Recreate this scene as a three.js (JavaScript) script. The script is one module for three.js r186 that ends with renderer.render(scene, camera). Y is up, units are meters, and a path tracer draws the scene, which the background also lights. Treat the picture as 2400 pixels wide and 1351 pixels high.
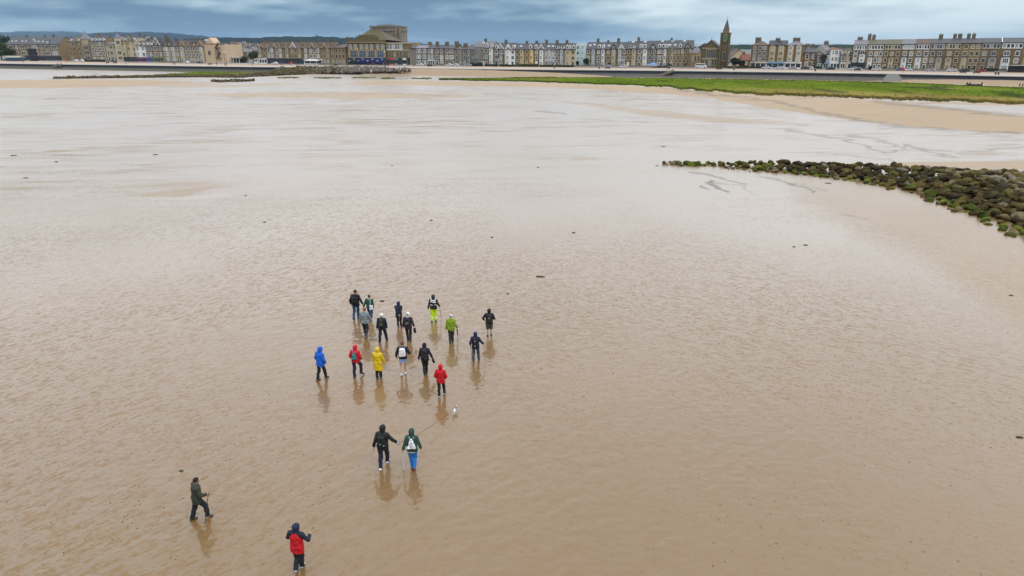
import * as THREE from 'three';
import { mergeGeometries, mergeVertices } from 'three/addons/utils/BufferGeometryUtils.js';

// ---------------------------------------------------------------- camera, sky, sun, exposure
const scene = new THREE.Scene();
const CAM_H = 15, FOCAL = 1680, CX = 1200, CY = 675.5, HORIZON = 104;      // pixels of the 2400 x 1351 photograph
const PITCH = Math.atan((CY - HORIZON) / FOCAL);
const camera = new THREE.PerspectiveCamera(2 * Math.atan(CY / FOCAL) * 180 / Math.PI, 2400 / 1351, 0.5, 30000);
camera.position.set(0, CAM_H, 0);
camera.rotation.x = -PITCH;
const renderer = new THREE.WebGLRenderer({ antialias: true });
renderer.setSize(1024, 576);
renderer.toneMapping = THREE.LinearToneMapping;
renderer.toneMappingExposure = 1.05;
renderer.shadowMap.enabled = true;

function mulberry(a) { return () => { a |= 0; a = a + 0x6D2B79F5 | 0; let t = Math.imul(a ^ a >>> 15, 1 | a); t = t + Math.imul(t ^ t >>> 7, 61 | t) ^ t; return ((t ^ t >>> 14) >>> 0) / 4294967296; }; }
const clamp = (x, a = 0, b = 1) => x < a ? a : x > b ? b : x;
const lerp = (a, b, t) => a + (b - a) * t;
const sstep = (a, b, x) => { const t = clamp((x - a) / (b - a)); return t * t * (3 - 2 * t); };
const NT = new Float32Array(65536); { const r = mulberry(77); for (let i = 0; i < 65536; i++) NT[i] = r(); }
function vn(x, y) {                                                        // value noise, 0..1
  const ix = Math.floor(x), iy = Math.floor(y); let fx = x - ix, fy = y - iy;
  fx = fx * fx * (3 - 2 * fx); fy = fy * fy * (3 - 2 * fy);
  const x0 = ix & 255, x1 = (ix + 1) & 255, y0 = (iy & 255) << 8, y1 = ((iy + 1) & 255) << 8;
  const a = NT[y0 + x0], b = NT[y0 + x1], c = NT[y1 + x0], d = NT[y1 + x1];
  return a + (b - a) * fx + (c - a + (a - b - c + d) * fx) * fy;
}
function fbm(x, y, n = 4) { let s = 0, a = 0.5, t = 0; for (let i = 0; i < n; i++) { s += a * vn(x, y); t += a; a *= 0.5; const nx = x * 1.6 - y * 1.2 + 17.3; y = x * 1.2 + y * 1.6 + 9.1; x = nx; } return s / t; }
const piece = (pts, x) => {                                                // piecewise linear through [[x, y], ...]
  if (x <= pts[0][0]) return pts[0][1];
  for (let i = 1; i < pts.length; i++) if (x <= pts[i][0]) return lerp(pts[i - 1][1], pts[i][1], (x - pts[i - 1][0]) / (pts[i][0] - pts[i - 1][0]));
  return pts[pts.length - 1][1];
};
const srgb = (r, g, b) => new THREE.Color().setRGB(r / 255, g / 255, b / 255, THREE.SRGBColorSpace);

// an overcast sky: dark rain cloud low over the town on the left, pale on the right, brighter overhead
{
  const W = 4096, H = 2048, data = new Float32Array(W * H * 4);
  const DARK = [0.12, 0.225, 0.355], MID = [0.31, 0.45, 0.56], PALE = [0.68, 0.81, 0.86];
  for (let row = 0; row < H; row++) {
    const el = ((row + 0.5) / H - 0.5) * 180;
    for (let col = 0; col < W; col++) {
      const o = (row * W + col) * 4;
      data[o + 3] = 1;
      if (el < -1) { data[o] = 0.2; data[o + 1] = 0.19; data[o + 2] = 0.17; continue; }
      let az = ((col + 0.5) / W - 0.5) * 360 + 90; if (az > 180) az -= 360;
      const e = Math.max(el, 0);
      // 0 dark .. 1 pale, by azimuth: the rain cloud covers the left half, the pale sky the right
      const wrap = Math.abs(az) > 90 ? sstep(90, 180, Math.abs(az)) : 0;
      let base = sstep(-4, 20, az) * (1 - sstep(75, 130, az)) * 0.95;
      base = Math.max(base, 0.4 * sstep(24, 36, -az) * (1 - sstep(40, 80, -az)), 0.15 * wrap);
      const ca = Math.cos(az * Math.PI / 180), sa = Math.sin(az * Math.PI / 180), k = 1 / (0.12 + Math.sin(e * Math.PI / 180));
      const px = sa * k, pz = ca * k;                                       // on a cloud layer overhead
      let n = 0;
      if (e < 14) n = (fbm(az * 0.1 + 3, e * 0.8 + 1.5, 5) - 0.5) * 1.9 + (fbm(az * 0.36 + 40, e * 2.3 + 7, 5) - 0.5) * 0.95;
      const n2 = e > 5 ? (fbm(px * 1.1 + 20, pz * 1.1 + 4, 5) - 0.5) : 0;
      n = lerp(n, n2 * 1.1, sstep(6, 14, e));
      const bandDark = Math.exp(-(((e - 1.15 - 0.18 * Math.sin(az * 0.21)) / 0.55) ** 2)) * sstep(-30, -14, az) * (1 - sstep(-2, 12, az));
      let v = base + n * 0.8 * (1 - 0.35 * base) + 0.2 * sstep(1.6, 3.2, e) * (1 - base) - 0.3 * bandDark + 0.12 * (1 - sstep(0.2, 0.9, e)) * (1 - base);
      v = clamp(v, 0, 1.05);
      // above the rain cloud the overcast brightens, soonest in front of the camera and to the right, where the wet sand mirrors it
      const front = 1 - sstep(46, 78, Math.abs(az - 10)), rise = lerp(sstep(17, 32, e), sstep(3.3, 10.5, e), front);
      const high = lerp(1.36, 1.55, sstep(25, 80, e)) * (0.82 + 0.36 * clamp(0.5 + n)), low = 0.36 * (0.8 + 0.8 * v), grey = sstep(2.5, 12, e);
      for (let c = 0; c < 3; c++) {
        const t = v < 0.45 ? lerp(DARK[c], MID[c], v / 0.45) : lerp(MID[c], PALE[c], (v - 0.45) / 0.55);
        data[o + c] = lerp(lerp(t, low * [0.9, 1, 1.08][c], grey), high * [0.95, 1, 1.055][c], rise);
      }
    }
  }
  const sky = new THREE.DataTexture(data, W, H, THREE.RGBAFormat, THREE.FloatType);
  sky.mapping = THREE.EquirectangularReflectionMapping; sky.magFilter = THREE.LinearFilter; sky.needsUpdate = true;
  scene.background = sky; scene.environment = sky;
}
const sun = new THREE.DirectionalLight(new THREE.Color(1, 0.96, 0.9), 0.8);
sun.position.set(160, 330, 150); sun.castShadow = true; sun.shadow.radius = 45;
Object.assign(sun.shadow.camera, { left: -400, right: 400, top: 400, bottom: -400, near: 1, far: 1500 });
sun.shadow.mapSize.set(4096, 4096);
scene.add(sun); scene.add(sun.target);

// ---------------------------------------------------------------- places: from a pixel of the photograph to a point of the world
const cp = Math.cos(PITCH), sp = Math.sin(PITCH);
function ground(px, py, h = 0) {                                            // where the sight line of a pixel meets the height h
  const X = (px - CX) / FOCAL, Y = (CY - py) / FOCAL, up = Y * cp - sp, fwd = cp + Y * sp, t = (h - CAM_H) / up;
  return new THREE.Vector3(X * t, h, -fwd * t);
}
function pixelOf(x, y, z) {                                                 // and back
  const u = y - CAM_H, yc = u * cp - z * sp, zc = -z * cp - u * sp;
  return [CX + FOCAL * x / zc, CY - FOCAL * yc / zc, zc];
}
const heightAt = (z, py) => { const Y = (CY - py) / FOCAL; return CAM_H + (-z) * (Y * cp - sp) / (cp + Y * sp); };   // height seen at a pixel row at the depth z

// ---------------------------------------------------------------- naming
const names = new Map();
function numbered(n) { const k = names.get(n) || 0; names.set(n, k + 1); return k ? `${n}_${String(k).padStart(3, '0')}` : n; }
function tag(o, label, category, group, kind) {
  if (label) o.userData.label = label;
  if (category) o.userData.category = category;
  if (group) o.userData.group = group;
  if (kind) o.userData.kind = kind;
  return o;
}
function thing(name, label, category, pos, turn = 0, group) {
  const o = new THREE.Group(); o.name = numbered(name); scene.add(o);
  if (pos) o.position.copy(pos.isVector3 ? pos : new THREE.Vector3(...pos));
  o.rotation.y = turn;
  return tag(o, label, category, group);
}
function part(name, geo, mat, parent, kind) {
  const m = new THREE.Mesh(geo, mat); m.name = name; m.castShadow = m.receiveShadow = true;
  (parent || scene).add(m);
  if (!parent) m.name = numbered(name);
  if (kind) m.userData.kind = kind;
  return m;
}
const MAT = (r, g, b, rough = 0.85, more = {}) => new THREE.MeshStandardMaterial({ color: new THREE.Color().setRGB(r, g, b), roughness: rough, ...more });
function box(w, h, d, x = 0, y = 0, z = 0) { const g = new THREE.BoxGeometry(w, h, d); g.translate(x, y, z); return g; }   // centre at x, y, z
function merge(list) { return list.length === 1 ? list[0] : mergeGeometries(list.map((g) => g.index ? g.toNonIndexed() : g), false); }
function tex(w, h, fill, srgbSpace = false) {
  const d = new Uint8Array(w * h * 4);
  for (let y = 0; y < h; y++) for (let x = 0; x < w; x++) { const c = fill(x, y), o = (y * w + x) * 4; d[o] = clamp(c[0]) * 255; d[o + 1] = clamp(c[1]) * 255; d[o + 2] = clamp(c[2]) * 255; d[o + 3] = 255; }
  const t = new THREE.DataTexture(d, w, h); t.magFilter = THREE.LinearFilter; t.minFilter = THREE.LinearMipmapLinearFilter; t.wrapS = t.wrapT = THREE.RepeatWrapping;
  if (srgbSpace) t.colorSpace = THREE.SRGBColorSpace; t.needsUpdate = true;
  return t;
}

// ---------------------------------------------------------------- the sand flat: one sheet out to the horizon, with ripples, water film, drier banks and wrack lines
// bands of the flat, written along the photograph's columns: [upper edge, lower edge, softness, kind amount]
const dryBands = [
  { u: [[0, 188], [200, 187], [330, 188], [470, 194]], l: [[0, 206], [150, 205], [300, 202], [470, 195]], x: [-300, 470], s: 2.2, a: 1.0 },
  { u: [[380, 192], [560, 199], [700, 196]], l: [[380, 206], [560, 204], [700, 197]], x: [380, 700], s: 3, a: 0.45 },
  { u: [[500, 221], [650, 218], [900, 217], [1050, 221]], l: [[500, 224], [650, 228], [850, 231], [1050, 227]], x: [500, 1080], s: 3, a: 0.75 },
  { u: [[940, 150], [960, 160], [1150, 160], [1290, 166], [1420, 177]], l: [[940, 171], [1050, 177], [1150, 178], [1290, 179], [1420, 181]], x: [940, 1430], s: 1.5, a: 0.85 },
  { u: [[850, 190], [1000, 190], [1250, 194], [1400, 199], [1560, 205], [1700, 216], [1800, 222], [1950, 226], [2030, 231], [2400, 272]], l: [[850, 197], [1000, 200], [1250, 203], [1400, 208], [1560, 218], [1700, 236], [1850, 258], [2000, 281], [2150, 298], [2400, 314]], x: [850, 2900], s: 3, a: 1.0 },
  { u: [[1400, 181], [1570, 181], [1900, 186], [2100, 186], [2400, 188]], l: [[1400, 184], [1570, 185], [1900, 190], [2100, 195], [2330, 205], [2400, 209]], x: [1400, 2900], s: 1, a: 1.0 },
  { u: [[1950, 226], [2100, 238], [2400, 243]], l: [[1950, 229], [2100, 241], [2400, 247]], x: [1950, 2900], s: 1.5, a: 0.9 },
  { u: [[1300, 232], [1500, 257], [1700, 276], [1800, 285]], l: [[1300, 236], [1500, 268], [1700, 287], [1800, 290]], x: [1380, 1830], s: 4, a: 0.5 },
  { u: [[2080, 384], [2250, 380], [2400, 378]], l: [[2080, 390], [2250, 396], [2400, 398]], x: [2080, 2900], s: 3, a: 0.7 },
  { u: [[1900, 440], [2050, 455], [2180, 490], [2320, 545], [2400, 580]], l: [[1900, 470], [2000, 520], [2150, 580], [2300, 690], [2400, 760]], x: [1880, 2900], s: 60, a: 0.3 },
  { u: [[340, 455], [420, 445], [500, 433]], l: [[340, 460], [420, 460], [500, 437]], x: [330, 505], s: 6, a: 0.35 },
  { u: [[290, 436], [480, 426]], l: [[290, 440], [480, 434]], x: [290, 480], s: 5, a: 0.2 },
];
const wetBands = [
  { u: [[-300, 164], [300, 166], [420, 168]], l: [[-300, 186], [120, 186], [300, 180], [420, 172]], x: [-300, 430], s: 1.5, a: 1 },
  { u: [[590, 184], [760, 182], [940, 180], [1100, 181], [1300, 181]], l: [[590, 194], [760, 199], [940, 190], [1100, 191], [1300, 193]], x: [560, 1320], s: 3, a: 0.8 },
  { u: [[500, 206], [800, 202], [1100, 201], [1400, 212]], l: [[500, 214], [800, 215], [1100, 214], [1400, 222]], x: [480, 1420], s: 4, a: 0.6 },
  { u: [[1550, 203], [1640, 207], [1760, 217]], l: [[1550, 207], [1640, 213], [1760, 219]], x: [1540, 1770], s: 1.5, a: 1 },
  { u: [[2000, 229], [2100, 238], [2400, 246]], l: [[2000, 236], [2100, 250], [2400, 268]], x: [1990, 2900], s: 2.5, a: 1 },
  { u: [[1230, 240], [1500, 240], [1750, 262], [2000, 292], [2200, 312], [2400, 326]], l: [[1230, 330], [1500, 372], [1750, 386], [2000, 392], [2200, 384], [2400, 376]], x: [1180, 2900], s: 22, a: 0.85 },
  { u: [[1480, 384], [1600, 396], [1900, 425], [2100, 460]], l: [[1480, 470], [1700, 560], [1950, 560], [2100, 500]], x: [1440, 2120], s: 40, a: 0.6 },
  { u: [[0, 290], [600, 270], [1000, 290]], l: [[0, 420], [500, 400], [1000, 360]], x: [-300, 1050], s: 50, a: 0.45 },
  { u: [[340, 461], [440, 460], [520, 450]], l: [[340, 466], [440, 466], [520, 460]], x: [340, 520], s: 3, a: 0.9 },
  { u: [[900, 380], [1200, 400], [1500, 390]], l: [[900, 470], [1200, 520], [1500, 470]], x: [850, 1550], s: 45, a: 0.5 },
];
function bandSum(bands, px, py) {
  let v = 0;
  for (const b of bands) {
    if (px < b.x[0] - 60 || px > b.x[1] + 60) continue;
    const u = piece(b.u, px), l = piece(b.l, px);
    if (py < u - b.s || py > l + b.s) continue;
    const k = b.a * sstep(u - b.s, u + b.s * 0.6, py) * (1 - sstep(l - b.s * 0.6, l + b.s, py)) * sstep(b.x[0] - 60, b.x[0] + 30, px) * (1 - sstep(b.x[1] - 30, b.x[1] + 60, px));
    if (k > v) v = k;
  }
  return v;
}
// dark lines of weed and mud left on the flat: [points in the photograph], width in pixels, strength
const wrack = [
  [[[1830, 305], [1880, 312], [1930, 318], [1980, 325], [2030, 345], [2080, 360], [2130, 340], [2200, 360], [2240, 370]], 1.6, 0.6], [[[1990, 318], [2060, 330], [2110, 342]], 1.8, 0.5], [[[1265, 262], [1300, 265], [1330, 271]], 1.4, 0.8],
  [[[1620, 404], [1670, 412], [1690, 418], [1740, 434]], 1.3, 0.65], [[[1645, 436], [1655, 440]], 1.6, 0.8], [[[1660, 427], [1680, 436], [1700, 446]], 2.0, 0.85], [[[1665, 430], [1740, 436], [1770, 458]], 1, 0.35],
  [[[1775, 414], [1820, 420], [1850, 430]], 1.2, 0.5], [[[1840, 426], [1890, 438], [1905, 448]], 1.6, 0.8], [[[1880, 430], [1930, 446]], 1, 0.4],
  [[[2130, 345], [2200, 350], [2260, 362]], 1.2, 0.4], [[[2050, 238], [2180, 250], [2300, 262], [2400, 270]], 2.6, 0.5], [[[1850, 226], [1900, 231], [1960, 226]], 1.2, 0.4],
  [[[1560, 206], [1700, 226], [1800, 234], [1930, 266], [2010, 280], [2130, 297], [2250, 305], [2390, 313]], 1.7, 0.55], [[[2060, 302], [2130, 297]], 1.4, 0.4],
  [[[120, 185], [190, 181], [240, 177], [213, 172], [205, 168]], 0.8, 0.9], [[[130, 184], [200, 179], [192, 170]], 0.6, 0.7], [[[1130, 220], [1250, 232], [1500, 253]], 0.8, 0.35], [[[560, 215], [700, 216], [900, 218], [1050, 224]], 0.8, 0.45],
  [[[1960, 360], [2080, 372], [2110, 388]], 1, 0.4], [[[2260, 358], [2340, 352], [2400, 346]], 1.2, 0.4], [[[1540, 345], [1600, 345], [1650, 348]], 1.2, 0.3], [[[1970, 500], [2040, 514]], 1, 0.4],
];
const wrackBoxes = wrack.map(([pts, w, a]) => ({ pts, w, a, x0: Math.min(...pts.map((p) => p[0])) - 12, x1: Math.max(...pts.map((p) => p[0])) + 12, y0: Math.min(...pts.map((p) => p[1])) - 12, y1: Math.max(...pts.map((p) => p[1])) + 12 }));
function wrackAt(px, py) {
  let v = 0;
  for (const w of wrackBoxes) {
    if (px < w.x0 || px > w.x1 || py < w.y0 || py > w.y1) continue;
    for (let i = 1; i < w.pts.length; i++) {
      const [ax, ay] = w.pts[i - 1], [bx, by] = w.pts[i], dx = bx - ax, dy = by - ay, t = clamp(((px - ax) * dx + (py - ay) * dy) / (dx * dx + dy * dy));
      const ex = px - ax - dx * t, ey = py - ay - dy * t, d = Math.sqrt(ex * ex * 0.5 + ey * ey);
      if (d < w.w * 2.5) v = Math.max(v, w.a * (1 - sstep(w.w * 0.5, w.w * 2.5, d)));
    }
  }
  return v;
}
const SAND = [0.18, 0.098, 0.026], DRY = [0.365, 0.252, 0.145], SILT = [0.09, 0.075, 0.055];
const rot = (a) => [Math.cos(a), Math.sin(a)];
const [c1, s1] = rot(0.92), [c2, s2] = rot(-0.62), [c3, s3] = rot(0.08);
function sandAt(x, z, fine) {                                               // [r, g, b, wetness, gloss roughness]
  const d = Math.hypot(x, z) + 0.01, [px, py] = z < -5 ? pixelOf(x, 0, z) : [1200, 2000];
  // warp the edges of the bands so that they look drawn by water
  const wx = (fbm(x * 0.05, z * 0.05 + 30, 3) - 0.5) * 60, wy = (fbm(x * 0.035 + 70, z * 0.012, 4) - 0.5) * Math.min(16, 900 / d);
  const dry = bandSum(dryBands, px + wx, py + wy), wet0 = bandSum(wetBands, px + wx, py + wy);
  const patch = fbm(x * 0.021 + 5, z * 0.012 + 11, 4);
  const big = fbm(x * 0.07 + 50, z * 0.045 + 3, 4);
  let wet = clamp(0.5 + 0.5 * wet0 + (patch - 0.5) * 0.9 + (big - 0.5) * 0.5 - dry * 0.9);
  // ripples: their crests stand up out of the water film
  const side = sstep(-9, 9, x + (vn(x * 0.06, z * 0.06) - 0.5) * 18), jit = (vn(x * 0.8, z * 0.8) - 0.5) * 0.35;
  const ra = vn((x * c1 - z * s1) * 2.9 + jit, (x * s1 + z * c1) * 9 + jit * 3) * 0.5 + vn((x * c1 - z * s1) * 6.5 + 9, (x * s1 + z * c1) * 19) * 0.5;
  const rb = vn((x * c2 - z * s2) * 3 + 33 + jit, (x * s2 + z * c2) * 9.5 + jit * 3) * 0.5 + vn((x * c2 - z * s2) * 7 + 5, (x * s2 + z * c2) * 20) * 0.5;
  const far = vn((x * c3 - z * s3) * 0.34 + 3, (x * s3 + z * c3) * 1.35) * 0.5 + vn((x * c3 - z * s3) * 0.13 + 13, (x * s3 + z * c3) * 0.5) * 0.5;
  const grain = fine ? vn(x * 21, z * 27) : 0.5, mid = vn(x * 9 + 3, z * 12);
  const rip = lerp(lerp(ra, rb, side), far, sstep(45, 150, d));
  const amp = lerp(0.35, 1.35, sstep(0.25, 0.75, fbm(x * 0.075 + 31, z * 0.06, 3)));                     // smooth films here, sharper ripples there
  let h = clamp(0.5 + ((rip - 0.5) * 1.15 + (mid - 0.5) * 0.45) * amp + (grain - 0.5) * 0.3);
  const film = clamp(0.74 + (wet - 0.5) * 0.6 - (h - 0.5) * 1.7 + 0.12 * sstep(25, 90, d));                               // 1 in the water film, 0 on the crests
  const qx = (fbm(x * 0.22 + 8, z * 0.3, 3) - 0.5) * 46, qy = (fbm(x * 0.3, z * 0.4 + 20, 3) - 0.5) * 11;
  const wk = wrackAt(px + qx, py + qy) * sstep(0.2, 0.42, fbm(x * 0.35, z * 0.9, 3) * 0.6 + vn(x * 1.7, z * 2.1) * 0.4);
  const tone = 1 + (h - 0.5) * 0.12 + (big - 0.5) * 0.14 + (patch - 0.5) * 0.12 - film * 0.05;
  const cast = fine && vn(x * 9 + 100, z * 9) > 0.93 ? 0.82 : 1;
  const out = [0, 0, 0, 0, 0, clamp(1 - dry * 0.9)];
  const pinkish = (vn(x * 0.03 + 9, z * 0.03) - 0.5) * 0.06;
  for (let c = 0; c < 3; c++) out[c] = lerp(lerp(SAND[c] * (1 + (c === 1 ? -pinkish : pinkish * 0.6)), DRY[c], dry), SILT[c], wk) * tone * cast;
  out[3] = clamp(film * (1 - dry * 0.97) * (1 - wk));
  out[4] = clamp(lerp(0.05, 0.24, sstep(22, 90, d)) + dry * 0.3 + (1 - wet) * 0.06);
  return out;
}
function sandZone(x0, x1, z0, z1, n, bump, fine, roughness) {                          // z0 far, z1 near
  const col = new Uint8Array(n * n * 4), dat = new Uint8Array(n * n * 4);
  const enc = (v) => { v = clamp(v * 1.6); return 255 * (v <= 0.0031308 ? v * 12.92 : 1.055 * Math.pow(v, 1 / 2.4) - 0.055); };
  for (let j = 0; j < n; j++) for (let i = 0; i < n; i++) {
    const s = sandAt(lerp(x0, x1, (i + 0.5) / n), lerp(z1, z0, (j + 0.5) / n), fine), o = (j * n + i) * 4;
    col[o] = enc(s[0]); col[o + 1] = enc(s[1]); col[o + 2] = enc(s[2]); col[o + 3] = 255;
    dat[o] = s[3] * 255; dat[o + 1] = s[4] * 255; dat[o + 2] = 0; dat[o + 3] = 255 * s[5];
  }
  const t = (d, s) => { const q = new THREE.DataTexture(d, n, n); q.magFilter = THREE.LinearFilter; if (s) q.colorSpace = THREE.SRGBColorSpace; q.needsUpdate = true; return q; };
  const data = t(dat, false);
  return new THREE.MeshPhysicalMaterial({ name: 'wet sand', color: new THREE.Color(0.625, 0.625, 0.625), map: t(col, true), roughness, bumpMap: data, bumpScale: -bump, specularIntensityMap: data, clearcoat: 1, clearcoatMap: data, clearcoatRoughness: 1, clearcoatRoughnessMap: data });
}
const N_TEX = globalThis.__quick ? 512 : 2048;
const Z1 = [-38, 38, -46, -10], Z2 = [-90, 90, -122, -46], Z3 = [-350, 350, -480, -122];
{
  const mats = [sandZone(...Z1, N_TEX, 0.008, true, 0.42), sandZone(...Z2, N_TEX, 0.008, true, 0.42), sandZone(...Z3, N_TEX, 0.008, false, 0.42),
    new THREE.MeshPhysicalMaterial({ name: 'sand', color: new THREE.Color().setRGB(...SAND), roughness: 0.42, clearcoat: 0.8, clearcoatRoughness: 0.26 })];
  const RX = [-17, 13], RZ = [-45, -15.5];                                    // here the sheet itself is rippled, where the film mirrors the walkers
  const rects = [[Z1[0], RX[0], Z1[2], Z1[3], 0], [RX[1], Z1[1], Z1[2], Z1[3], 0], [RX[0], RX[1], Z1[2], RZ[0], 0], [RX[0], RX[1], RZ[1], Z1[3], 0], [...Z2, 1], [...Z3, 2], [-9000, -350, -12000, 3000, 3], [350, 9000, -12000, 3000, 3], [-350, 350, -12000, -480, 3], [-350, 350, -10, 3000, 3],
    [-350, -90, -122, -10, 3], [90, 350, -122, -10, 3], [-90, -38, -46, -10, 3], [38, 90, -46, -10, 3]];
  const pos = [], nor = [], uv = [], idx = [], g = new THREE.BufferGeometry();
  rects.forEach(([x0, x1, z0, z1, m], k) => {
    pos.push(x0, 0, z1, x1, 0, z1, x1, 0, z0, x0, 0, z0); for (let i = 0; i < 4; i++) nor.push(0, 1, 0);
    if (m === 0) { const U = (x) => (x - Z1[0]) / (Z1[1] - Z1[0]), V = (z) => (Z1[3] - z) / (Z1[3] - Z1[2]); uv.push(U(x0), V(z1), U(x1), V(z1), U(x1), V(z0), U(x0), V(z0)); } else uv.push(0, 0, 1, 0, 1, 1, 0, 1);
    idx.push(k * 4, k * 4 + 1, k * 4 + 2, k * 4, k * 4 + 2, k * 4 + 3); g.addGroup(k * 6, 6, m);
  });
  {
    const step = 0.055, nx = Math.round((RX[1] - RX[0]) / step), nz = Math.round((RZ[1] - RZ[0]) / step), base = pos.length / 3, at = idx.length;
    const [ca, sa] = rot(0.75), hgt = (x, z) => { const e = clamp(Math.min(x - RX[0], RX[1] - x, z - RZ[0], RZ[1] - z) / 1.5), u = x * ca - z * sa, v = x * sa + z * ca, j = vn(x * 0.7, z * 0.7) * 0.8; return e * (0.014 * (vn(u * 1.3 + j, v * 3.4 + j) - 0.5) + 0.0062 * (vn(x * 4.4, z * 6.6) - 0.5) + 0.0075 * (vn(x * 1.7 + 40, z * 4.6) - 0.5)) * (0.5 + 0.9 * vn(x * 0.22 + 7, z * 0.22)); };
    for (let j = 0; j <= nz; j++) for (let i = 0; i <= nx; i++) {
      const x = lerp(RX[0], RX[1], i / nx), z = lerp(RZ[0], RZ[1], j / nz), d = 0.03, gx = (hgt(x + d, z) - hgt(x - d, z)) / (2 * d), gz = (hgt(x, z + d) - hgt(x, z - d)) / (2 * d), l = Math.hypot(gx, 1, gz);
      pos.push(x, hgt(x, z), z); nor.push(-gx / l, 1 / l, -gz / l); uv.push((x - Z1[0]) / (Z1[1] - Z1[0]), (Z1[3] - z) / (Z1[3] - Z1[2]));
    }
    for (let j = 0; j < nz; j++) for (let i = 0; i < nx; i++) { const q = base + j * (nx + 1) + i, w = q + nx + 1; idx.push(q, w, q + 1, w, w + 1, q + 1); }
    g.addGroup(at, idx.length - at, 0);
  }
  g.setAttribute('position', new THREE.Float32BufferAttribute(pos, 3)); g.setAttribute('normal', new THREE.Float32BufferAttribute(nor, 3)); g.setAttribute('uv', new THREE.Float32BufferAttribute(uv, 2)); g.setIndex(idx);
  part('sand', g, mats, null, 'structure');
}

// ---------------------------------------------------------------- sea wall, promenade, road
const P = 3;                                                                // the promenade lies three metres above the flat
const wallTopPx = [[-260, 145.5], [0, 148.7], [300, 152.7], [600, 157], [760, 157.6], [900, 159], [1050, 160.6], [1150, 162], [1270, 163], [1570, 165.6], [1880, 169.6], [2150, 173.8], [2400, 179], [2700, 186]];
const basePx = [[-260, 138.2], [0, 141], [160, 142.5], [320, 145], [610, 149], [820, 152], [970, 152.6], [1300, 155.4], [1620, 158], [1760, 159.4], [1990, 162.3], [2400, 168], [2700, 173]];
const wallLine = [], frontLine = [];
for (let x = -260; x <= 2700; x += 40) { wallLine.push(ground(x, piece(wallTopPx, x), P)); frontLine.push(ground(x, piece(basePx, x), P)); }
const smooth = (line) => { for (let k = 0; k < 4; k++) { const c = line.map((v) => v.clone()); for (let i = 1; i < c.length - 1; i++) line[i].copy(c[i - 1]).add(c[i + 1]).multiplyScalar(0.25).addScaledVector(c[i], 0.5); } };
smooth(wallLine); smooth(frontLine);
const seaward = (line, i) => { const a = line[Math.max(0, i - 1)], b = line[Math.min(line.length - 1, i + 1)], n = new THREE.Vector3(-(b.z - a.z), 0, b.x - a.x).normalize(); return n.z < 0 ? n.negate() : n; };
function strip(line, section, from = 0, to = line.length - 1, uvScale = 1) {   // a section of [seaward offset, height] swept along the line
  const pos = [], uv = [], idx = []; let run = 0; const m = section.length;
  for (let i = from; i <= to; i++) {
    const n = seaward(line, i); if (i > from) run += line[i].distanceTo(line[i - 1]);
    let v = 0;
    section.forEach(([o, h], k) => { if (k) v += Math.hypot(o - section[k - 1][0], h - section[k - 1][1]); pos.push(line[i].x + n.x * o, h, line[i].z + n.z * o); uv.push(run * uvScale, v * uvScale); });
  }
  for (let i = 0; i < to - from; i++) for (let k = 0; k < m - 1; k++) { const a = i * m + k, b = a + m; idx.push(a, b, a + 1, b, b + 1, a + 1); }
  const g = new THREE.BufferGeometry(); g.setAttribute('position', new THREE.Float32BufferAttribute(pos, 3)); g.setAttribute('uv', new THREE.Float32BufferAttribute(uv, 2)); g.setIndex(idx);
  const f = g.toNonIndexed(); f.computeVertexNormals(); return f;
}
function between(a, b, h, from = 0, to = a.length - 1, offA = 0, offB = 0) {   // a level sheet from line a to line b
  const pos = [], uv = [], idx = [];
  for (let i = from; i <= to; i++) { const na = seaward(a, i), nb = seaward(b, i); const A = a[i].clone().addScaledVector(na, offA), B = b[i].clone().addScaledVector(nb, offB); pos.push(A.x, h, A.z, B.x, h, B.z); uv.push(A.x, A.z, B.x, B.z); }
  for (let i = 0; i < to - from; i++) idx.push(i * 2, i * 2 + 2, i * 2 + 1, i * 2 + 2, i * 2 + 3, i * 2 + 1);
  const g = new THREE.BufferGeometry(); g.setAttribute('position', new THREE.Float32BufferAttribute(pos, 3)); g.setAttribute('uv', new THREE.Float32BufferAttribute(uv, 2)); g.setIndex(idx); g.computeVertexNormals(); return g;
}
const mottle = tex(256, 256, (x, y) => { const v = 0.72 + 0.28 * (fbm(x * 0.06, y * 0.06, 4) * 0.7 + vn(x * 0.5, y * 0.5) * 0.3); return [v, v, v]; });
mottle.repeat.set(0.12, 0.12);
const streaky = tex(512, 128, (x, y) => { const v = 0.45 + 0.55 * clamp(fbm(x * 0.09, y * 0.035, 4) * 1.3 - 0.1) * (0.8 + 0.2 * vn(x * 0.8, y * 0.3)); return [v, v * 0.98, v * 0.93]; });
streaky.repeat.set(0.02, 0.3);
const M = {
  wallFace: MAT(0.045, 0.05, 0.075, 0.75, { map: streaky }), apron: MAT(0.105, 0.098, 0.088, 0.8, { map: streaky }), apronGreen: MAT(0.075, 0.072, 0.042, 0.85, { map: streaky }),  // wallFace: stains plus shade under the overhang, both put into the dark colour
  concrete: MAT(0.52, 0.5, 0.46, 0.8, { map: mottle }), paving: MAT(0.46, 0.33, 0.24, 0.8, { map: mottle }), asphalt: MAT(0.06, 0.06, 0.062, 0.8, { map: mottle }), lawn: MAT(0.1, 0.12, 0.04, 0.9, { map: mottle }),
  town: MAT(0.16, 0.15, 0.13, 0.9, { map: mottle }), white: MAT(0.8, 0.8, 0.78, 0.6), black: MAT(0.02, 0.02, 0.022, 0.5), steel: MAT(0.35, 0.36, 0.37, 0.4, { metalness: 0.6 }),
};
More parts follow.
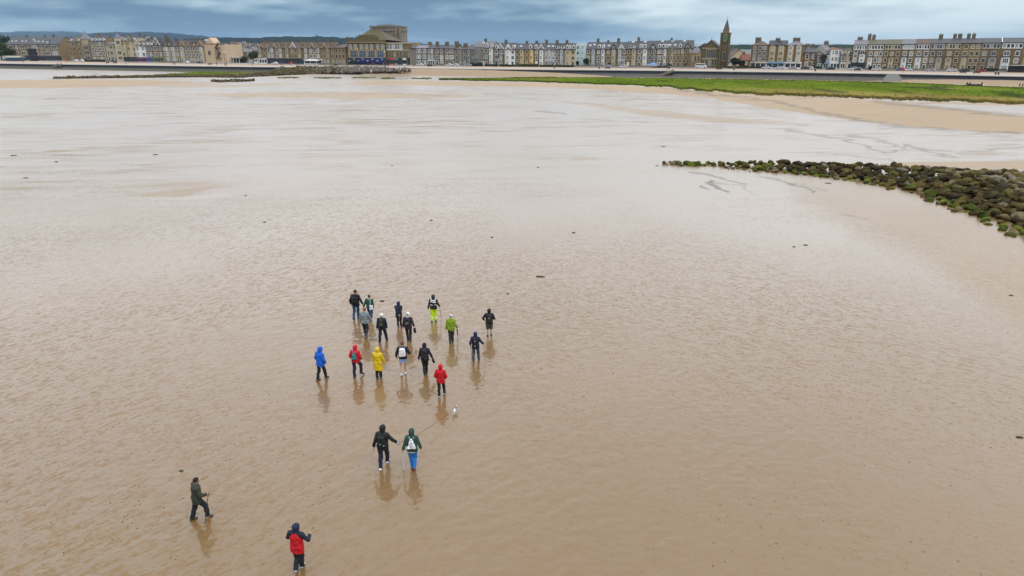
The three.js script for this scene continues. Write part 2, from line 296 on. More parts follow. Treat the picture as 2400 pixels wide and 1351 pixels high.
{
  const n = wallLine.length;
  const wall = thing('sea_wall', 'long dark concrete sea wall with pale coping between sand and promenade', 'sea wall');
  const iLow = wallLine.findIndex((_, i) => -260 + i * 40 >= 980), iUp = wallLine.findIndex((_, i) => -260 + i * 40 >= 1240);
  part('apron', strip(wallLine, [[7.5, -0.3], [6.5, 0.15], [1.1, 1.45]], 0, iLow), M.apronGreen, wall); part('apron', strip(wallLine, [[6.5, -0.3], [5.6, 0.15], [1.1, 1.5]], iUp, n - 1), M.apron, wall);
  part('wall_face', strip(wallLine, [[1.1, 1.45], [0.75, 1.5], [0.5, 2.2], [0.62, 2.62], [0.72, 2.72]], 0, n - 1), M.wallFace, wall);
  part('coping', strip(wallLine, [[0.72, 2.72], [0.86, 2.74], [0.86, P + 0.1], [-0.9, P + 0.1], [-0.9, P - 0.05]], 0, n - 1), M.concrete, wall);
  part('promenade', between(wallLine, wallLine, P + 0.004, 0, n - 1, -0.88, -11), M.concrete, null, 'structure');
  part('promenade_paving', between(wallLine, frontLine, P + 0.004, 0, n - 1, -11, 17), M.paving, null, 'structure');
  part('road', between(frontLine, frontLine, P - 0.1, 0, n - 1, 16.9, 6.5), M.asphalt, null, 'structure');
  part('pavement', between(frontLine, frontLine, P + 0.004, 0, n - 1, 6.4, -3), M.concrete, null, 'structure');
  part('kerb', merge([strip(frontLine, [[17, P + 0.003], [16.85, P + 0.003], [16.85, P - 0.12]]), strip(frontLine, [[6.55, P - 0.12], [6.55, P + 0.003], [6.4, P + 0.003]])]), M.concrete, null, 'structure');
  // the town's ground behind the front, out to the hills
  const back = frontLine.map((v) => new THREE.Vector3(v.x * 14, P, v.z * 14 - 300));
  part('town_ground', between(frontLine, back, P - 0.01, 0, n - 1, -2.9, 0), M.town, null, 'structure');
}
// the beach that rises to the wall where the promenade bends
function lerpV(a, b, t) { return a.clone().lerp(b, t); }
function fieldSheet(x0, x1, step, rows, top, bottom, height) {              // a sheet between two curves of the photograph; height(u along 0..1 from the near edge, x, z) in metres
  const pos = [], idx = [], uvs = [], nx = Math.round((x1 - x0) / step) + 1;
  for (let i = 0; i < nx; i++) {
    const px = x0 + i * step, A = ground(px, bottom(px)), B = ground(px, Math.min(top(px), bottom(px) - 0.3));
    for (let j = 0; j <= rows; j++) { const u = j / rows, x = lerp(A.x, B.x, u), z = lerp(A.z, B.z, u); pos.push(x, height(u, x, z, i / (nx - 1)), z); uvs.push(x, z); }
  }
  for (let i = 0; i < nx - 1; i++) for (let j = 0; j < rows; j++) { const a = i * (rows + 1) + j, b = a + rows + 1; idx.push(a, b, a + 1, b, b + 1, a + 1); }
  const g = new THREE.BufferGeometry(); g.setAttribute('position', new THREE.Float32BufferAttribute(pos, 3)); g.setAttribute('uv', new THREE.Float32BufferAttribute(uvs, 2)); g.setIndex(idx); g.computeVertexNormals();
  return g;
}
const dryTex = tex(512, 512, (x, y) => { const v = 0.8 + 0.2 * (fbm(x * 0.04, y * 0.09, 4) * 0.6 + vn(x * 0.45, y * 0.6) * 0.4), p = vn(x * 0.03 + 3, y * 0.03) * 0.05; return [v, v - p * 0.5, v - p]; });
dryTex.repeat.set(0.05, 0.05);
M.drySand = MAT(0.34, 0.245, 0.155, 0.95, { map: dryTex });
{
  const topAt = (px) => { const f = (px + 260) / 40, i = clamp(Math.floor(f), 0, wallLine.length - 2), w = lerpV(wallLine[i], wallLine[i + 1], f - i); return w.addScaledVector(seaward(wallLine, i), 0.9); };
  const lo = [[880, 170], [950, 172], [1050, 176], [1180, 177.5], [1300, 178.5], [1440, 181]], hi = [[880, 1.6], [920, 2.5], [1000, 2.75], [1120, 2.6], [1180, 2.3], [1290, 1.7], [1440, 0.35]];
  const pos = [], uv = [], idx = [], rows = 10, n = 71;
  for (let i = 0; i < n; i++) { const px = 880 + i * 8, A = ground(px, piece(lo, px)), B = topAt(px); if (A.z < B.z + 18) A.copy(B).addScaledVector(seaward(wallLine, 28), 18).setY(0); const h = piece(hi, px); for (let j = 0; j <= rows; j++) { const u = j / rows, x = lerp(A.x, B.x, u), z = lerp(A.z, B.z, u); pos.push(x, 0.006 + h * (u * u * (3 - 2 * u)) + (vn(x * 0.2, z * 0.2) - 0.5) * 0.3 * Math.min(u, 0.5), z); uv.push(x, z); } }
  for (let i = 0; i < n - 1; i++) for (let j = 0; j < rows; j++) { const a = i * (rows + 1) + j, b = a + rows + 1; idx.push(a, b, a + 1, b, b + 1, a + 1); }
  const g = new THREE.BufferGeometry(); g.setAttribute('position', new THREE.Float32BufferAttribute(pos, 3)); g.setAttribute('uv', new THREE.Float32BufferAttribute(uv, 2)); g.setIndex(idx); g.computeVertexNormals();
  part('beach', g, M.drySand, null, 'structure');
  // sand banked against the wall on the right
  const hi2 = [[2030, 0.05], [2150, 1.0], [2300, 1.4], [2700, 1.6]]; const p2 = [], u2 = [], i2 = []; const m = 41;
  for (let i = 0; i < m; i++) { const px = 2030 + i * 16, B = topAt(px), nrm = seaward(wallLine, clamp(Math.floor((px + 260) / 40), 0, wallLine.length - 1)); for (let j = 0; j <= rows; j++) { const u = j / rows, o = 14 * (1 - u); const x = B.x + nrm.x * o, z = B.z + nrm.z * o; p2.push(x, 0.006 + piece(hi2, px) * (u * u * (3 - 2 * u)) + (vn(x * 0.3, z * 0.3) - 0.5) * 0.3 * Math.min(u, 0.4), z); u2.push(x, z); } }
  for (let i = 0; i < m - 1; i++) for (let j = 0; j < rows; j++) { const a = i * (rows + 1) + j, b = a + rows + 1; i2.push(a, b, a + 1, b, b + 1, a + 1); }
  const g2 = new THREE.BufferGeometry(); g2.setAttribute('position', new THREE.Float32BufferAttribute(p2, 3)); g2.setAttribute('uv', new THREE.Float32BufferAttribute(u2, 2)); g2.setIndex(i2); g2.computeVertexNormals();
  part('beach', g2, M.drySand, null, 'structure');
}

// ---------------------------------------------------------------- hills
function hill(pts, z, depth, color, bumps, floorY = 0) {
  const pos = [], idx = [], col = [], n = 260, rows = 8, X0 = pts[0][0], X1 = pts[pts.length - 1][0];
  for (let i = 0; i <= n; i++) {
    const px = lerp(X0, X1, i / n), ridgeY = heightAt(z, piece(pts, px)), x = (px - CX) / FOCAL * (-z * cp + CAM_H * sp), e = Math.max(0, ridgeY + (fbm(i * 0.33 + z, 3, 3) - 0.5) * bumps + (vn(i * 1.7, z) - 0.5) * bumps * 0.6);
    for (let j = 0; j <= rows; j++) { const u = j / rows, s = Math.sin(u * Math.PI / 2); pos.push(x * (1 - 0.1 * (1 - u)), Math.max(-2, e * s * (0.86 + 0.14 * u + (u < 1 ? (vn(i * 0.25, j + z) - 0.5) * 0.12 : 0))), z + (1 - u) * depth); const k = 0.75 + 0.5 * fbm(i * 0.2, j * 0.8 + z, 3); col.push(color[0] * k, color[1] * k, color[2] * k); }
  }
  for (let i = 0; i < n; i++) for (let j = 0; j < rows; j++) { const a = i * (rows + 1) + j, b = a + rows + 1; idx.push(a, b, a + 1, b, b + 1, a + 1); }
  const m0 = pos.length / 3;                                               // the far side
  for (let i = 0; i <= n; i++) { const k = (i * (rows + 1) + rows) * 3; pos.push(pos[k] * 1.1, -2, z - depth); col.push(...color); }
  for (let i = 0; i < n; i++) { const a = i * (rows + 1) + rows, b = a + rows + 1; idx.push(a, b, m0 + i, b, m0 + i + 1, m0 + i); }
  const g = new THREE.BufferGeometry(); g.setAttribute('position', new THREE.Float32BufferAttribute(pos, 3)); g.setAttribute('color', new THREE.Float32BufferAttribute(col, 3)); g.setIndex(idx); g.computeVertexNormals();
  return part('hills', g, new THREE.MeshLambertMaterial({ vertexColors: true }), null, 'structure');
}
scene.fog = new THREE.FogExp2(new THREE.Color(0.5, 0.74, 1.0), 0.00005);             // rainy air that turns the far hills blue
hill([[-400, 90], [-100, 80], [60, 75], [110, 73.5], [170, 75], [260, 83], [340, 96], [420, 108]], -11000, 2500, [0.012, 0.022, 0.03], 14);
hill([[120, 104], [200, 84], [250, 79], [300, 75.8], [350, 75.4], [400, 77.5], [450, 82], [520, 88], [600, 91], [680, 93], [760, 98], [860, 108]], -7600, 1800, [0.007, 0.014, 0.018], 16);
hill([[430, 106], [480, 93], [520, 90.5], [570, 91], [620, 91], [660, 87.6], [710, 87], [745, 87], [790, 89], [840, 92], [900, 96], [960, 101], [1010, 106]], -4200, 1100, [0.007, 0.013, 0.012], 14);
hill([[940, 107], [970, 104.2], [990, 104], [1010, 105.5], [1060, 107.5], [1100, 109]], -2600, 500, [0.01, 0.018, 0.014], 7);
hill([[1640, 110], [1760, 107], [1830, 106], [1900, 108.5], [1940, 109], [1965, 106], [1990, 108], [2100, 108], [2600, 109]], -2400, 700, [0.02, 0.035, 0.02], 8);

// ---------------------------------------------------------------- salt-marsh grass: a raised green carpet with ragged edges and clumps of blades
const grassMat = new THREE.MeshLambertMaterial({ vertexColors: true });
const rg = mulberry(5);
function grassBlade() {
  const pos = [], n = 7, r = mulberry(3);
  for (let i = 0; i < n; i++) { const a = r() * 6.28, l = 0.12 + r() * 0.2, x = (r() - 0.5) * 0.5, z = (r() - 0.5) * 0.5, h = 0.22 + r() * 0.25, w = 0.05 + r() * 0.04, c = Math.cos(a), s = Math.sin(a); pos.push(x - s * w, -0.05, z + c * w, x + s * w, -0.05, z - c * w, x + c * l, h, z + s * l); }
  const g = new THREE.BufferGeometry(); g.setAttribute('position', new THREE.Float32BufferAttribute(pos, 3)); g.computeVertexNormals(); return g;
}
const bladeGeo = grassBlade();
function marsh(label, x0, x1, step, rows, topPts, botPts, clumps, yellow) {
  const wob = (px, s) => (fbm(px * 0.05 + s, s, 3) - 0.5) * 4 + (vn(px * 0.31, s) - 0.5) * 2.2;
  const top = (px) => piece(topPts, px) + wob(px, 3) * 0.22, bottom = (px) => piece(botPts, px) + wob(px, 9) * (px > 1500 ? 1.3 : 0.6);
  const g = fieldSheet(x0, x1, step, rows, top, bottom, (u, x, z) => 0.012 + Math.min(1, Math.min(u, 1 - u) * 14) * (0.14 + 0.16 * fbm(x * 0.12, z * 0.12, 3)));
  const p = g.attributes.position, col = [];
  const tint = (x, z, u, k) => { const m = fbm(x * 0.07, z * 0.035, 4), y = clamp(yellow(x, u) * (0.4 + 1.2 * vn(x * 0.22, z * 0.12)) + 0.4 * sstep(0.58, 0.74, fbm(x * 0.06 + 9, z * 0.05, 3))), f = 0.7 + 0.62 * m + (k - 0.5) * 0.14, hole = sstep(0.72, 0.8, vn(x * 0.14 + 50, z * 0.07)) * 0.5 * sstep(1300, 1700, 0 + x * 8 + 1000); return [lerp(0.098, 0.22, y) * f * (1 - hole), lerp(0.142, 0.175, y) * f * (1 - hole), lerp(0.014, 0.05, y) * f]; };
  for (let i = 0; i < p.count; i++) col.push(...tint(p.getX(i), p.getZ(i), (i % (rows + 1)) / rows, vn(p.getX(i) * 1.3, p.getZ(i) * 1.3)));
  g.setAttribute('color', new THREE.Float32BufferAttribute(col, 3));
  const o = thing('marsh_grass', label, 'grass'); o.userData.kind = 'stuff';
  part('turf', g, grassMat, o);
  const inst = new THREE.InstancedMesh(bladeGeo, new THREE.MeshLambertMaterial(), clumps), m4 = new THREE.Matrix4(), q = new THREE.Quaternion(), up = new THREE.Vector3(0, 1, 0), c = new THREE.Color();
  for (let i = 0; i < clumps; i++) {
    const px = lerp(x0, x1, rg()), edge = rg(), u = edge < 0.7 ? rg() * 0.07 - 0.02 : edge < 0.9 ? 1 - rg() * 0.08 : rg(), A = ground(px, bottom(px)), B = ground(px, Math.min(top(px), bottom(px) - 0.3)), x = lerp(A.x, B.x, u), z = lerp(A.z, B.z, u), s = 0.5 + rg() * 0.7;
    q.setFromAxisAngle(up, rg() * 6.28); m4.compose(new THREE.Vector3(x, 0.02 + Math.min(1, Math.max(0, Math.min(u, 1 - u)) * 14) * 0.15, z), q, new THREE.Vector3(s * 1.5, s, s * 1.5)); inst.setMatrixAt(i, m4);
    const t = tint(x, z, u, rg()); inst.setColorAt(i, c.setRGB(t[0], t[1], t[2]));
  }
  inst.name = 'grass_clumps'; inst.castShadow = inst.receiveShadow = true; o.add(inst);
}
marsh('wide bright green salt marsh carpet on the right below the sea wall', 1300, 2560, 5, 26, [[1300, 182], [1400, 182.6], [1570, 184], [1880, 189], [2100, 194], [2330, 203.5], [2450, 208], [2560, 211]], [[1300, 193.5], [1400, 197], [1480, 199.5], [1560, 203], [1640, 211.5], [1720, 216.5], [1800, 222], [1950, 226], [2100, 233], [2260, 237.5], [2400, 244], [2560, 250]], 12000, (x, u) => sstep(0.42, 0.1, u) * sstep(55, 100, x) * 1.1);
marsh('thin green marsh strip thinning out in front of the grey terraces', 1030, 1300, 5, 8, [[1030, 185.5], [1100, 184.6], [1180, 183.8], [1240, 182], [1300, 181.8]], [[1030, 186.6], [1100, 188.6], [1180, 189.6], [1240, 191.6], [1300, 193]], 5000, () => 0.1);
marsh('green turf strip behind the rocks on the far left', 362, 780, 5, 10, [[362, 176.5], [430, 172], [520, 167.4], [620, 165.6], [780, 157.8]], [[362, 177.5], [430, 177.4], [520, 176.2], [620, 171.5], [780, 160.5]], 5000, (x, u) => sstep(0.35, 0.05, u) * sstep(-230, -150, x));
for (const [label, x0, x1, y] of [['small green weed patch in front of the theatre rocks', 825, 880, 182.4], ['green weed patch right of the one before the theatre', 893, 925, 183.4], ['last green weed patch before the open beach', 965, 1012, 184.2], ['faint green weed patch before the rock groyne on the left', 650, 700, 182.6], ['dark green weed patch below the theatre stairs', 735, 800, 183]])
  marsh(label, x0, x1, 4, 3, [[x0, y], [(x0 + x1) / 2, y - 1.4], [x1, y]], [[x0, y + 0.3], [(x0 + x1) / 2, y + 1], [x1, y + 0.3]], 120, () => 0.2);

// ---------------------------------------------------------------- boulders
function boulderGeo(seed, detail, flat = 0.75) {
  const g = mergeVertices(new THREE.IcosahedronGeometry(1, detail).deleteAttribute('uv').deleteAttribute('normal')), p = g.attributes.position, r = mulberry(seed), v = new THREE.Vector3();
  const planes = []; for (let i = 0; i < 9; i++) planes.push([new THREE.Vector3(r() - 0.5, r() - 0.5, r() - 0.5).normalize(), 0.54 + r() * 0.3]);
  for (let i = 0; i < p.count; i++) {
    v.fromBufferAttribute(p, i).normalize(); let d = 1; for (const [n, k] of planes) { const c = v.dot(n); if (c > 0.05) d = Math.min(d, k / c); }
    d = lerp(d, 0.85, 0.08) * (0.86 + 0.28 * fbm(v.x * 3.4 + seed, v.y * 3.4 + v.z * 2.7, 4)); p.setXYZ(i, v.x * d * 1.15, v.y * d * flat, v.z * d * 0.95);
  }
  g.computeVertexNormals();
  const col = [], nr = g.attributes.normal;
  for (let i = 0; i < p.count; i++) { const n1 = fbm(p.getX(i) * 2.6 + seed * 3, p.getZ(i) * 2.6 + p.getY(i) * 2.1, 4), k = 0.35 + 1.3 * n1, w = vn(p.getX(i) * 1.6 + seed, p.getZ(i) * 1.6 + 3 * p.getY(i)); col.push(k * (0.85 + 0.4 * w), k, k * (1.15 - 0.4 * w)); }
  g.setAttribute('color', new THREE.Float32BufferAttribute(col, 3));
  const f = g.toNonIndexed(); f.computeVertexNormals(); return f;
}
const boulders = []; for (let i = 0; i < 9; i++) boulders.push(boulderGeo(11 + i, 2, 0.7));
const smallBoulders = []; for (let i = 0; i < 4; i++) smallBoulders.push(boulderGeo(41 + i, 1));
const rockMat = (r, g, b, rough = 0.9) => new THREE.MeshPhysicalMaterial({ color: new THREE.Color().setRGB(r, g, b), vertexColors: true, roughness: Math.max(rough, 0.85), specularIntensity: 0.35 });
const ROCK = { weed: rockMat(0.03, 0.022, 0.007), weed2: rockMat(0.046, 0.034, 0.009), olive: rockMat(0.085, 0.07, 0.017), green: rockMat(0.045, 0.06, 0.007), bright: rockMat(0.1, 0.125, 0.01), stone: rockMat(0.135, 0.11, 0.06), grey: rockMat(0.165, 0.145, 0.11), pale: rockMat(0.42, 0.38, 0.33, 0.85), dark: rockMat(0.08, 0.065, 0.045, 0.8), mauve: rockMat(0.15, 0.12, 0.12, 0.85) };
const inside = (poly, x, z) => { let c = false; for (let i = 0, j = poly.length - 1; i < poly.length; j = i++) if ((poly[i][1] > z) !== (poly[j][1] > z) && x < (poly[j][0] - poly[i][0]) * (z - poly[i][1]) / (poly[j][1] - poly[i][1]) + poly[i][0]) c = !c; return c; };
const edgeDist = (line, x, z) => { let d = 1e9; for (let i = 1; i < line.length; i++) { const [ax, az] = line[i - 1], [bx, bz] = line[i], dx = bx - ax, dz = bz - az, t = clamp(((x - ax) * dx + (z - az) * dz) / (dx * dx + dz * dz)); d = Math.min(d, Math.hypot(x - ax - dx * t, z - az - dz * t)); } return d; };
{
  const near = [[1618, 389], [1700, 396], [1770, 403], [1840, 408], [1900, 415], [1970, 423], [2050, 437], [2120, 452], [2180, 475], [2250, 500], [2320, 532], [2400, 570], [2500, 622]].map(([x, y]) => { const g = ground(x, y); return [g.x, g.z]; });
  const far = [[23, -96.2], [30, -95.5], [36, -94], [44, -90.5], [54, -86], [68, -80.5], [84, -74]];
  const poly = [...near, [62, -36], [84, -50], ...far.slice().reverse()];
  const r = mulberry(21), list = [];
  for (let x = 20; x < 84; x += 1.02) for (let z = -98; z < -36; z += 0.86) {
    const bx = x + (r() - 0.5) * 0.9 + (Math.round(z / 0.86) % 2) * 0.6, bz = z + (r() - 0.5) * 0.8;
    if (!inside(poly, bx, bz)) continue;
    const dn = edgeDist(near, bx, bz), df = edgeDist(far, bx, bz), grow = sstep(20, 48, bx), h = Math.min(dn * 0.13, df * 0.4, 0.16 + 0.95 * grow) + (r() - 0.5) * 0.2 - 0.1 * (1 - grow);
    if (dn < 0.55 && r() < 0.7) continue;
    const s = (0.34 + 0.4 * r() * r() + 0.1 * r()) * (0.72 + 0.28 * sstep(0.3, 2.5, Math.min(dn, df))) * (0.7 + 0.3 * sstep(22, 36, bx)) * (dn > 5 ? 1.08 : 1), k = r(), top = dn > 6 ? sstep(5, 12, dn) * sstep(40, 56, bx) : 0;
    let kind = dn < 1.9 ? (k < 0.34 ? 'green' : k < 0.62 ? 'bright' : k < 0.75 ? 'olive' : k < 0.83 ? 'stone' : 'weed') : k < 0.42 ? 'weed' : k < 0.74 ? 'weed2' : k < 0.92 ? 'olive' : k < 0.96 ? 'green' : 'stone';
    if (bx < 33 && k < 0.62) kind = k < 0.3 ? 'green' : k < 0.45 ? 'olive' : 'bright';
    if (top > 0 && r() < top * 0.9) kind = k < 0.3 ? 'olive' : k < 0.62 ? 'stone' : k < 0.86 ? 'grey' : 'olive';
    list.push({ x: bx, z: bz, y: h + s * 0.12 - 0.08, s, kind, d: Math.hypot(bx, bz, 13), q: new THREE.Euler((r() - 0.5) * 0.7, r() * 6.28, (r() - 0.5) * 0.7), v: Math.floor(r() * boulders.length), px: pixelOf(bx, h, bz)[0] });
    if (dn < 1.3 && r() < 0.2) { const o = 0.3 + r() * 0.9; list.push({ x: bx - o, z: bz + o * 0.7, y: 0.03, s: 0.16 + r() * 0.2, kind: r() < 0.8 ? 'green' : 'stone', d: Math.hypot(bx, bz, 13), q: new THREE.Euler(0, r() * 6, 0), v: Math.floor(r() * 9), px: pixelOf(bx, h, bz)[0], lone: true }); }
  }
  for (const [px, y, s, kind] of [[1556, 384.5, 0.4, 'dark'], [1564, 386, 0.3, 'pale'], [1576, 386, 0.42, 'stone'], [1585, 385, 0.5, 'olive'], [1593, 386, 0.45, 'stone'], [1571, 383, 0.3, 'dark'], [1612, 386, 0.6, 'green'], [1622, 387.5, 0.5, 'bright'], [1630, 387, 0.62, 'green']]) { const g = ground(px, y); list.push({ x: g.x, z: g.z, y: s * 0.3, s, kind, d: 1, q: new THREE.Euler(r(), r() * 6, r()), v: Math.floor(r() * 9), px }); }
  const o = thing('rock_groyne', 'weed-covered boulder groyne reaching in from the right edge of the sand', 'rock groyne');
  list.sort((a, b) => (a.px > 2440) - (b.px > 2440) || a.d / a.s - b.d / b.s);
  const rest = [];
  list.forEach((b, i) => {
    const sc = new THREE.Vector3(b.s * (1 + 0.25 * Math.sin(i * 7.1)), b.s, b.s * (1 + 0.2 * Math.cos(i * 3.7)));
    if (i < 300) { const m = part('boulder', boulders[b.v], ROCK[b.kind], o); m.position.set(b.x, b.y, b.z); m.rotation.copy(b.q); m.scale.copy(sc); } else { const m = new THREE.Matrix4().compose(new THREE.Vector3(b.x, b.y, b.z), new THREE.Quaternion().setFromEuler(b.q), sc); rest.push([b, m]); }
  });
  const byKind = new Map(); for (const [b, m] of rest) { const g = boulders[b.v].clone().applyMatrix4(m), c = g.attributes.color, k = ROCK[b.kind].color; for (let i = 0; i < c.count; i++) c.setXYZ(i, c.getX(i) * k.r, c.getY(i) * k.g, c.getZ(i) * k.b); if (!byKind.has('all')) byKind.set('all', []); byKind.get('all').push(g); }
  if (rest.length) part('boulder_mass', mergeGeometries(byKind.get('all')), rockMat(1, 1, 1, 0.65), o, 'stuff');
}
// the long rock bank before the theatre: rocks too small to tell apart singly
{
  const o = thing('rock_bank', 'long low rock bank curving from the left flats to the theatre beach', 'rock bank');
  const r = mulberry(31), geos = new Map();
  const bank = [[120, 184.5, 0.3, 0.5], [200, 183.6, 0.6, 1], [300, 182.6, 0.9, 1.6], [400, 181.4, 1.2, 2.5], [480, 181, 1.8, 4], [560, 182.5, 4.2, 9], [620, 178.5, 5.5, 9], [700, 175, 6.6, 9], [780, 172, 7, 8], [860, 169.5, 5.8, 6], [910, 167.5, 4, 4], [950, 166.5, 1.2, 2]];   // x, near edge y, depth in rows, height scale
  const cols = ['stone', 'grey', 'dark', 'mauve', 'olive'];
  const put = (px, y, lift, big) => { const g = ground(px, y); rock(px, g.x, lift, g.z, big); };
  const rock = (px, gx, lift, gz, big) => {
    const s = (0.5 + r() * 0.6) * big, left = px < 690 + r() * 110, k = r();
    const kind = left ? (k < 0.35 ? 'olive' : k < 0.65 ? 'dark' : k < 0.9 ? 'weed2' : 'stone') : (px < 800 && k < 0.3 ? 'weed2' : k < 0.45 ? 'mauve' : k < 0.62 ? 'dark' : k < 0.86 ? 'grey' : k < 0.96 ? 'stone' : 'pale');
    const m = new THREE.Matrix4().compose(new THREE.Vector3(gx, lift + s * 0.2, gz), new THREE.Quaternion().setFromEuler(new THREE.Euler(r() * 6, r() * 6, r() * 6)), new THREE.Vector3(s, s, s));
    const q = smallBoulders[Math.floor(r() * 4)].clone().applyMatrix4(m), c = q.attributes.color, kc = ROCK[kind].color; for (let i = 0; i < c.count; i++) c.setXYZ(i, c.getX(i) * kc.r, c.getY(i) * kc.g, c.getZ(i) * kc.b);
    if (!geos.has(0)) geos.set(0, []); geos.get(0).push(q);
  };
  const wz = (px) => { const f = (px + 260) / 40, i = clamp(Math.floor(f), 0, wallLine.length - 2); return lerp(wallLine[i].z, wallLine[i + 1].z, f - i); };
  for (let i = 0; i < 5200; i++) {
    const px = 120 + 840 * Math.pow(r(), 0.62), y0 = piece(bank.map((b) => [b[0], b[1]]), px), dp = piece(bank.map((b) => [b[0], b[2]]), px), u = Math.pow(r(), 0.8);
    if (px < 610) { put(px, y0 - dp * u, 0.25 * u, 0.85); continue; }
    if (px > 860 && r() < sstep(860, 955, px) * 0.85) continue;
    const k = sstep(610, 720, px), zw = wz(px) + 2.5, zn = Math.max(ground(px, y0).z, zw + 13), z = lerp(zn, lerp(zn - 8, zw, k), u), yTop = lerp(y0 - dp, piece(wallTopPx, px) + 1.2, k), hgt = clamp(heightAt(z, lerp(y0, yTop, u * (1 - 0.45 * sstep(850, 950, px)))), 0, 2.7);
    rock(px, (px - CX) / FOCAL * (-z * cp + CAM_H * sp), hgt, z, 1 + 0.15 * k);
  }
  for (let i = 0; i < 260; i++) { const u = r(), px = lerp(497, 594, u); put(px, 188.5 + 2.6 * Math.sin(u * 3.14) * r() + (u < 0.3 ? 2 : 0.5) + r(), 0.05, 0.75); }
  part('boulder_mass', mergeGeometries(geos.get(0)), rockMat(1, 1, 1, 0.8), o, 'stuff');
}

// ---------------------------------------------------------------- buildings
const stoneTex = tex(256, 256, (x, y) => { const row = Math.floor(y / 16), bx = Math.floor((x + (row % 2) * 14 + vn(row, 3) * 20) / 30), j = (y % 16 < 2 || (x + (row % 2) * 14 + vn(row, 3) * 20) % 30 < 2) ? 0.82 : 1, v = (0.68 + 0.32 * vn(bx * 3.7 + 5, row * 2.3 + 1)) * j * (0.8 + 0.2 * fbm(x * 0.03, y * 0.03, 3)); return [v, v * 0.98, v * 0.95]; });
stoneTex.repeat.set(0.25, 0.25);
const slateTex = tex(256, 256, (x, y) => { const row = Math.floor(y / 10), bx = Math.floor((x + (row % 2) * 8) / 16), v = (0.72 + 0.28 * vn(bx * 2.9, row * 3.1)) * (y % 10 < 1 ? 0.75 : 1) * (0.78 + 0.3 * fbm(x * 0.02, y * 0.03, 3)); return [v, v, v]; });
slateTex.repeat.set(0.3, 0.3);
const plaster = tex(128, 128, (x, y) => { const v = 0.86 + 0.14 * fbm(x * 0.05, y * 0.11, 4); return [v, v, v * 0.985]; });
plaster.repeat.set(0.12, 0.12);
const W = {
  stone: MAT(0.36, 0.265, 0.145, 0.9, { map: stoneTex }), ochre: MAT(0.34, 0.245, 0.135, 0.9, { map: stoneTex }), brown: MAT(0.27, 0.185, 0.095, 0.9, { map: stoneTex }), dark: MAT(0.21, 0.175, 0.125, 0.9, { map: stoneTex }), grey: MAT(0.3, 0.27, 0.22, 0.9, { map: stoneTex }), brick: MAT(0.33, 0.17, 0.09, 0.9, { map: stoneTex }),
  cream: MAT(0.6, 0.51, 0.34, 0.8, { map: plaster }), white: MAT(0.88, 0.88, 0.86, 0.75, { map: plaster }), peach: MAT(0.64, 0.475, 0.32, 0.8, { map: plaster }), pale: MAT(0.5, 0.45, 0.35, 0.8, { map: plaster }), palegrey: MAT(0.5, 0.5, 0.47, 0.8, { map: plaster }), mint: MAT(0.55, 0.68, 0.66, 0.8, { map: plaster }), aqua: MAT(0.5, 0.72, 0.74, 0.8, { map: plaster }), bluegrey: MAT(0.3, 0.36, 0.43, 0.8, { map: plaster }), iceblue: MAT(0.68, 0.76, 0.82, 0.8, { map: plaster }), moss: MAT(0.17, 0.14, 0.066, 0.9, { map: stoneTex }),
};
const R = { slate: MAT(0.085, 0.085, 0.095, 0.6, { map: slateTex }), dark: MAT(0.05, 0.05, 0.056, 0.6, { map: slateTex }), brown: MAT(0.15, 0.105, 0.08, 0.75, { map: slateTex }), grey: MAT(0.2, 0.2, 0.215, 0.6, { map: slateTex }), green: MAT(0.15, 0.145, 0.095, 0.7, { map: slateTex }), moss: MAT(0.115, 0.1, 0.04, 0.85, { map: slateTex }), lilac: MAT(0.23, 0.21, 0.24, 0.6, { map: slateTex }), red: MAT(0.26, 0.1, 0.06, 0.8, { map: slateTex }) };
const F = { white: MAT(0.82, 0.82, 0.8, 0.5), cream: MAT(0.62, 0.53, 0.36, 0.55), stone: MAT(0.46, 0.37, 0.24, 0.85), grey: MAT(0.5, 0.5, 0.48, 0.6), dark: MAT(0.03, 0.03, 0.035, 0.5), yellow: MAT(0.8, 0.6, 0.26, 0.6), iron: MAT(0.05, 0.05, 0.06, 0.5, { metalness: 0.4 }) };
const glass = new THREE.MeshPhysicalMaterial({ name: 'window glass', color: new THREE.Color().setRGB(0.035, 0.042, 0.05), roughness: 0.06, ior: 1.52 });
const curtain = new THREE.MeshPhysicalMaterial({ name: 'curtained window glass', color: new THREE.Color().setRGB(0.32, 0.33, 0.31), roughness: 0.12, ior: 1.52 });
const DOOR = { dark: MAT(0.03, 0.03, 0.035, 0.4), green: MAT(0.02, 0.22, 0.07, 0.4), red: MAT(0.5, 0.04, 0.04, 0.4), white: F.white, blue: MAT(0.05, 0.1, 0.3, 0.4), brown: MAT(0.16, 0.07, 0.03, 0.5) };
const SHOP = { navy: MAT(0.025, 0.035, 0.085, 0.5), white: MAT(0.8, 0.8, 0.78, 0.5), purple: MAT(0.28, 0.05, 0.16, 0.5), blue: MAT(0.1, 0.2, 0.5, 0.5), green: MAT(0.2, 0.25, 0.07, 0.6), dark: MAT(0.03, 0.035, 0.04, 0.5), cream: MAT(0.72, 0.64, 0.48, 0.6), bright: MAT(0.016, 0.025, 0.12, 0.5), sky: MAT(0.3, 0.48, 0.66, 0.5), redbrown: MAT(0.3, 0.1, 0.07, 0.6), red: MAT(0.62, 0.05, 0.04, 0.5), teal: MAT(0.05, 0.28, 0.27, 0.5) };
function prism(profile, w, axis = 'x') {                                    // a closed outline [[a, b], ...] swept over a width, centred; axis x: a is z, b is y; axis z: a is x, b is y
  const s = new THREE.Shape(profile.map(([a, b]) => new THREE.Vector2(a, b))), g = new THREE.ExtrudeGeometry(s, { depth: w, bevelEnabled: false });
  g.translate(0, 0, -w / 2); if (axis === 'x') g.rotateY(-Math.PI / 2);    // profile a -> +z

  return g;
}
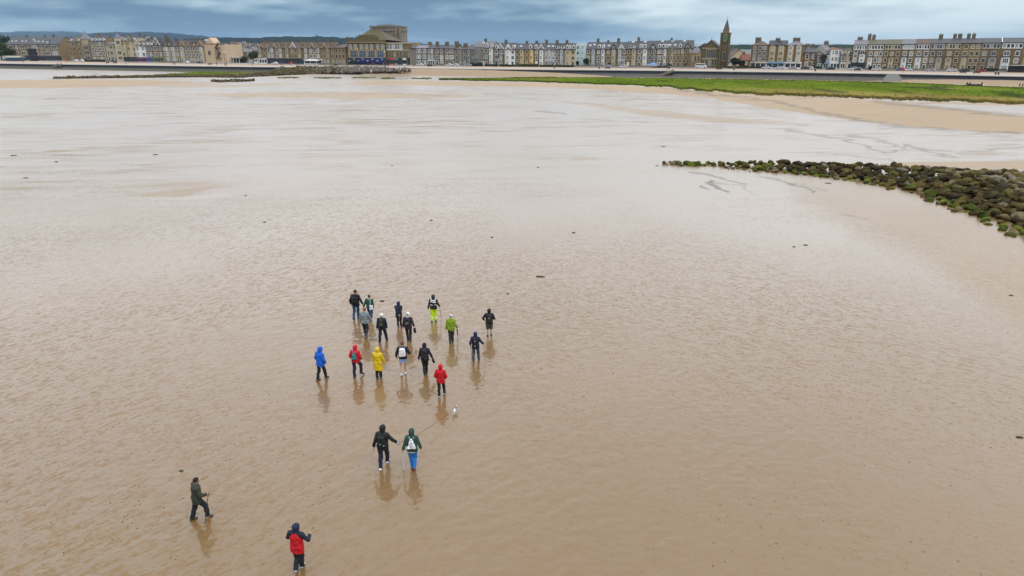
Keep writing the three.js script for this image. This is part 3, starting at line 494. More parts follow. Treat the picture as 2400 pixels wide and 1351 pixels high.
const geoCache = new Map(), cached = (k, f) => { if (!geoCache.has(k)) geoCache.set(k, f()); return geoCache.get(k); };
const rd = (v) => Math.round(v * 10) / 10;
function frameGeo(w, h, lights, bars, arch) {
  return cached(`f${w},${h},${lights},${bars},${arch}`, () => {
    const t = 0.2, d = 0.16, L = [box(w + 0.3, t * 1.5, d + 0.08, 0, -h / 2 - t * 0.75, d / 2), box(w + 0.2, t * 1.5, d, 0, h / 2 + t * 0.75, d / 2), box(t, h, d, -w / 2 - t / 2, 0, d / 2), box(t, h, d, w / 2 + t / 2, 0, d / 2)];
    for (let i = 1; i < lights; i++) L.push(box(0.13, h, d - 0.03, -w / 2 + w * i / lights, 0, d / 2));
    if (bars) L.push(box(w, 0.09, d - 0.06, 0, 0.06 * h, d / 2));
    return merge(L);
  });
}
const paneGeo = (w, h) => cached(`p${w},${h}`, () => box(w, h, 0.05, 0, 0, 0.025));
let glassCount = 0;
function addWindow(parent, x, y, z, w, h, o = {}) {                         // centre x, y on the plane z
  w = rd(w); h = rd(h);
  const f = part('window', frameGeo(w, h, o.lights || 1, o.bars !== false), o.frame || F.white, parent); f.position.set(x, y, z); if (o.ry) f.rotation.y = o.ry;
  part('pane', paneGeo(w, h), (glassCount++ * 7 + 3) % 11 < 3 ? curtain : glass, f).position.set(0, 0, 0.012);
  return f;
}
function addDoor(parent, x, y, z, w, h, mat, frame = F.white) {
  const d = part('door', cached(`d${w},${h}`, () => merge([box(w, h, 0.08, 0, h / 2, 0.04), box(w, 0.06, 0.03, 0, h * 0.72, 0.09)])), mat, parent); d.position.set(x, y, z);
  part('door_frame', cached(`df${w},${h}`, () => merge([box(0.18, h + 0.2, 0.14, -w / 2 - 0.09, h / 2 + 0.1, 0.07), box(0.18, h + 0.2, 0.14, w / 2 + 0.09, h / 2 + 0.1, 0.07), box(w, 0.3, 0.14, 0, h + 0.05, 0.07)])), frame, d);
  return d;
}
function chimneyGeo(w, h, d, pots) { return cached(`c${w},${h},${d},${pots}`, () => { const L = [box(w, h, d, 0, h / 2, 0), box(w + 0.16, 0.18, d + 0.16, 0, h - 0.12, 0)]; for (let i = 0; i < pots; i++) { const c = new THREE.CylinderGeometry(0.12, 0.15, 0.55, 8); c.translate(-w / 2 + w * (i + 0.5) / pots, h + 0.26, 0); L.push(c); } return merge(L); }); }
const BR = mulberry(99);
function house(o) {
  const by = o.by, A = ground(o.x[0], by ? by : piece(basePx, o.x[0]), P), B = ground(o.x[1], by ? by : piece(basePx, o.x[1]), P);
  if (o.back) { A.z -= o.back; B.z -= o.back; A.x *= 1 + o.back / -A.z * 0.99; B.x *= 1 + o.back / -B.z * 0.99; }
  const mid = A.clone().add(B).multiplyScalar(0.5), w = A.distanceTo(B) - 0.01, turn = Math.atan2(-(B.z - A.z), B.x - A.x);
  const eave = heightAt(mid.z, o.eave) - P, D = o.depth || 10, rz = -D / 2, ridge = o.ridge ? heightAt(mid.z + rz * 0.9, o.ridge) - P : eave + 3;
  const h = thing(o.name || 'terraced_house', o.label, o.cat || 'house', mid, turn, o.group);
  const wall = o.wall || W.stone, frame = o.frame || F.white, nf = o.nf || 3, roofM = o.roof || R.slate;
  const shopH = o.shop ? 3.3 : 0;
  // walls and roof
  const gableEnds = !o.flat && !o.hip;
  const prof = gableEnds ? [[0, 0], [0, eave], [rz, ridge - 0.25], [-D, eave], [-D, 0]] : [[0, 0], [0, eave], [-D, eave], [-D, 0]];
  part('wall', prism(prof, w), wall, h);
  let roof;
  if (o.flat) { roof = part('roof', merge([box(w, 0.25, D, 0, eave + 0.12, -D / 2), box(w, 0.5, 0.2, 0, eave + 0.25, 0.06)]), roofM, h); }
  else if (o.hip) {
    const e = 0.35, x0 = -w / 2 - e, x1 = w / 2 + e, hx = Math.min(o.hip, w / 2 - 0.1), pos = [x0, eave, e, x1, eave, e, x1, eave, -D - e, x0, eave, -D - e, x0 + hx, ridge, rz, x1 - hx, ridge, rz], idx = [0, 1, 5, 0, 5, 4, 1, 2, 5, 2, 3, 4, 2, 4, 5, 3, 0, 4, 0, 2, 1, 0, 3, 2];
    const g = new THREE.BufferGeometry(); g.setAttribute('position', new THREE.Float32BufferAttribute(pos, 3)); g.setAttribute('uv', new THREE.Float32BufferAttribute(pos.flatMap((_, i) => i % 3 === 2 ? [] : [pos[i]]).slice(0, 12), 2)); g.setIndex(idx); const f = g.toNonIndexed(); f.computeVertexNormals(); roof = part('roof', f, roofM, h);
  } else {
    const e = 0.4, sl = (ridge - eave) / (-rz), t = 0.22;
    roof = part('roof', prism([[e, eave - e * sl], [e, eave - e * sl + t], [rz, ridge + t], [-D - e, eave - e * sl + t], [-D - e, eave - e * sl], [rz, ridge]], w - 0.02), roofM, h);
    part('gutter', cached(`g${rd(w)}`, () => box(rd(w) - 0.06, 0.16, 0.16)), F.dark, h).position.set(0, eave - e * sl * 0.6 + 0.02, e + 0.1);
  }
  for (const c of o.chim || []) { const [u, cw = 1.6, chh = 1.9, pots = 4, m = W.dark] = Array.isArray(c) ? c : [c]; part('chimney', chimneyGeo(cw, chh + 0.75, 0.8, pots), m, roof).position.set(-w / 2 + u * w, ridge - 1.2, rz); }
  if (o.party) part('party_wall', prism([[0.3, eave - 0.3], [0.3, eave + 0.35], [rz, ridge + 0.45], [rz, ridge - 0.2]], 0.3), F.white, h).position.x = -w / 2 + 0.16;
  // columns of openings
  const cols = o.cols ?? 'BW', weights = { B: 1.5, C: 1.5, W: 1, D: 1, T: 1.4, P: 1.2, w: 0.8, '-': 0.6, L: 1.2 }, total = [...cols].reduce((s, c) => s + weights[c], 0);
  const fh = (eave - shopH) / nf; let x = -w / 2 * 0.94; const unit = w * 0.94 / total;
  [...cols].forEach((c) => {
    const cw = weights[c] * unit, xc = x + cw / 2; x += cw;
    if (c === '-') return;
    if (c === 'B' || c === 'C') {
      const bw = cw * 0.7, bn = c === 'C' ? (o.bayFloors || nf - 1) : (o.bayFloors || nf), bh = shopH + fh * bn - (bn === nf ? 0.45 : 0.1), y0 = shopH, d = 0.85, s = 0.55;
      const bay = part('bay', prism([[-bw / 2, 0], [-bw / 2 + s, d], [bw / 2 - s, d], [bw / 2, 0]], bh - y0, 'z').rotateX(Math.PI / 2).translate(0, (bh - y0) / 2, 0), o.bay || wall, h);

      bay.position.set(xc, y0, 0.01);
      if (bn < nf || o.bayCap) part('bay_roof', cached(`br${rd(bw)}`, () => { const bq = rd(bw); return prism([[-0.05, 0], [d + 0.2, 0], [d + 0.2, 0.1], [-0.05, 0.75]], bq + 0.1); }), o.bayRoof || R.dark, bay).position.y = bh - y0 + 0.01;
      for (let k = 0; k < bn; k++) addWindow(h, xc, shopH + k * fh + fh * 0.52, d + 0.02, Math.max(0.9, bw - 2 * s - 0.35), fh * 0.56, { lights: bw > 2.4 ? 3 : 2, frame });
      for (let k = bn; k < nf; k++) addWindow(h, xc, shopH + k * fh + fh * 0.5, 0.01, cw * 0.42, fh * 0.5, { lights: 2, frame });
      return;
    }
    for (let k = 0; k < nf; k++) {
      if (c === 'D' && k === 0 && !shopH) { addDoor(h, xc, 0.25, 0.01, 1.05, 2.3, o.door || DOOR.dark, frame); continue; }
      const ww = c === 'T' ? cw * 0.68 : c === 'P' ? cw * 0.62 : c === 'L' ? cw * 0.66 : Math.min(1.5, cw * 0.58), hh = fh * (k === nf - 1 && nf > 2 ? 0.48 : 0.54);
      addWindow(h, xc, shopH + k * fh + fh * 0.5, 0.01, ww, hh, { lights: c === 'T' ? 3 : c === 'P' || c === 'L' ? 2 : 1, frame });
    }
  });
  if (o.course) part('string_course', merge(Array.from({ length: nf - 1 }, (_, k) => box(w - 0.04, 0.18, 0.12, 0, shopH + (k + 1) * fh - 0.02, 0.05))), o.course, h);
  if (o.shop) {
    const s = part('shopfront', merge([box(w - 0.04, 0.75, 0.5, 0, shopH - 0.4, 0.25), box(w - 0.04, 0.5, 0.3, 0, 0.25, 0.15), ...[-0.48, -0.16, 0.16, 0.48].map((u) => box(0.35, shopH - 1.3, 0.3, u * w * 0.97, (shopH - 0.78) / 2 + 0.11, 0.15))]), o.shop, h);
    part('shop_window', box(w - 0.3, shopH - 1.32, 0.08, 0, (shopH - 0.78) / 2 + 0.11, 0.08), glass, s);
    if (o.awning) part('awning', prism([[0.5, 2.5], [1.7, 2.1], [1.7, 2.2], [0.5, 2.75]], w * 0.7), o.awning, s);
  }
  // attic: dormers, skylights, cross gables
  const slopeAt = (u) => [lerp(0, rz, u), lerp(eave, ridge, u)];
  for (const [kind, u, k2] of o.attic || []) {
    const xc = -w / 2 + u * w;
    if (kind === 's') { const [z, y] = slopeAt(k2 || 0.5), a = Math.atan2(ridge - eave, -rz); const sk = part('skylight', cached('sky', () => merge([box(1.25, 1.35, 0.14)])), F.white, roof); sk.position.set(xc, y + 0.22, z + 0.04); sk.rotation.x = -(Math.PI / 2 - a); part('pane', cached('skyp', () => box(0.95, 1.05, 0.05, 0, 0, 0.08)), skyGlass, sk); continue; }
    if (kind === 'd' || kind === 'r' || kind === 'f') {
      const dw = kind === 'f' ? (k2 || 3) : 1.7, dh = kind === 'f' ? 1.7 : 1.8, y0 = eave + 0.35, z0 = -0.5 - 0.1;
      const prof = kind === 'r' ? Array.from({ length: 9 }, (_, i) => [Math.cos(Math.PI - i * Math.PI / 8) * dw / 2, dh * 0.72 + Math.sin(i * Math.PI / 8) * dw * 0.42]).concat([[dw / 2, 0], [-dw / 2, 0]]) : kind === 'd' ? [[-dw / 2, 0], [-dw / 2, dh], [0, dh + 0.95], [dw / 2, dh], [dw / 2, 0]] : [[-dw / 2, 0], [-dw / 2, dh], [dw / 2, dh], [dw / 2, 0]];
      const dg = part('dormer', prism(prof, 3, 'z'), o.dormer || F.white, h); dg.position.set(xc, y0, z0 - 1.5);
      if (kind === 'd') part('dormer_roof', cached('dr', () => merge([-1, 1].map((sg) => box(1.45, 0.14, 3.3).rotateZ(-sg * 0.84).translate(sg * 0.5, 2.34, 0.02)))), o.dormerRoof || roofM, dg); else if (kind === 'f') part('dormer_roof', box(dw + 0.3, 0.16, 3.4, 0, dh + 0.09, 0.1), R.dark, dg);
      const n = kind === 'f' ? Math.max(1, Math.round(dw / 1.5)) : 1;
      for (let i = 0; i < n; i++) addWindow(h, xc - dw / 2 + dw * (i + 0.5) / n, y0 + dh * 0.52, z0 + 0.01, Math.min(0.85, dw / n * 0.7), kind === 'f' ? 1.1 : 1.15, { frame: o.dormer === W.stone ? F.stone : F.white, bars: false });
      continue;
    }
    // cross gables: 'G' white bargeboards, 'g' dark ones, 'k' stone coped, 't' tall stone
    const gw = (k2 || 0.5) * w, ah = Math.max(1.5, Math.min(gw * 0.62, (o.gableTop ? heightAt(mid.z, o.gableTop) - P : ridge) - eave)), y0 = eave - 0.4;
    const gb = part('gable', prism([[-gw / 2, 0], [0, ah + 0.4], [gw / 2, 0]], 3.6, 'z'), o.gable || wall, h); gb.position.set(xc, y0, 0.06 - 1.8);
    const a = Math.atan2(ah + 0.4, gw / 2), len = Math.hypot(gw / 2, ah + 0.4) + 0.3;
    part('gable_roof', merge([-1, 1].map((sg) => box(len, 0.2, 4).rotateZ(-sg * a).translate(sg * gw / 4 + sg * 0.04, (ah + 0.4) / 2 + 0.12, -0.1))), roofM, gb);
    part('bargeboard', merge([-1, 1].map((sg) => box(len, 0.42, 0.16).rotateZ(-sg * a).translate(sg * gw / 4 + sg * 0.03, (ah + 0.4) / 2 + 0.02, 1.98))), kind === 'G' ? F.white : kind === 'k' ? F.stone : F.dark, gb);
    addWindow(h, xc, y0 + ah * 0.36, 0.07, 0.95, Math.min(1.5, ah * 0.42), { frame: kind === 'k' ? F.stone : F.white, bars: false });
  }
  if (o.balcony) for (const k of o.balcony) { const y = shopH + k * fh - 0.1, b = part('balcony', merge([box(w * 0.8, 0.16, 1.1, 0, y, 0.9), box(w * 0.8, 0.08, 0.08, 0, y + 1, 1.4), ...Array.from({ length: 9 }, (_, i) => box(0.06, 0.95, 0.06, -w * 0.4 + w * 0.8 * (i + 0.03) / 8.1, y + 0.53, 1.4))]), o.balconyMat || F.white, h); }
  if (o.garden !== false && !o.shop && !o.back) part('garden_wall', merge([box(w - 0.1, 0.8, 0.25, 0, 0.4, 4.6), box(w - 0.06, 0.1, 0.35, 0, 0.85, 4.6)]), o.gardenWall || W.grey, h);

  return { h, w, eave, ridge, mid, turn, D };
}
const skyGlass = new THREE.MeshPhysicalMaterial({ name: 'skylight glass', color: new THREE.Color().setRGB(0.3, 0.33, 0.36), roughness: 0.05 });


// --- the left end
house({ x: [20, 145], eave: 104, ridge: 86.5, nf: 2, shop: SHOP.navy, cols: 'PWPWTWPT', wall: W.ochre, frame: F.white, roof: R.slate, chim: [[0.28, 1.6, 1.6], [0.62, 1.2, 1.4], [0.78, 2, 1.9]], attic: [['s', 0.08, 0.4], ['s', 0.15, 0.4], ['s', 0.27, 0.4], ['s', 0.34, 0.4], ['s', 0.46, 0.6], ['s', 0.52, 0.35], ['s', 0.58, 0.35], ['s', 0.66, 0.35], ['d', 0.77]], depth: 14, label: 'long ochre stone row with a line of white skylights at the left end', cat: 'building', name: 'shop_row' });
house({ x: [166, 197], eave: 97.5, ridge: 86, nf: 4, cols: 'WBW', wall: W.stone, frame: F.stone, roof: R.brown, attic: [['f', 0.2, 2.2], ['d', 0.78]], chim: [0.9], label: 'stone house left of the grey slate turret' });
house({ x: [217, 253], eave: 97, ridge: 86, nf: 4, cols: 'PWPW', wall: W.stone, frame: F.white, roof: R.slate, attic: [['d', 0.12], ['d', 0.37], ['d', 0.62], ['d', 0.88]], chim: [[0.3, 2.6, 2.4, 5, W.brick]], label: 'stone house with four white pointed dormers right of the slate turret' });
house({ x: [253, 277], eave: 104, ridge: 98, nf: 3, cols: 'WTW', wall: W.pale, frame: F.cream, roof: R.grey, chim: [0.3], label: 'low pale rendered house left of the cream turret' });
house({ x: [290, 303], eave: 96.5, ridge: 86, nf: 3, shop: SHOP.navy, cols: 'B', wall: W.stone, bay: W.cream, frame: F.cream, attic: [['d', 0.5]], label: 'narrow house with one white dormer beside the cream turret' });
house({ x: [303, 323], eave: 96, ridge: 85, nf: 3, shop: SHOP.dark, cols: 'BW', wall: W.cream, bay: W.cream, frame: F.cream, attic: [['k', 0.35, 0.6], ['d', 0.85]], gable: W.cream, chim: [0.95], label: 'cream house with a pointed cream gable next to the white house' });
house({ x: [323, 345], eave: 107.5, ridge: 95.5, nf: 2, shop: SHOP.purple, cols: 'BP', wall: W.white, bay: W.white, roof: R.brown, attic: [['d', 0.25], ['d', 0.75]], chim: [0.8], label: 'white house with a plum shopfront among the brown terraces on the left' });
house({ x: [345, 361], eave: 107.5, ridge: 95, nf: 2, shop: SHOP.blue, cols: 'WW', wall: W.brown, roof: R.slate, attic: [['d', 0.25], ['d', 0.75]], label: 'brown house with a blue shopfront right of the white house' });
house({ x: [361, 385], eave: 106, ridge: 91, nf: 2, shop: SHOP.green, cols: 'TW', wall: W.brown, frame: F.white, roof: R.dark, attic: [['G', 0.45, 0.8]], gableTop: 86, chim: [[0.95, 2.4, 2.6, 5]], label: 'tall gabled brown house over a green shop sign' });
house({ x: [385, 423], eave: 108.5, ridge: 96, nf: 3, cols: 'WBWBW', wall: W.stone, bay: W.pale, frame: F.white, roof: R.dark, attic: [['d', 0.15], ['d', 0.4], ['d', 0.85]], dormer: W.stone, chim: [[0.1, 2, 2.4], [0.55, 2.2, 2]], label: 'brown stone pair with mansard dormers left of the hotel gables' });
house({ x: [423, 484], eave: 109, ridge: 96, nf: 3, cols: 'BWWWWB', wall: W.stone, bay: W.pale, frame: F.white, roof: R.brown, attic: [['k', 0.15, 0.26], ['d', 0.42], ['d', 0.58], ['k', 0.84, 0.26]], dormer: W.stone, dormerRoof: R.dark, chim: [[0.1, 1.6, 1.6], [0.45, 2.6, 2], [0.62, 3, 2.2], [0.92, 2.6, 1.6]], course: F.stone, label: 'twin-gabled stone hotel left of the peach building', cat: 'hotel', name: 'hotel' });
{
  const q = house({ x: [484, 530], eave: 104, ridge: 101.5, nf: 4, cols: '', wall: W.peach, flat: true, roof: R.green, depth: 16, garden: false, label: 'tall peach rendered building with a dark zigzag fire escape', cat: 'building', name: 'rendered_building' });
  const h = q.h, w = q.w; part('gable', prism([[-w * 0.22, 0], [-w * 0.12, 2.6], [0, 4.4], [w * 0.13, 2], [w * 0.18, 0]], 6, 'z'), W.peach, h).position.set(-w * 0.2, q.eave - 0.1, -2.97);
  part('pilaster', merge([-0.49, -0.36, -0.24, -0.02, 0.02].map((u) => box(0.5, q.eave, 0.25, u * w, q.eave / 2, 0.12))), W.peach, h);
  for (let i = 0; i < 3; i++) { const x0 = w * 0.12, y = 3 + i * 3.4; part('fire_escape', merge([box(w * 0.28, 0.16, 1, x0 + w * 0.05, y, 0.55), box(w * 0.28, 0.07, 0.07, x0 + w * 0.05, y + 1, 1.02), box(0.22, Math.hypot(3.4, w * 0.16), 0.8).rotateZ((i % 2 ? 1 : -1) * Math.atan2(w * 0.16, 3.4)).translate(x0 + w * 0.05, y + 1.7, 0.6)]), F.iron, h); }
  addWindow(h, -w * 0.28, 6.5, 0.01, 2.2, 1.8, { frame: F.dark, lights: 2 });
  part('roof_tank', box(3.4, 2, 3, -w * 0.62, q.eave + 2.4, -6), F.white, h).visible;
}
// --- the stone parade with shops
const parade = [[608, 627, 'BW', 'white', [['k', 0.45, 0.6]], 'first from the left, over a white shopfront'], [627, 669, 'WBWB', 'navy', [['d', 0.2], ['k', 0.45, 0.28], ['d', 0.8]], 'over the long navy shopfront'], [669, 713, 'BWWB', 'dark', [['d', 0.15], ['G', 0.48, 0.34], ['d', 0.85]], 'with the tall white-edged gable'], [713, 757, 'BWWB', 'white', [['d', 0.2], ['k', 0.48, 0.3], ['d', 0.8]], 'over the white awning shops'], [757, 786, 'WBW', null, [['k', 0.22, 0.42], ['d', 0.7]], 'last before the theatre side street']];
parade.forEach(([x0, x1, cols, shop, attic, lab], i) => house({ x: [x0, x1], eave: 112.3, ridge: 100, nf: shop ? 2 : 3, shop: shop && SHOP[shop], cols, wall: i % 2 ? W.stone : W.dark, bay: W.stone, frame: i % 2 ? F.white : F.cream, roof: R.brown, attic, gableTop: i === 2 ? 91.5 : 97, dormer: W.stone, course: F.stone, chim: [[0.08, 2, 2.2, 4], [0.6, 1.6, 2, 3]], awning: i === 3 ? F.white : null, label: `stone parade house ${lab}`, group: undefined }));
house({ x: [786, 811], eave: 112, ridge: 107, nf: 3, cols: 'WWW', wall: W.stone, frame: F.stone, roof: R.brown, depth: 8, label: 'plain stone house on the side street left of the theatre' });

// --- the theatre
{
  const A = ground(817, 152, P), B = ground(905, 152.2, P), mid = A.clone().add(B).multiplyScalar(0.5), w = A.distanceTo(B), turn = Math.atan2(-(B.z - A.z), B.x - A.x);
  const t = thing('theatre', 'large stone seaside theatre with a mossy hipped roof and a high stage block', 'theatre', mid, turn), Y = (py, dz = 0) => heightAt(mid.z - dz, py) - P;
  const LX = (px, zl) => { let lo = -60, hi = 60; for (let i = 0; i < 40; i++) { const m = (lo + hi) / 2, wx = mid.x + m * Math.cos(turn) + zl * Math.sin(turn), wz = mid.z - m * Math.sin(turn) + zl * Math.cos(turn); pixelOf(wx, 10, wz)[0] < px ? lo = m : hi = m; } return (lo + hi) / 2; };
  const e = Y(98), D = 34, wr = w * 0.68, xr = w / 2;                        // a front block and a side wing to the right
  part('wall', merge([box(w, e, D, 0, e / 2, -D / 2)]), W.moss, t);
  part('cornice', merge([box(w + 0.8, 0.7, 0.9, 0, e - 0.3, 0.2), box(w + 0.5, 0.5, 0.6, 0, e * 0.655, 0.15), box(w + 0.5, 0.45, 0.6, 0, e * 0.3, 0.15)]), W.stone, t);
  const wing = part('side_wing', merge([box(wr, e * 0.97, D * 0.8, xr + wr / 2, e * 0.485, -D * 0.42 - 1)]), W.stone, t);
  part('wing_cornice', merge([box(wr + 0.5, 0.6, 0.8, xr + wr / 2, e * 0.95, -0.9), box(wr + 0.3, 0.5, 0.5, xr + wr / 2, e * 0.64, -0.9)]), F.stone, wing);
  part('parapet', merge([box(w + 0.4, 1.1, 0.8, 0, e + 0.55, 0), box(1.3, 2.4, 1.3, -w / 2 + 0.3, e + 1.6, 0), box(w * 0.6, 2.6, 0.9, 0.8, e + 1.8, -0.02), box(w * 0.44, 0.9, 0.85, 0.8, e + 3.5, -0.03)]), W.moss, t);
  const top = Y(71, 14), wx0 = -w * 0.28, wx1 = xr + wr * 0.45, roofG = new THREE.BufferGeometry();   // hipped auditorium roof
  const rp = [LX(833, -2.5), e + 1.2, -2.5, LX(908, -2.5), e + 1.1, -2.5, LX(947, -30), e + 0.9, -30, -w / 2 + 2, e + 1, -D, LX(866, -15), top, -15, LX(894, -15), top, -15, LX(902, -27), top, -27, LX(868, -27), top, -27];
  rp.push(LX(943, -4), e + 0.2, -4);
  const face = (idx) => { roofG.setAttribute('position', new THREE.Float32BufferAttribute(rp, 3)); roofG.setAttribute('uv', new THREE.Float32BufferAttribute(Array.from({ length: 9 }, (_, i) => [rp[i * 3], rp[i * 3 + 2]]).flat(), 2)); roofG.setIndex(idx); const q = roofG.toNonIndexed(); q.computeVertexNormals(); return q; };
  const mainRoof = part('roof', face([0, 1, 5, 0, 5, 4, 2, 3, 7, 2, 7, 6, 3, 0, 4, 3, 4, 7, 4, 5, 6, 4, 6, 7]), R.moss, t);
  part('slate_slope', face([1, 8, 5, 8, 6, 5, 8, 2, 6]), R.brown, mainRoof);
  const sx0 = w / 2 - w * 0.8 * 0.62, pxm = (px) => (px - 861) / FOCAL * (-(mid.z - 24) * cp + 4);
  const st0 = Y(63, 24), cx = (LX(871, -16) + LX(943, -16)) / 2, cw = LX(943, -16) - LX(871, -16);
  const stage = part('stage_tower', merge([box(cw, st0, 16, cx, st0 / 2, -24), box(cw + 1, 0.8, 17, cx, Y(72, 24), -24), box(cw + 0.8, 0.6, 16.8, cx, st0, -24)]), W.grey, t);
  for (const [px, ph, pz] of [[cx - cw / 2 + 0.8, 0.6, -15.9], [cx + cw / 2 - 0.9, 0.6, -15.9], [cx + cw * 0.33, 0.4, -15.95]]) part('tower_pier', box(1.7, st0 + ph, 1.6, px, (st0 + ph) / 2, pz), W.grey, stage);
  const dome = new THREE.SphereGeometry(1, 24, 8, 0, Math.PI * 2, 0, Math.PI / 2); dome.scale(cw * 0.4, Y(56.5, 24) - st0, 7); dome.translate(cx - cw * 0.04, st0, -24); part('stage_roof', dome, R.dark, stage);
  for (let i = 0; i < 7; i++) { const x = -w * 0.42 + w * 0.135 * i + (i > 1 ? w * 0.02 : 0) + (i > 4 ? w * 0.025 : 0); const f = addWindow(t, x, e * 0.79, 0.01, 1.9, 2.6, { frame: F.stone }); f.children[0].material = curtain; }
  for (let i = 0; i < 4; i++) addWindow(t, -w * 0.34 + i * w * 0.235, e * 0.475, 0.3, 3.4, 3.9, { frame: F.stone, lights: 3 }).children[0].material = MAT(0.05, 0.09, 0.18, 0.1);
  for (let i = 0; i < 5; i++) part('pilaster', box(0.8, e * 0.33, 0.5, -w * 0.46 + i * w * 0.235, e * 0.475, 0.2), F.stone, t);
  for (let i = 0; i < 6; i++) addWindow(t, xr + 1.6 + i * wr * 0.1, e * 0.8, -0.95, 1.3, 3.2, { frame: F.white, lights: 2 });
  for (let i = 0; i < 9; i++) addWindow(t, xr + 2 + i * wr * 0.108, e * 0.45, -0.95, 0.8, 3, { frame: F.stone });
  for (const [u0, u1, m, lab] of [[-0.5, -0.28, 'dark'], [-0.27, 0.5, 'bright']]) { const x = (u0 + u1) / 2 * w, ww = (u1 - u0) * w; const s = part('canopy', merge([box(ww, 2.4, 1.6, x, 2.9, 0.9), box(ww, 1.3, 0.3, x, 1.05, 0.2)]), SHOP[m], t); part('canopy_lights', merge(Array.from({ length: Math.round(ww / 3) }, (_, i) => box(0.7, 0.4, 0.1, x - ww / 2 + 1.2 + i * 3, 2.4 + (i % 2), 1.74))), F.white, s); }
  for (const [u, ww, m] of [[0.04, 0.1, 'redbrown'], [0.17, 0.18, 'red'], [0.34, 0.14, 'teal'], [0.5, 0.16, 'dark'], [0.66, 0.14, 'white'], [0.86, 0.22, 'dark']]) { const s = part('shopfront', merge([box(ww * wr, 1, 0.5, xr + u * wr + ww * wr / 2 - wr * 0.02, 3.4, -0.75), box(ww * wr, 0.6, 0.3, xr + u * wr + ww * wr / 2 - wr * 0.02, 0.3, -0.85)]), SHOP[m], t); part('shop_window', box(ww * wr - 0.2, 2.3, 0.1, xr + u * wr + ww * wr / 2 - wr * 0.02, 1.75, -0.9), glass, s); }
  part('service_block', box(w * 0.14, e * 0.55, 14, -w / 2 - w * 0.07, e * 0.275, -9), W.stone, t);
}
// --- the grey terrace right of the theatre
house({ x: [961, 976], eave: 113, ridge: 109.5, nf: 3, cols: '', wall: W.grey, roof: R.slate, garden: false, label: 'blank grey gable house squeezed right of the theatre' });
house({ x: [976, 1003], eave: 113.4, ridge: 106.2, nf: 3, cols: 'WBWB', wall: W.grey, frame: F.white, roof: R.lilac, chim: [[0.95, 2.2, 2.2]], label: 'grey terraced house with a lilac roof, first after the theatre' });
house({ x: [1003, 1020], eave: 113.6, ridge: 106.4, nf: 2, shop: SHOP.white, cols: 'WB', wall: W.grey, roof: R.slate, chim: [[0.95, 2, 2.4]], label: 'grey house over a white two-storey shopfront' });
house({ x: [1020, 1043], eave: 113.8, ridge: 107, nf: 3, cols: 'WC', wall: W.brown, bay: W.pale, roof: R.dark, chim: [[0.95, 2.4, 2.4]], label: 'brown house with white windows right of the white shop' });
house({ x: [1043, 1066], eave: 114, ridge: 106.5, nf: 3, cols: 'WT', wall: W.brown, bay: W.cream, roof: R.slate, chim: [[0.95, 2.6, 2.6]], attic: [], balcony: [1], balconyMat: F.grey, label: 'brown house with a long grey first-floor balcony rail' });
house({ x: [1066, 1094], eave: 116, ridge: 110.5, nf: 3, cols: 'WBW', wall: W.grey, frame: F.grey, roof: R.slate, attic: [['k', 0.5, 0.4]], chim: [0.25, [0.7, 2.6, 2.5]], label: 'grey house with a small pale pediment left of the scaffolding' });
house({ x: [1094, 1112], eave: 115.5, ridge: 107, nf: 3, cols: 'BW', wall: W.dark, bay: W.pale, frame: F.grey, roof: R.slate, label: 'dark grey house directly left of the scaffolded house' });
const scaf = house({ x: [1112, 1135], eave: 111, ridge: 98, nf: 3, cols: 'WBW', wall: W.grey, bay: W.palegrey, roof: R.grey, chim: [0.9], attic: [['s', 0.75, 0.8]], label: 'tall grey house standing behind scaffolding' });
{
  const s = thing('scaffolding', 'steel scaffolding with plank decks against a tall grey house', 'scaffolding', scaf.mid.clone(), scaf.turn), w = scaf.w, H = scaf.eave + 2;
  for (let i = 0; i < 6; i++) for (const z of [1.6, 2.9]) part('pole', cached(`sp${rd(H)}`, () => new THREE.CylinderGeometry(0.06, 0.06, rd(H), 6)), M.steel, s).position.set(-w * 0.62 + i * w * 0.25, H / 2, z);
  for (let k = 1; k < 6; k++) { part('deck', box(w * 1.3, 0.12, 1.3, 0, k * H / 5.3, 2.25), k % 2 ? F.stone : F.grey, s); part('guard_rail', merge([box(w * 1.3, 0.06, 0.06, 0, k * H / 5.3 + 1, 2.92), box(w * 1.3, 0.06, 0.06, 0, k * H / 5.3 + 0.5, 2.92)]), M.steel, s); }
}
house({ x: [1135, 1158], eave: 112, ridge: 98, nf: 3, cols: 'DB', wall: W.grey, bay: W.white, door: DOOR.red, roof: R.grey, attic: [['d', 0.25], ['d', 0.75]], label: 'house with a white bay, red door and two pointed dormers right of the scaffolding' });
house({ x: [1158, 1183], eave: 115.5, ridge: 101, nf: 3, cols: 'WC', wall: W.brown, roof: R.slate, attic: [['d', 0.2], ['G', 0.6, 0.72]], balcony: [1, 2], balconyMat: F.grey, chim: [0.9], label: 'dark timbered house with white bargeboards left of the white gabled house' });
house({ x: [1183, 1207], eave: 115.5, ridge: 101, nf: 3, cols: 'BW', wall: W.white, bay: W.white, gable: W.white, roof: R.slate, attic: [['G', 0.35, 0.68], ['r', 0.85]], label: 'bright white house with a pointed white gable' });
house({ x: [1207, 1230], eave: 115.5, ridge: 102.5, nf: 3, cols: 'DB', wall: W.ochre, bay: W.cream, frame: F.cream, roof: R.slate, attic: [['s', 0.5, 0.5]], chim: [[0.98, 1.2, 1.6]], label: 'ochre house with cream windows next to the bright white house' });
house({ x: [1230, 1252], eave: 115.5, ridge: 102.5, nf: 3, cols: 'WB', wall: W.ochre, bay: F.yellow, frame: F.yellow, roof: R.slate, attic: [['d', 0.55]], chim: [[0.98, 1.2, 1.6]], label: 'ochre house with yellow window surrounds' });
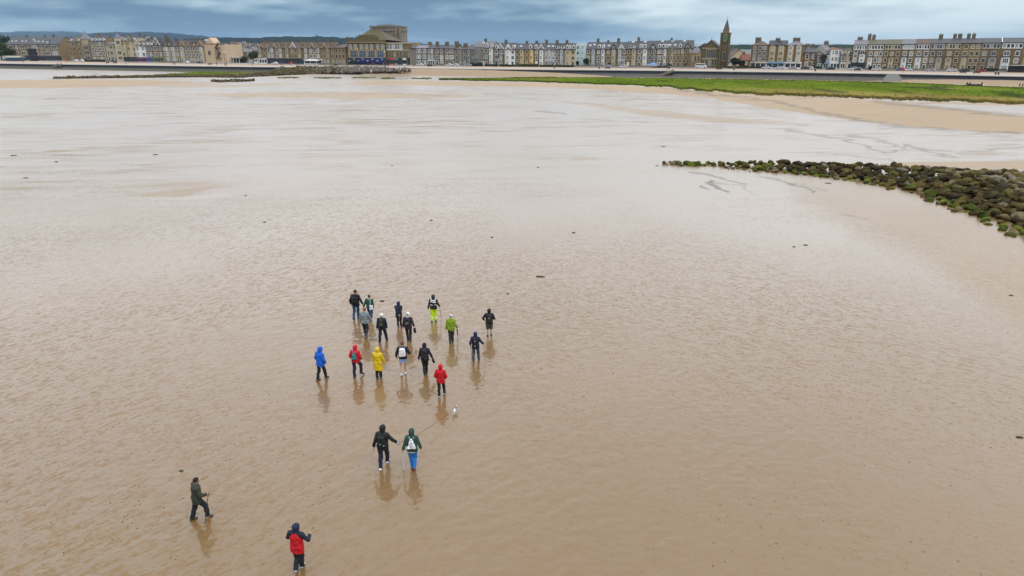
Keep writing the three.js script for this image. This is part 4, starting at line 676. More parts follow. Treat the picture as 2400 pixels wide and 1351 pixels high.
house({ x: [1252, 1276], eave: 116, ridge: 101.5, nf: 3, cols: 'DB', wall: W.brown, bay: W.white, roof: R.slate, attic: [['d', 0.14], ['G', 0.66, 0.72]], chim: [[0.05, 1.2, 1.4], [0.98, 1.5, 2]], door: DOOR.white, label: 'brown house with white bays and a white-edged gable left of the balcony house' });
house({ x: [1276, 1300], eave: 116.4, ridge: 102, nf: 3, cols: 'WBW', wall: W.palegrey, bay: W.palegrey, roof: R.slate, attic: [['s', 0.3, 0.5], ['s', 0.7, 0.5]], balcony: [1], label: 'pale grey rendered house with a long white balcony' });
house({ x: [1300, 1323], eave: 116, ridge: 102, nf: 3, cols: 'WB', wall: W.brown, bay: W.bluegrey, roof: R.dark, attic: [['f', 0.25, 2.4], ['f', 0.75, 2.2]], chim: [[0.02, 1.6, 2]], label: 'brown house with a blue-grey bay left of the cream house' });
house({ x: [1323, 1348], eave: 116.5, ridge: 102, nf: 3, cols: 'BD', wall: W.cream, bay: W.cream, frame: F.cream, roof: R.dark, attic: [['d', 0.2], ['d', 0.45], ['d', 0.8]], chim: [[0.02, 1.6, 2]], label: 'cream painted house with three dormers in a dark roof' });
house({ x: [1348, 1373], eave: 105, ridge: 101.5, nf: 4, cols: 'WB', wall: W.mint, bay: W.aqua, frame: F.white, flat: true, roof: F.white, label: 'mint house with an aqua bay and flat glazed top floor' });
house({ x: [1373, 1397], eave: 115, ridge: 99.5, nf: 3, cols: 'WB', wall: W.brown, bay: W.bluegrey, roof: R.slate, attic: [['s', 0.3, 0.5], ['s', 0.7, 0.6]], chim: [[0.98, 1.5, 2.2]], label: 'brown house with a slate-blue bay right of the mint house' });
house({ x: [1397, 1419], eave: 115, ridge: 99.5, nf: 3, cols: 'DB', wall: W.brown, bay: W.iceblue, roof: R.slate, door: DOOR.blue, attic: [['r', 0.25], ['r', 0.7]], label: 'brown house with an ice-blue bay and blue door' });
house({ x: [1419, 1445], eave: 115, ridge: 99.5, nf: 3, cols: 'WB', wall: W.brown, bay: W.pale, frame: F.cream, roof: R.slate, attic: [['s', 0.2, 0.45], ['g', 0.66, 0.62]], chim: [[0.05, 1.2, 1.2], [0.98, 1.6, 2.4]], label: 'brown house with a dark-edged gable beside a white-edged one' });
house({ x: [1445, 1466], eave: 115, ridge: 99.5, nf: 3, cols: 'BW', wall: W.dark, bay: W.palegrey, roof: R.slate, attic: [['G', 0.45, 0.75]], balcony: [1], label: 'grey-brown house with a white-edged gable and pale bay rail' });
house({ x: [1466, 1492], eave: 114.5, ridge: 97.5, nf: 3, cols: 'DB', wall: W.brown, bay: W.pale, frame: F.cream, roof: R.slate, door: DOOR.white, attic: [['f', 0.5, 4], ['s', 0.5, 0.9]], chim: [[0.98, 1.4, 2.4]], label: 'brown house with a wide flat dormer and a white door' });
house({ x: [1492, 1518], eave: 114.3, ridge: 97, nf: 3, cols: 'DB', wall: W.ochre, bay: W.white, roof: R.slate, attic: [['r', 0.3], ['r', 0.65], ['s', 0.6, 0.9]], label: 'ochre house with two round white dormers left of a dark gable' });
house({ x: [1518, 1538], eave: 114, ridge: 96.5, nf: 3, cols: 'WB', wall: W.grey, bay: W.grey, frame: F.grey, roof: R.slate, attic: [['g', 0.5, 0.85]], label: 'plain grey house with a dark-edged gable near the parked boat' });
house({ x: [1538, 1562], eave: 113.8, ridge: 95.8, nf: 3, cols: 'PDB', wall: W.brown, bay: W.white, roof: R.slate, attic: [['r', 0.2], ['r', 0.6], ['r', 0.9], ['s', 0.4, 0.92]], label: 'brown house with three round dormers and white bay' });
house({ x: [1562, 1584], eave: 113.6, ridge: 95.4, nf: 3, cols: 'DBW', wall: W.ochre, bay: W.cream, frame: F.cream, roof: R.slate, attic: [['s', 0.2, 0.4], ['s', 0.75, 0.4], ['s', 0.4, 0.92]], chim: [[0.3, 1.2, 1.4]], label: 'ochre house with skylights, second from the end before the church' });
house({ x: [1584, 1622], eave: 113.4, ridge: 95.2, nf: 3, cols: 'WBDB', wall: W.ochre, bay: W.ochre, frame: F.cream, roof: R.slate, attic: [['r', 0.18], ['g', 0.66, 0.5], ['s', 0.4, 0.9]], gableTop: 102, label: 'ochre end house with a dark pointed gable beside the church' });
// --- the church
{
  const A = ground(1642, 158.6, P), B = ground(1683, 159, P), mid = A.clone().add(B).multiplyScalar(0.5), w = A.distanceTo(B), turn = Math.atan2(-(B.z - A.z), B.x - A.x), Y = (py, dz = 0) => heightAt(mid.z - dz, py) - P;
  const TOWER = MAT(0.25, 0.205, 0.12, 0.9, { map: stoneTex }), c = thing('church', 'stone church with a tall slate spire on a square tower', 'church', mid, turn), e = Y(113), a = Y(95.5);
  part('wall', prism([[-w / 2, 0], [-w / 2, e], [0, a], [w / 2, e], [w / 2, 0]], 24, 'z').translate(0, 0, -12), W.moss, c);
  part('roof', merge([-1, 1].map((s) => { const ang = Math.atan2(a - e, w / 2), len = Math.hypot(a - e, w / 2) + 0.5; return box(len, 0.3, 24.6).rotateZ(-s * ang).translate(s * w / 4 + s * 0.1, (a + e) / 2 + 0.16, -12); })), R.slate, c);
  part('gable_cross', merge([box(0.25, 1.6, 0.25, 0, a + 0.8, 0), box(0.9, 0.22, 0.22, 0, a + 1.1, 0)]), F.stone, c);
  part('string_course', merge([box(w + 0.2, 0.4, 0.3, 0, e, 0.15), box(w + 0.2, 0.35, 0.3, 0, e * 0.47, 0.15)]), F.stone, c);
  const gw = addWindow(c, 0.4, e * 0.72, 0.01, w * 0.52, e * 0.42, { frame: F.stone, lights: 5, bars: false }); gw.children[0].material = MAT(0.07, 0.08, 0.1, 0.2);
  for (let i = 0; i < 5; i++) addWindow(c, -w * 0.34 + i * w * 0.17, e * 0.26, 0.01, 0.9, e * 0.28, { frame: F.stone });
  // tower
  const tx = w / 2 + 2.6, tw = 4.8, th = Y(77), tower = part('tower', merge([box(tw, th, tw, tx, th / 2, -1.4), box(tw + 0.5, 0.5, tw + 0.5, tx, th * 0.47, -1.4), box(tw + 0.5, 0.5, tw + 0.5, tx, th * 0.74, -1.4), box(tw + 0.6, 0.6, tw + 0.6, tx, th - 0.2, -1.4)]), TOWER, c);
  for (const sx of [-1, 1]) { part('buttress', merge([box(0.9, th * 0.98, 1.3, tx + sx * (tw / 2 - 0.3), th * 0.49, 2.1)]), W.moss, tower); for (const sz of [0, 1]) part('pinnacle', new THREE.ConeGeometry(0.5, 2.6, 8).translate(tx + sx * (tw / 2 - 0.4), th + 1.45, 1.2 - sz * 5.2), F.white, tower); }
  const spire = new THREE.CylinderGeometry(0.2, 1.75, Y(46) - th - 1, 8); spire.translate(tx, (Y(46) + th + 1) / 2, -1.4); part('spire', spire, R.slate, tower);
  part('spire_base', new THREE.CylinderGeometry(1.85, 2.1, 1.6, 8).translate(tx, th + 0.9, -1.4), W.dark, tower);
  part('finial', merge([new THREE.ConeGeometry(0.26, Y(36) - Y(47), 8).translate(tx, (Y(36) + Y(47)) / 2, -1.4), box(0.9, 0.12, 0.12, tx, Y(40), -1.4)]), F.grey, tower);
  const louvre = addWindow(c, tx, th * 0.855, 1.81, 1.5, th * 0.17, { frame: F.stone, bars: false }); louvre.children[0].material = MAT(0.05, 0.2, 0.1, 0.6);
  addWindow(c, tx, th * 0.33, 1.81, 1.3, 4, { frame: F.stone }); part('porch_door', box(2, 3.2, 0.2, tx, 1.6, 1.9), MAT(0.08, 0.05, 0.03, 0.6), tower);
  // stair turret on the left with a stone cone roof
  const lx = -w / 2 - 2.9, lh = Y(124); part('side_chapel', merge([box(5.8, lh, 8, lx, lh / 2, -3.2)]), W.ochre, c); part('chapel_roof', new THREE.ConeGeometry(4.1, Y(108) - lh, 6).translate(lx, (Y(108) + lh) / 2, -3.2), R.grey, c);
  for (let i = 0; i < 3; i++) addWindow(c, lx - 1.6 + i * 1.6, lh * 0.62, 0.81, 0.8, 2.6, { frame: F.stone, bars: false });
  part('hall_roof', prism([[-w * 0.62, 0], [0, a * 0.32], [w * 0.3, 0]], 16, 'z').translate(-w * 0.45, e * 0.82, -14), R.slate, c);
}
// --- right of the church
house({ x: [1757, 1795], eave: 106, ridge: 96, nf: 3, shop: SHOP.cream, cols: 'BWL', wall: W.brown, frame: F.grey, bay: W.grey, hip: 5, roof: R.brown, chim: [[0.3, 3, 2, 5]], label: 'left third of the hipped corner block, stone over a cream ground floor' });
house({ x: [1795, 1838], eave: 106, ridge: 95.5, nf: 3, shop: SHOP.sky, cols: 'BB', wall: W.brown, bay: W.cream, frame: F.cream, roof: R.dark, attic: [['g', 0.62, 0.3]], chim: [[0.45, 2.4, 1.6]], label: 'middle third of the corner block with cream bays over a sky-blue shop' });
house({ x: [1838, 1878], eave: 105.5, ridge: 95.5, nf: 3, shop: SHOP.white, cols: 'BB', wall: W.brown, bay: W.cream, frame: F.white, hip: 5, roof: R.lilac, chim: [[0.5, 3.6, 1.8, 5]], label: 'right third of the corner block with a lilac roof and a little turret' });
house({ x: [1880, 1913], by: 160.5, eave: 123, ridge: 111.5, nf: 2, cols: 'WW', wall: W.brick, roof: R.slate, frame: F.white, depth: 12, chim: [0.4, 0.9], garden: false, label: 'low orange brick house right of the corner block' });
house({ x: [1913, 1929], by: 161, eave: 130, ridge: 122, nf: 2, cols: 'WW', wall: W.dark, roof: R.brown, garden: false, label: 'small dark house in the gap before the white house' });
house({ x: [1929, 1944], by: 161, eave: 119, ridge: 105.5, nf: 2, shop: SHOP.sky, cols: 'W', wall: W.palegrey, roof: R.lilac, chim: [[0.9, 2.2, 2.2]], garden: false, depth: 14, label: 'grey gabled house with a lilac roof behind the white corner house' });
house({ x: [1944, 1968], by: 161.3, eave: 116, ridge: 111, nf: 2, shop: SHOP.white, cols: 'WTW', wall: W.white, roof: R.red, hip: 3, label: 'white corner house with a red-brown roof and shop awning' });
house({ x: [1968, 1985], by: 161.6, eave: 128, ridge: 120, nf: 1, shop: SHOP.white, cols: 'WW', wall: W.grey, roof: R.lilac, label: 'low grey shop between the white corner house and the peach house' });
house({ x: [1985, 2008], by: 162, eave: 130, ridge: 113, nf: 1, shop: SHOP.white, cols: 'WW', wall: W.peach, roof: R.green, attic: [['d', 0.2], ['d', 0.8]], depth: 8, label: 'peach first-floor house with a steep green slate roof' });
// --- the four-storey brown terrace on the right
const rt = [
  [1993, 2027, 'DC', R.lilac, F.white, 'cream', [[0.35, 2.4, 1.8, 4], [0.98, 1.6, 3.2, 3]], 'at the left end, over shopfronts', SHOP.dark],
  [2027, 2065, 'CWW', R.green, F.white, 'blue', [[0.25, 1.6, 2.7, 3]], 'with the olive-grey roof, second from its left end', null],
  [2065, 2105, 'WCW', R.green, F.cream, 'dark', [], 'with the mossy roof and cream bay, third from its left end', null],
  [2105, 2137, 'CD', R.grey, F.white, 'green', [], 'with the pale lilac-grey roof and green door', null],
  [2137, 2172, 'CD', R.brown, F.white, 'dark', [], 'with the brown roof beside the wooden-door house', null],
  [2172, 2207, 'DC', R.slate, F.grey, 'brown', [[0.6, 1.8, 2.4, 4]], 'with the brown wooden door', null],
  [2207, 2244, 'CD', R.slate, F.cream, 'dark', [[0.5, 1.5, 2.5, 3], [0.82, 1.8, 2.5, 4]], 'with the two chimneys close together', null],
  [2244, 2290, 'CDD', R.slate, F.cream, 'dark', [[0.3, 1.5, 2.5, 3], [0.56, 1.5, 2.5, 3]], 'with arched cream attic windows', null],
  [2290, 2335, 'WC', R.slate, F.grey, 'white', [], 'with a white door and grey bay', null],
  [2335, 2388, 'CW', R.slate, F.white, 'white', [], 'with the white-painted top storey', null],
  [2388, 2440, 'CWD', R.slate, F.cream, 'dark', [], 'cut by the right edge of the photo', null]];
rt.forEach(([x0, x1, cols, roof, frame, door, chim, lab, shop], i) => {
  const q = house({ x: [x0, x1], eave: piece([[1993, 105], [2400, 99]], (x0 + x1) / 2), ridge: piece([[1993, 94.5], [2200, 91.5], [2440, 88.5]], (x0 + x1) / 2), nf: 4, cols, bayFloors: 2, wall: i % 3 === 1 ? W.stone : W.brown, bay: frame === F.grey ? W.pale : frame === F.cream ? W.cream : W.white, frame, roof, door: DOOR[door] || DOOR.dark, chim, party: i === 9, shop, label: `brown four-storey terraced house ${lab}`, depth: 11 });
  // the glazed attic storey
  if (i !== 7 && i !== 10) part('attic_panel', box(q.w * 0.9, q.eave * 0.2, 0.14, 0, q.eave * 0.885, 0.08), i === 3 || i === 8 ? F.grey : i === 9 ? W.white : F.white, q.h);
  if (i !== 7 && i !== 10 && i !== 3) for (let k = 0; k < 5; k++) addWindow(q.h, q.w * (-0.36 + k * 0.18), q.eave * 0.885, 0.15, q.w * 0.12, q.eave * 0.12, { frame, bars: false });
});
// --- turrets
function turret(px, byy, halfPx, topEave, tip, wallM, roofM, label) {
  const g = ground(px, byy, P), z = g.z, r = halfPx / FOCAL * (-z * cp), e = heightAt(z, topEave) - P, t = heightAt(z, tip) - P;
  const o = thing('turret_house', label, 'house', g, 0.3);
  part('wall', box(2 * r, e, 8, 0, e / 2, -4 + r * 0.2), wallM, o); part('roof', merge([new THREE.CylinderGeometry(0.5, r * 1.3, (t - e) * 0.62, 8).translate(0, e + (t - e) * 0.31, -r), new THREE.ConeGeometry(0.35, (t - e) * 0.42, 8).translate(0, e + (t - e) * 0.8, -r)]), roofM, o);
  part('weather_vane', box(0.7, 0.5, 0.1, 0, t, -r), F.grey, o);
  for (let k = 0; k < 4; k++) addWindow(o, 0, e * (0.16 + 0.23 * k), 0.01 + r * 0.2, r * 1.1, e * 0.13, { frame: k < 3 && wallM !== W.cream ? F.grey : F.cream, lights: 2 });
  return o;
}
turret(207, 143.3, 10, 92, 68.5, W.stone, R.grey, 'stone turret house with a tall slate spire on the left skyline');
turret(283.5, 144.6, 6.6, 91, 70.5, W.cream, R.grey, 'slim cream turret house with a white lantern on its roof');
{ const g = ground(1874, 160, P), z = g.z - 2, e = heightAt(z, 105.5) - P, t = heightAt(z, 93) - P; }

// --- the town behind: roofs that show in the gaps
const TR = mulberry(404); let townCount = 0;
const sides = ['grey', 'brown', 'pale', 'dark', 'cream'], roofWords = ['a slate-grey', 'a lilac', 'a brown', 'a pale grey', 'a near-black'], backWalls = [W.grey, W.brown, W.pale, W.dark, W.cream], backRoofs = [R.slate, R.lilac, R.brown, R.grey, R.dark];
function backHouse(px, py, wide, tall, label, o = {}) {                      // py: the row of its ridge
  const z = o.z, hgt = heightAt(z, py), zc = -z * cp + 4, x = (px - CX) / FOCAL * zc, w = wide / FOCAL * zc, e = Math.max(2.5, hgt - P - tall), k = Math.floor(TR() * 5), kr = Math.floor(TR() * 5);
  const h = thing('back_street_house', o.group ? `${sides[k]}-walled house with ${roofWords[kr]} roof ${label}` : label, 'house', [x, P, z], o.turn ?? (TR() - 0.5) * 1.1, o.group);
  const wallM = o.wall || backWalls[k], roofM = o.roof || backRoofs[kr], D = 8;
  part('wall', prism([[0, 0], [0, e], [-D / 2, e + tall], [-D, e], [-D, 0]], w), wallM, h);
  const sl = tall / (D / 2), roof = part('roof', prism([[0.3, e - 0.3 * sl], [0.3, e - 0.3 * sl + 0.2], [-D / 2, e + tall + 0.2], [-D - 0.3, e - 0.3 * sl + 0.2], [-D - 0.3, e - 0.3 * sl], [-D / 2, e + tall]], w + 0.3), roofM, h);
  if (TR() < 0.75) part('chimney', chimneyGeo(1.4, 2.4, 0.7, 3), W.brown, roof).position.set((TR() - 0.5) * w * 0.8, e + tall - 1.2, -D / 2);
  const n = Math.max(1, Math.round(w / 4)); for (let i = 0; i < n; i++) addWindow(h, -w / 2 + w * (i + 0.5) / n, e - 1.5, 0.01, 1, 1.3, {});
  townCount++; return h;
}
const gapA = 'roofs of the town in the gap left of the stone parade';
for (let i = 0; i < 46; i++) { const d = Math.pow(TR(), 1.3), z = lerp(-580, -1250, d), py = lerp(118, 97.5, Math.pow(d, 0.6)) + (TR() - 0.5) * 3; backHouse(lerp(518, 618, TR()), py, lerp(17, 8, d), 2.6, 'in the town gap left of the stone parade', { z, group: gapA }); }
for (let i = 0; i < 12; i++) backHouse(lerp(780, 822, TR()), 104 + TR() * 4, 11, 2.5, 'showing just left of the theatre', { z: -560 - TR() * 200, group: 'roofs of the town left of the theatre' });
for (let i = 0; i < 10; i++) backHouse(lerp(136, 168, TR()), 92 + TR() * 9, 12, 2.6, 'in the gap right of the skylight row', { z: -660 - TR() * 140, group: 'roofs behind the left end of the front' });
for (let i = 0; i < 14; i++) backHouse(lerp(255, 350, TR()), 85 + TR() * 5, 13, 2.4, 'rising behind the left terraces', { z: -600 - TR() * 120, group: 'roofs behind the left terraces' });
for (const [px, py, w, l, o] of [[1741, 117.5, 26, 'pale gable-ended house in the gap right of the church', { z: -440, wall: W.peach, roof: R.brown, turn: Math.PI / 2 + 0.1 }], [1719, 120, 22, 'brown-roofed house just right of the church tower', { z: -450, roof: R.brown, turn: 0.1 }], [1726, 113.5, 18, 'dark-roofed house behind the church car park', { z: -520, roof: R.dark, turn: 0.4 }], [1748, 128, 20, 'low red-brown building beside the hipped corner block', { z: -420, wall: W.brick, roof: R.red, turn: -0.1 }], [1708, 127, 10, 'white cottage at the foot of the church tower', { z: -430, wall: W.white, turn: 0 }], [1893, 109, 22, 'dark-roofed house behind the orange brick house', { z: -460, roof: R.dark, turn: 0.3 }], [1976, 113, 30, 'flat dark roof with a white edge behind the low grey shop', { z: -430, roof: R.dark, turn: 0 }]]) backHouse(px, py, w, 3, l, o);
{ // far off, on the wooded ridge: a domed monument
  const z = -4150, y0 = heightAt(z, 88.5), s = (-z * cp) / FOCAL, o = thing('monument', 'tiny domed monument on the wooded ridge left of the theatre', 'monument', [(744 - CX) * s, y0, z]);
  part('base', merge([box(9 * s, 3.5 * s, 7 * s, 0, 1.4 * s, 0), new THREE.CylinderGeometry(2.6 * s, 3 * s, 3 * s, 12).translate(0, 4 * s, 0)]), W.grey, o); part('dome', merge([new THREE.SphereGeometry(2.5 * s, 14, 8, 0, 6.283, 0, 1.571).translate(0, 5.4 * s, 0), new THREE.ConeGeometry(0.6 * s, 2 * s, 8).translate(0, 8.2 * s, 0)]), R.grey, o);
}

// ---------------------------------------------------------------- people: distance fields meshed as continuous surfaces
function netMesh(f, lo, hi, cell) {                                         // naive surface nets
  const nx = Math.ceil((hi[0] - lo[0]) / cell) + 1, ny = Math.ceil((hi[1] - lo[1]) / cell) + 1, nz = Math.ceil((hi[2] - lo[2]) / cell) + 1, F = new Float32Array(nx * ny * nz), id = new Int32Array(nx * ny * nz).fill(-1), pos = [], idx = [];
  for (let k = 0, o = 0; k < nz; k++) for (let j = 0; j < ny; j++) for (let i = 0; i < nx; i++, o++) F[o] = f(lo[0] + i * cell, lo[1] + j * cell, lo[2] + k * cell);
  const sx = 1, sy = nx, sz = nx * ny, off = [0, sx, sy, sx + sy, sz, sx + sz, sy + sz, sx + sy + sz], E = [[0, 1], [0, 2], [0, 4], [1, 3], [1, 5], [2, 3], [2, 6], [3, 7], [4, 5], [4, 6], [5, 7], [6, 7]];
  for (let k = 0; k < nz - 1; k++) for (let j = 0; j < ny - 1; j++) for (let i = 0; i < nx - 1; i++) {
    const o = i + j * sy + k * sz; let m = 0; for (let c = 0; c < 8; c++) if (F[o + off[c]] < 0) m |= 1 << c;
    if (m === 0 || m === 255) continue;
    let x = 0, y = 0, z = 0, n = 0;
    for (const [a, b] of E) { const fa = F[o + off[a]], fb = F[o + off[b]]; if ((fa < 0) === (fb < 0)) continue; const t = fa / (fa - fb); x += (a & 1) + ((b & 1) - (a & 1)) * t; y += (a >> 1 & 1) + ((b >> 1 & 1) - (a >> 1 & 1)) * t; z += (a >> 2) + ((b >> 2) - (a >> 2)) * t; n++; }
    id[o] = pos.length / 3; pos.push(lo[0] + (i + x / n) * cell, lo[1] + (j + y / n) * cell, lo[2] + (k + z / n) * cell);
  }
  for (let k = 1; k < nz - 1; k++) for (let j = 1; j < ny - 1; j++) for (let i = 1; i < nx - 1; i++) {
    const o = i + j * sy + k * sz, s = F[o] < 0;
    const quad = (a, b, c, d, flip) => { if (a < 0 || b < 0 || c < 0 || d < 0) return; flip ? idx.push(a, c, b, a, d, c) : idx.push(a, b, c, a, c, d); };
    if (s !== (F[o + sx] < 0)) quad(id[o - sy - sz], id[o - sz], id[o], id[o - sy], !s);
    if (s !== (F[o + sy] < 0)) quad(id[o - sx - sz], id[o - sx], id[o], id[o - sz], !s);
    if (s !== (F[o + sz] < 0)) quad(id[o - sx - sy], id[o - sy], id[o], id[o - sx], !s);
  }
  const g = new THREE.BufferGeometry(); g.setAttribute('position', new THREE.Float32BufferAttribute(pos, 3)); g.setIndex(idx); g.computeVertexNormals(); return g;
}
const capsule = (px, py, pz, b) => { const dx = px - b[0], dy = py - b[1], dz = pz - b[2]; let h = (dx * b[3] + dy * b[4] + dz * b[5]) * b[8]; h = h < 0 ? 0 : h > 1 ? 1 : h; const ex = dx - b[3] * h, ey = dy - b[4] * h, ez = dz - b[5] * h; return Math.sqrt(ex * ex + ey * ey + ez * ez) - b[6] - b[7] * h; };
const bone = (a, b, ra, rb) => { const v = [b[0] - a[0], b[1] - a[1], b[2] - a[2]]; return [a[0], a[1], a[2], v[0], v[1], v[2], ra, rb - ra, 1 / (v[0] * v[0] + v[1] * v[1] + v[2] * v[2] + 1e-9)]; };
const smin = (a, b, k) => { const h = k - Math.abs(a - b); return h > 0 ? Math.min(a, b) - h * h * 0.25 / k : Math.min(a, b); };
const field = (bones, k, grow = 0) => (x, y, z) => { let d = 9; for (let i = 0; i < bones.length; i++) d = smin(d, capsule(x, y, z, bones[i]), k); return d - grow; };
const ell = (x, y, z, c, r) => { const a = (x - c[0]) / r[0], b = (y - c[1]) / r[1], e = (z - c[2]) / r[2], l = Math.sqrt(a * a + b * b + e * e); return (l - 1) * Math.min(r[0], r[1], r[2]); };
const fold = (x, y, z) => 0.008 * Math.sin(26 * y + 7 * x + 4 * z) * Math.sin(17 * x - 9 * y + 5) + 0.006 * Math.sin(11 * y - 19 * z + 13 * x);
function ik(a, t, l1, l2, pole) {
  const d = [t[0] - a[0], t[1] - a[1], t[2] - a[2]]; let L = Math.hypot(...d); const M0 = (l1 + l2) * 0.998; if (L > M0) { for (let i = 0; i < 3; i++) d[i] *= M0 / L; L = M0; }
  const u = d.map((v) => v / L), x = (l1 * l1 - l2 * l2 + L * L) / (2 * L), h = Math.sqrt(Math.max(0, l1 * l1 - x * x)), pd = pole[0] * u[0] + pole[1] * u[1] + pole[2] * u[2]; let p = [pole[0] - u[0] * pd, pole[1] - u[1] * pd, pole[2] - u[2] * pd]; const pl = Math.hypot(...p) || 1; p = p.map((v) => v / pl);
  return [[a[0] + u[0] * x + p[0] * h, a[1] + u[1] * x + p[1] * h, a[2] + u[2] * x + p[2] * h], [a[0] + d[0], a[1] + d[1], a[2] + d[2]]];
}
const paint = (g, c) => { const n = g.attributes.position.count, a = new Float32Array(n * 3); for (let i = 0; i < n; i++) { const v = typeof c === 'function' ? c(g.attributes.position.getX(i), g.attributes.position.getY(i), g.attributes.position.getZ(i)) : c; a[i * 3] = v[0]; a[i * 3 + 1] = v[1]; a[i * 3 + 2] = v[2]; } g.setAttribute('color', new THREE.BufferAttribute(a, 3)); return g; };
const SKIN = [0.52, 0.33, 0.24];
const headGeo = (() => {                                                    // head centred at the origin, face towards -z
  const b = field([bone([0, 0.03, 0.015], [0, 0.025, -0.02], 0.088, 0.085), bone([0, -0.03, -0.03], [0, -0.085, -0.055], 0.068, 0.042), bone([0, -0.06, 0.02], [0, -0.16, 0.03], 0.055, 0.058)], 0.03);
  const nose = bone([0, 0.012, -0.1], [0, -0.026, -0.118], 0.009, 0.014), earR = bone([0.082, 0.02, 0.012], [0.08, -0.02, 0.008], 0.014, 0.01), earL = bone([-0.082, 0.02, 0.012], [-0.08, -0.02, 0.008], 0.014, 0.01), brow = bone([-0.035, 0.022, -0.093], [0.035, 0.022, -0.093], 0.012, 0.012), lip = bone([-0.02, -0.057, -0.098], [0.02, -0.057, -0.098], 0.008, 0.008);
  const g = netMesh((x, y, z) => { let d = b(x, y, z); for (const q of [nose, earR, earL, brow, lip]) d = smin(d, capsule(x, y, z, q), 0.012); d = Math.max(d, -(Math.hypot(x - 0.033, y - 0.004, z + 0.112) - 0.017)); return Math.max(d, -(Math.hypot(x + 0.033, y - 0.004, z + 0.112) - 0.017)); }, [-0.13, -0.2, -0.16], [0.13, 0.15, 0.14], 0.0075);
  return paint(g, (x, y, z) => z < -0.075 && Math.abs(Math.abs(x) - 0.033) < 0.016 && Math.abs(y - 0.004) < 0.008 ? [0.05, 0.035, 0.03] : z < -0.09 && Math.abs(y + 0.057) < 0.009 && Math.abs(x) < 0.026 ? [0.42, 0.18, 0.15] : SKIN);
})();
const handGeo = (() => {                                                    // a right hand, wrist at the origin, fingers hanging down and a little curled, palm towards -x
  const B = [bone([0, 0, 0], [0, -0.035, 0], 0.026, 0.027)], L = [[-0.028, 0.066], [-0.009, 0.075], [0.011, 0.07], [0.03, 0.055]];
  const palm = [bone([0, -0.03, -0.026], [0, -0.085, -0.03], 0.014, 0.013), bone([0, -0.03, -0.008], [0, -0.09, -0.01], 0.015, 0.013), bone([0, -0.03, 0.012], [0, -0.088, 0.012], 0.015, 0.013), bone([0, -0.03, 0.028], [0, -0.08, 0.03], 0.014, 0.012)];
  const fingers = []; for (const [z, l] of L) { const a = [0, -0.088, z], b = [-0.008, -0.088 - l * 0.48, z * 1.08], c = [-0.024, -0.088 - l * 0.8, z * 1.1], d = [-0.042, -0.088 - l * 0.98, z * 1.08]; fingers.push([bone(a, b, 0.0095, 0.009), bone(b, c, 0.009, 0.0085), bone(c, d, 0.0085, 0.0075)]); }
  const th = [bone([-0.006, -0.032, -0.03], [-0.016, -0.058, -0.05], 0.014, 0.011), bone([-0.016, -0.058, -0.05], [-0.026, -0.092, -0.056], 0.0105, 0.0085)];
  const pf = field([...B, ...palm], 0.02), ff = fingers.map((q) => field(q, 0.006)), tf = field(th, 0.01);
  return paint(netMesh((x, y, z) => { let d = smin(pf(x, y, z), tf(x, y, z), 0.012); for (const q of ff) d = smin(d, q(x, y, z), 0.005); return d; }, [-0.07, -0.19, -0.08], [0.05, 0.04, 0.07], 0.0062), SKIN);
})();
const skinMat = new THREE.MeshStandardMaterial({ name: 'skin', vertexColors: true, roughness: 0.6 });
const cloth = new Map();
const fabric = (c, rough = 0.85) => { const k = c.join() + rough; if (!cloth.has(k)) cloth.set(k, MAT(...c, rough)); return cloth.get(k); };
const K = { black: [0.012, 0.012, 0.015], navy: [0.012, 0.016, 0.05], ink: [0.01, 0.014, 0.03], grey: [0.2, 0.235, 0.25], charcoal: [0.03, 0.032, 0.037], plum: [0.035, 0.022, 0.045], green: [0.012, 0.075, 0.05], deep: [0.02, 0.06, 0.05], lime: [0.2, 0.31, 0.012], yellow: [0.68, 0.46, 0.008], hivis: [0.62, 0.85, 0.02], red: [0.55, 0.006, 0.02], crimson: [0.52, 0.003, 0.012], blue: [0.006, 0.11, 0.58], denim: [0.025, 0.065, 0.16], jean: [0.012, 0.16, 0.5], white: [0.82, 0.83, 0.85], olive: [0.07, 0.075, 0.06], khaki: [0.035, 0.04, 0.026], paleblue: [0.3, 0.45, 0.8], brownhair: [0.06, 0.03, 0.018], dark: [0.02, 0.014, 0.01], ginger: [0.22, 0.11, 0.06], silver: [0.6, 0.56, 0.55], shoe: [0.025, 0.022, 0.022], mud: [0.09, 0.075, 0.06], tealbag: [0.02, 0.2, 0.22] };

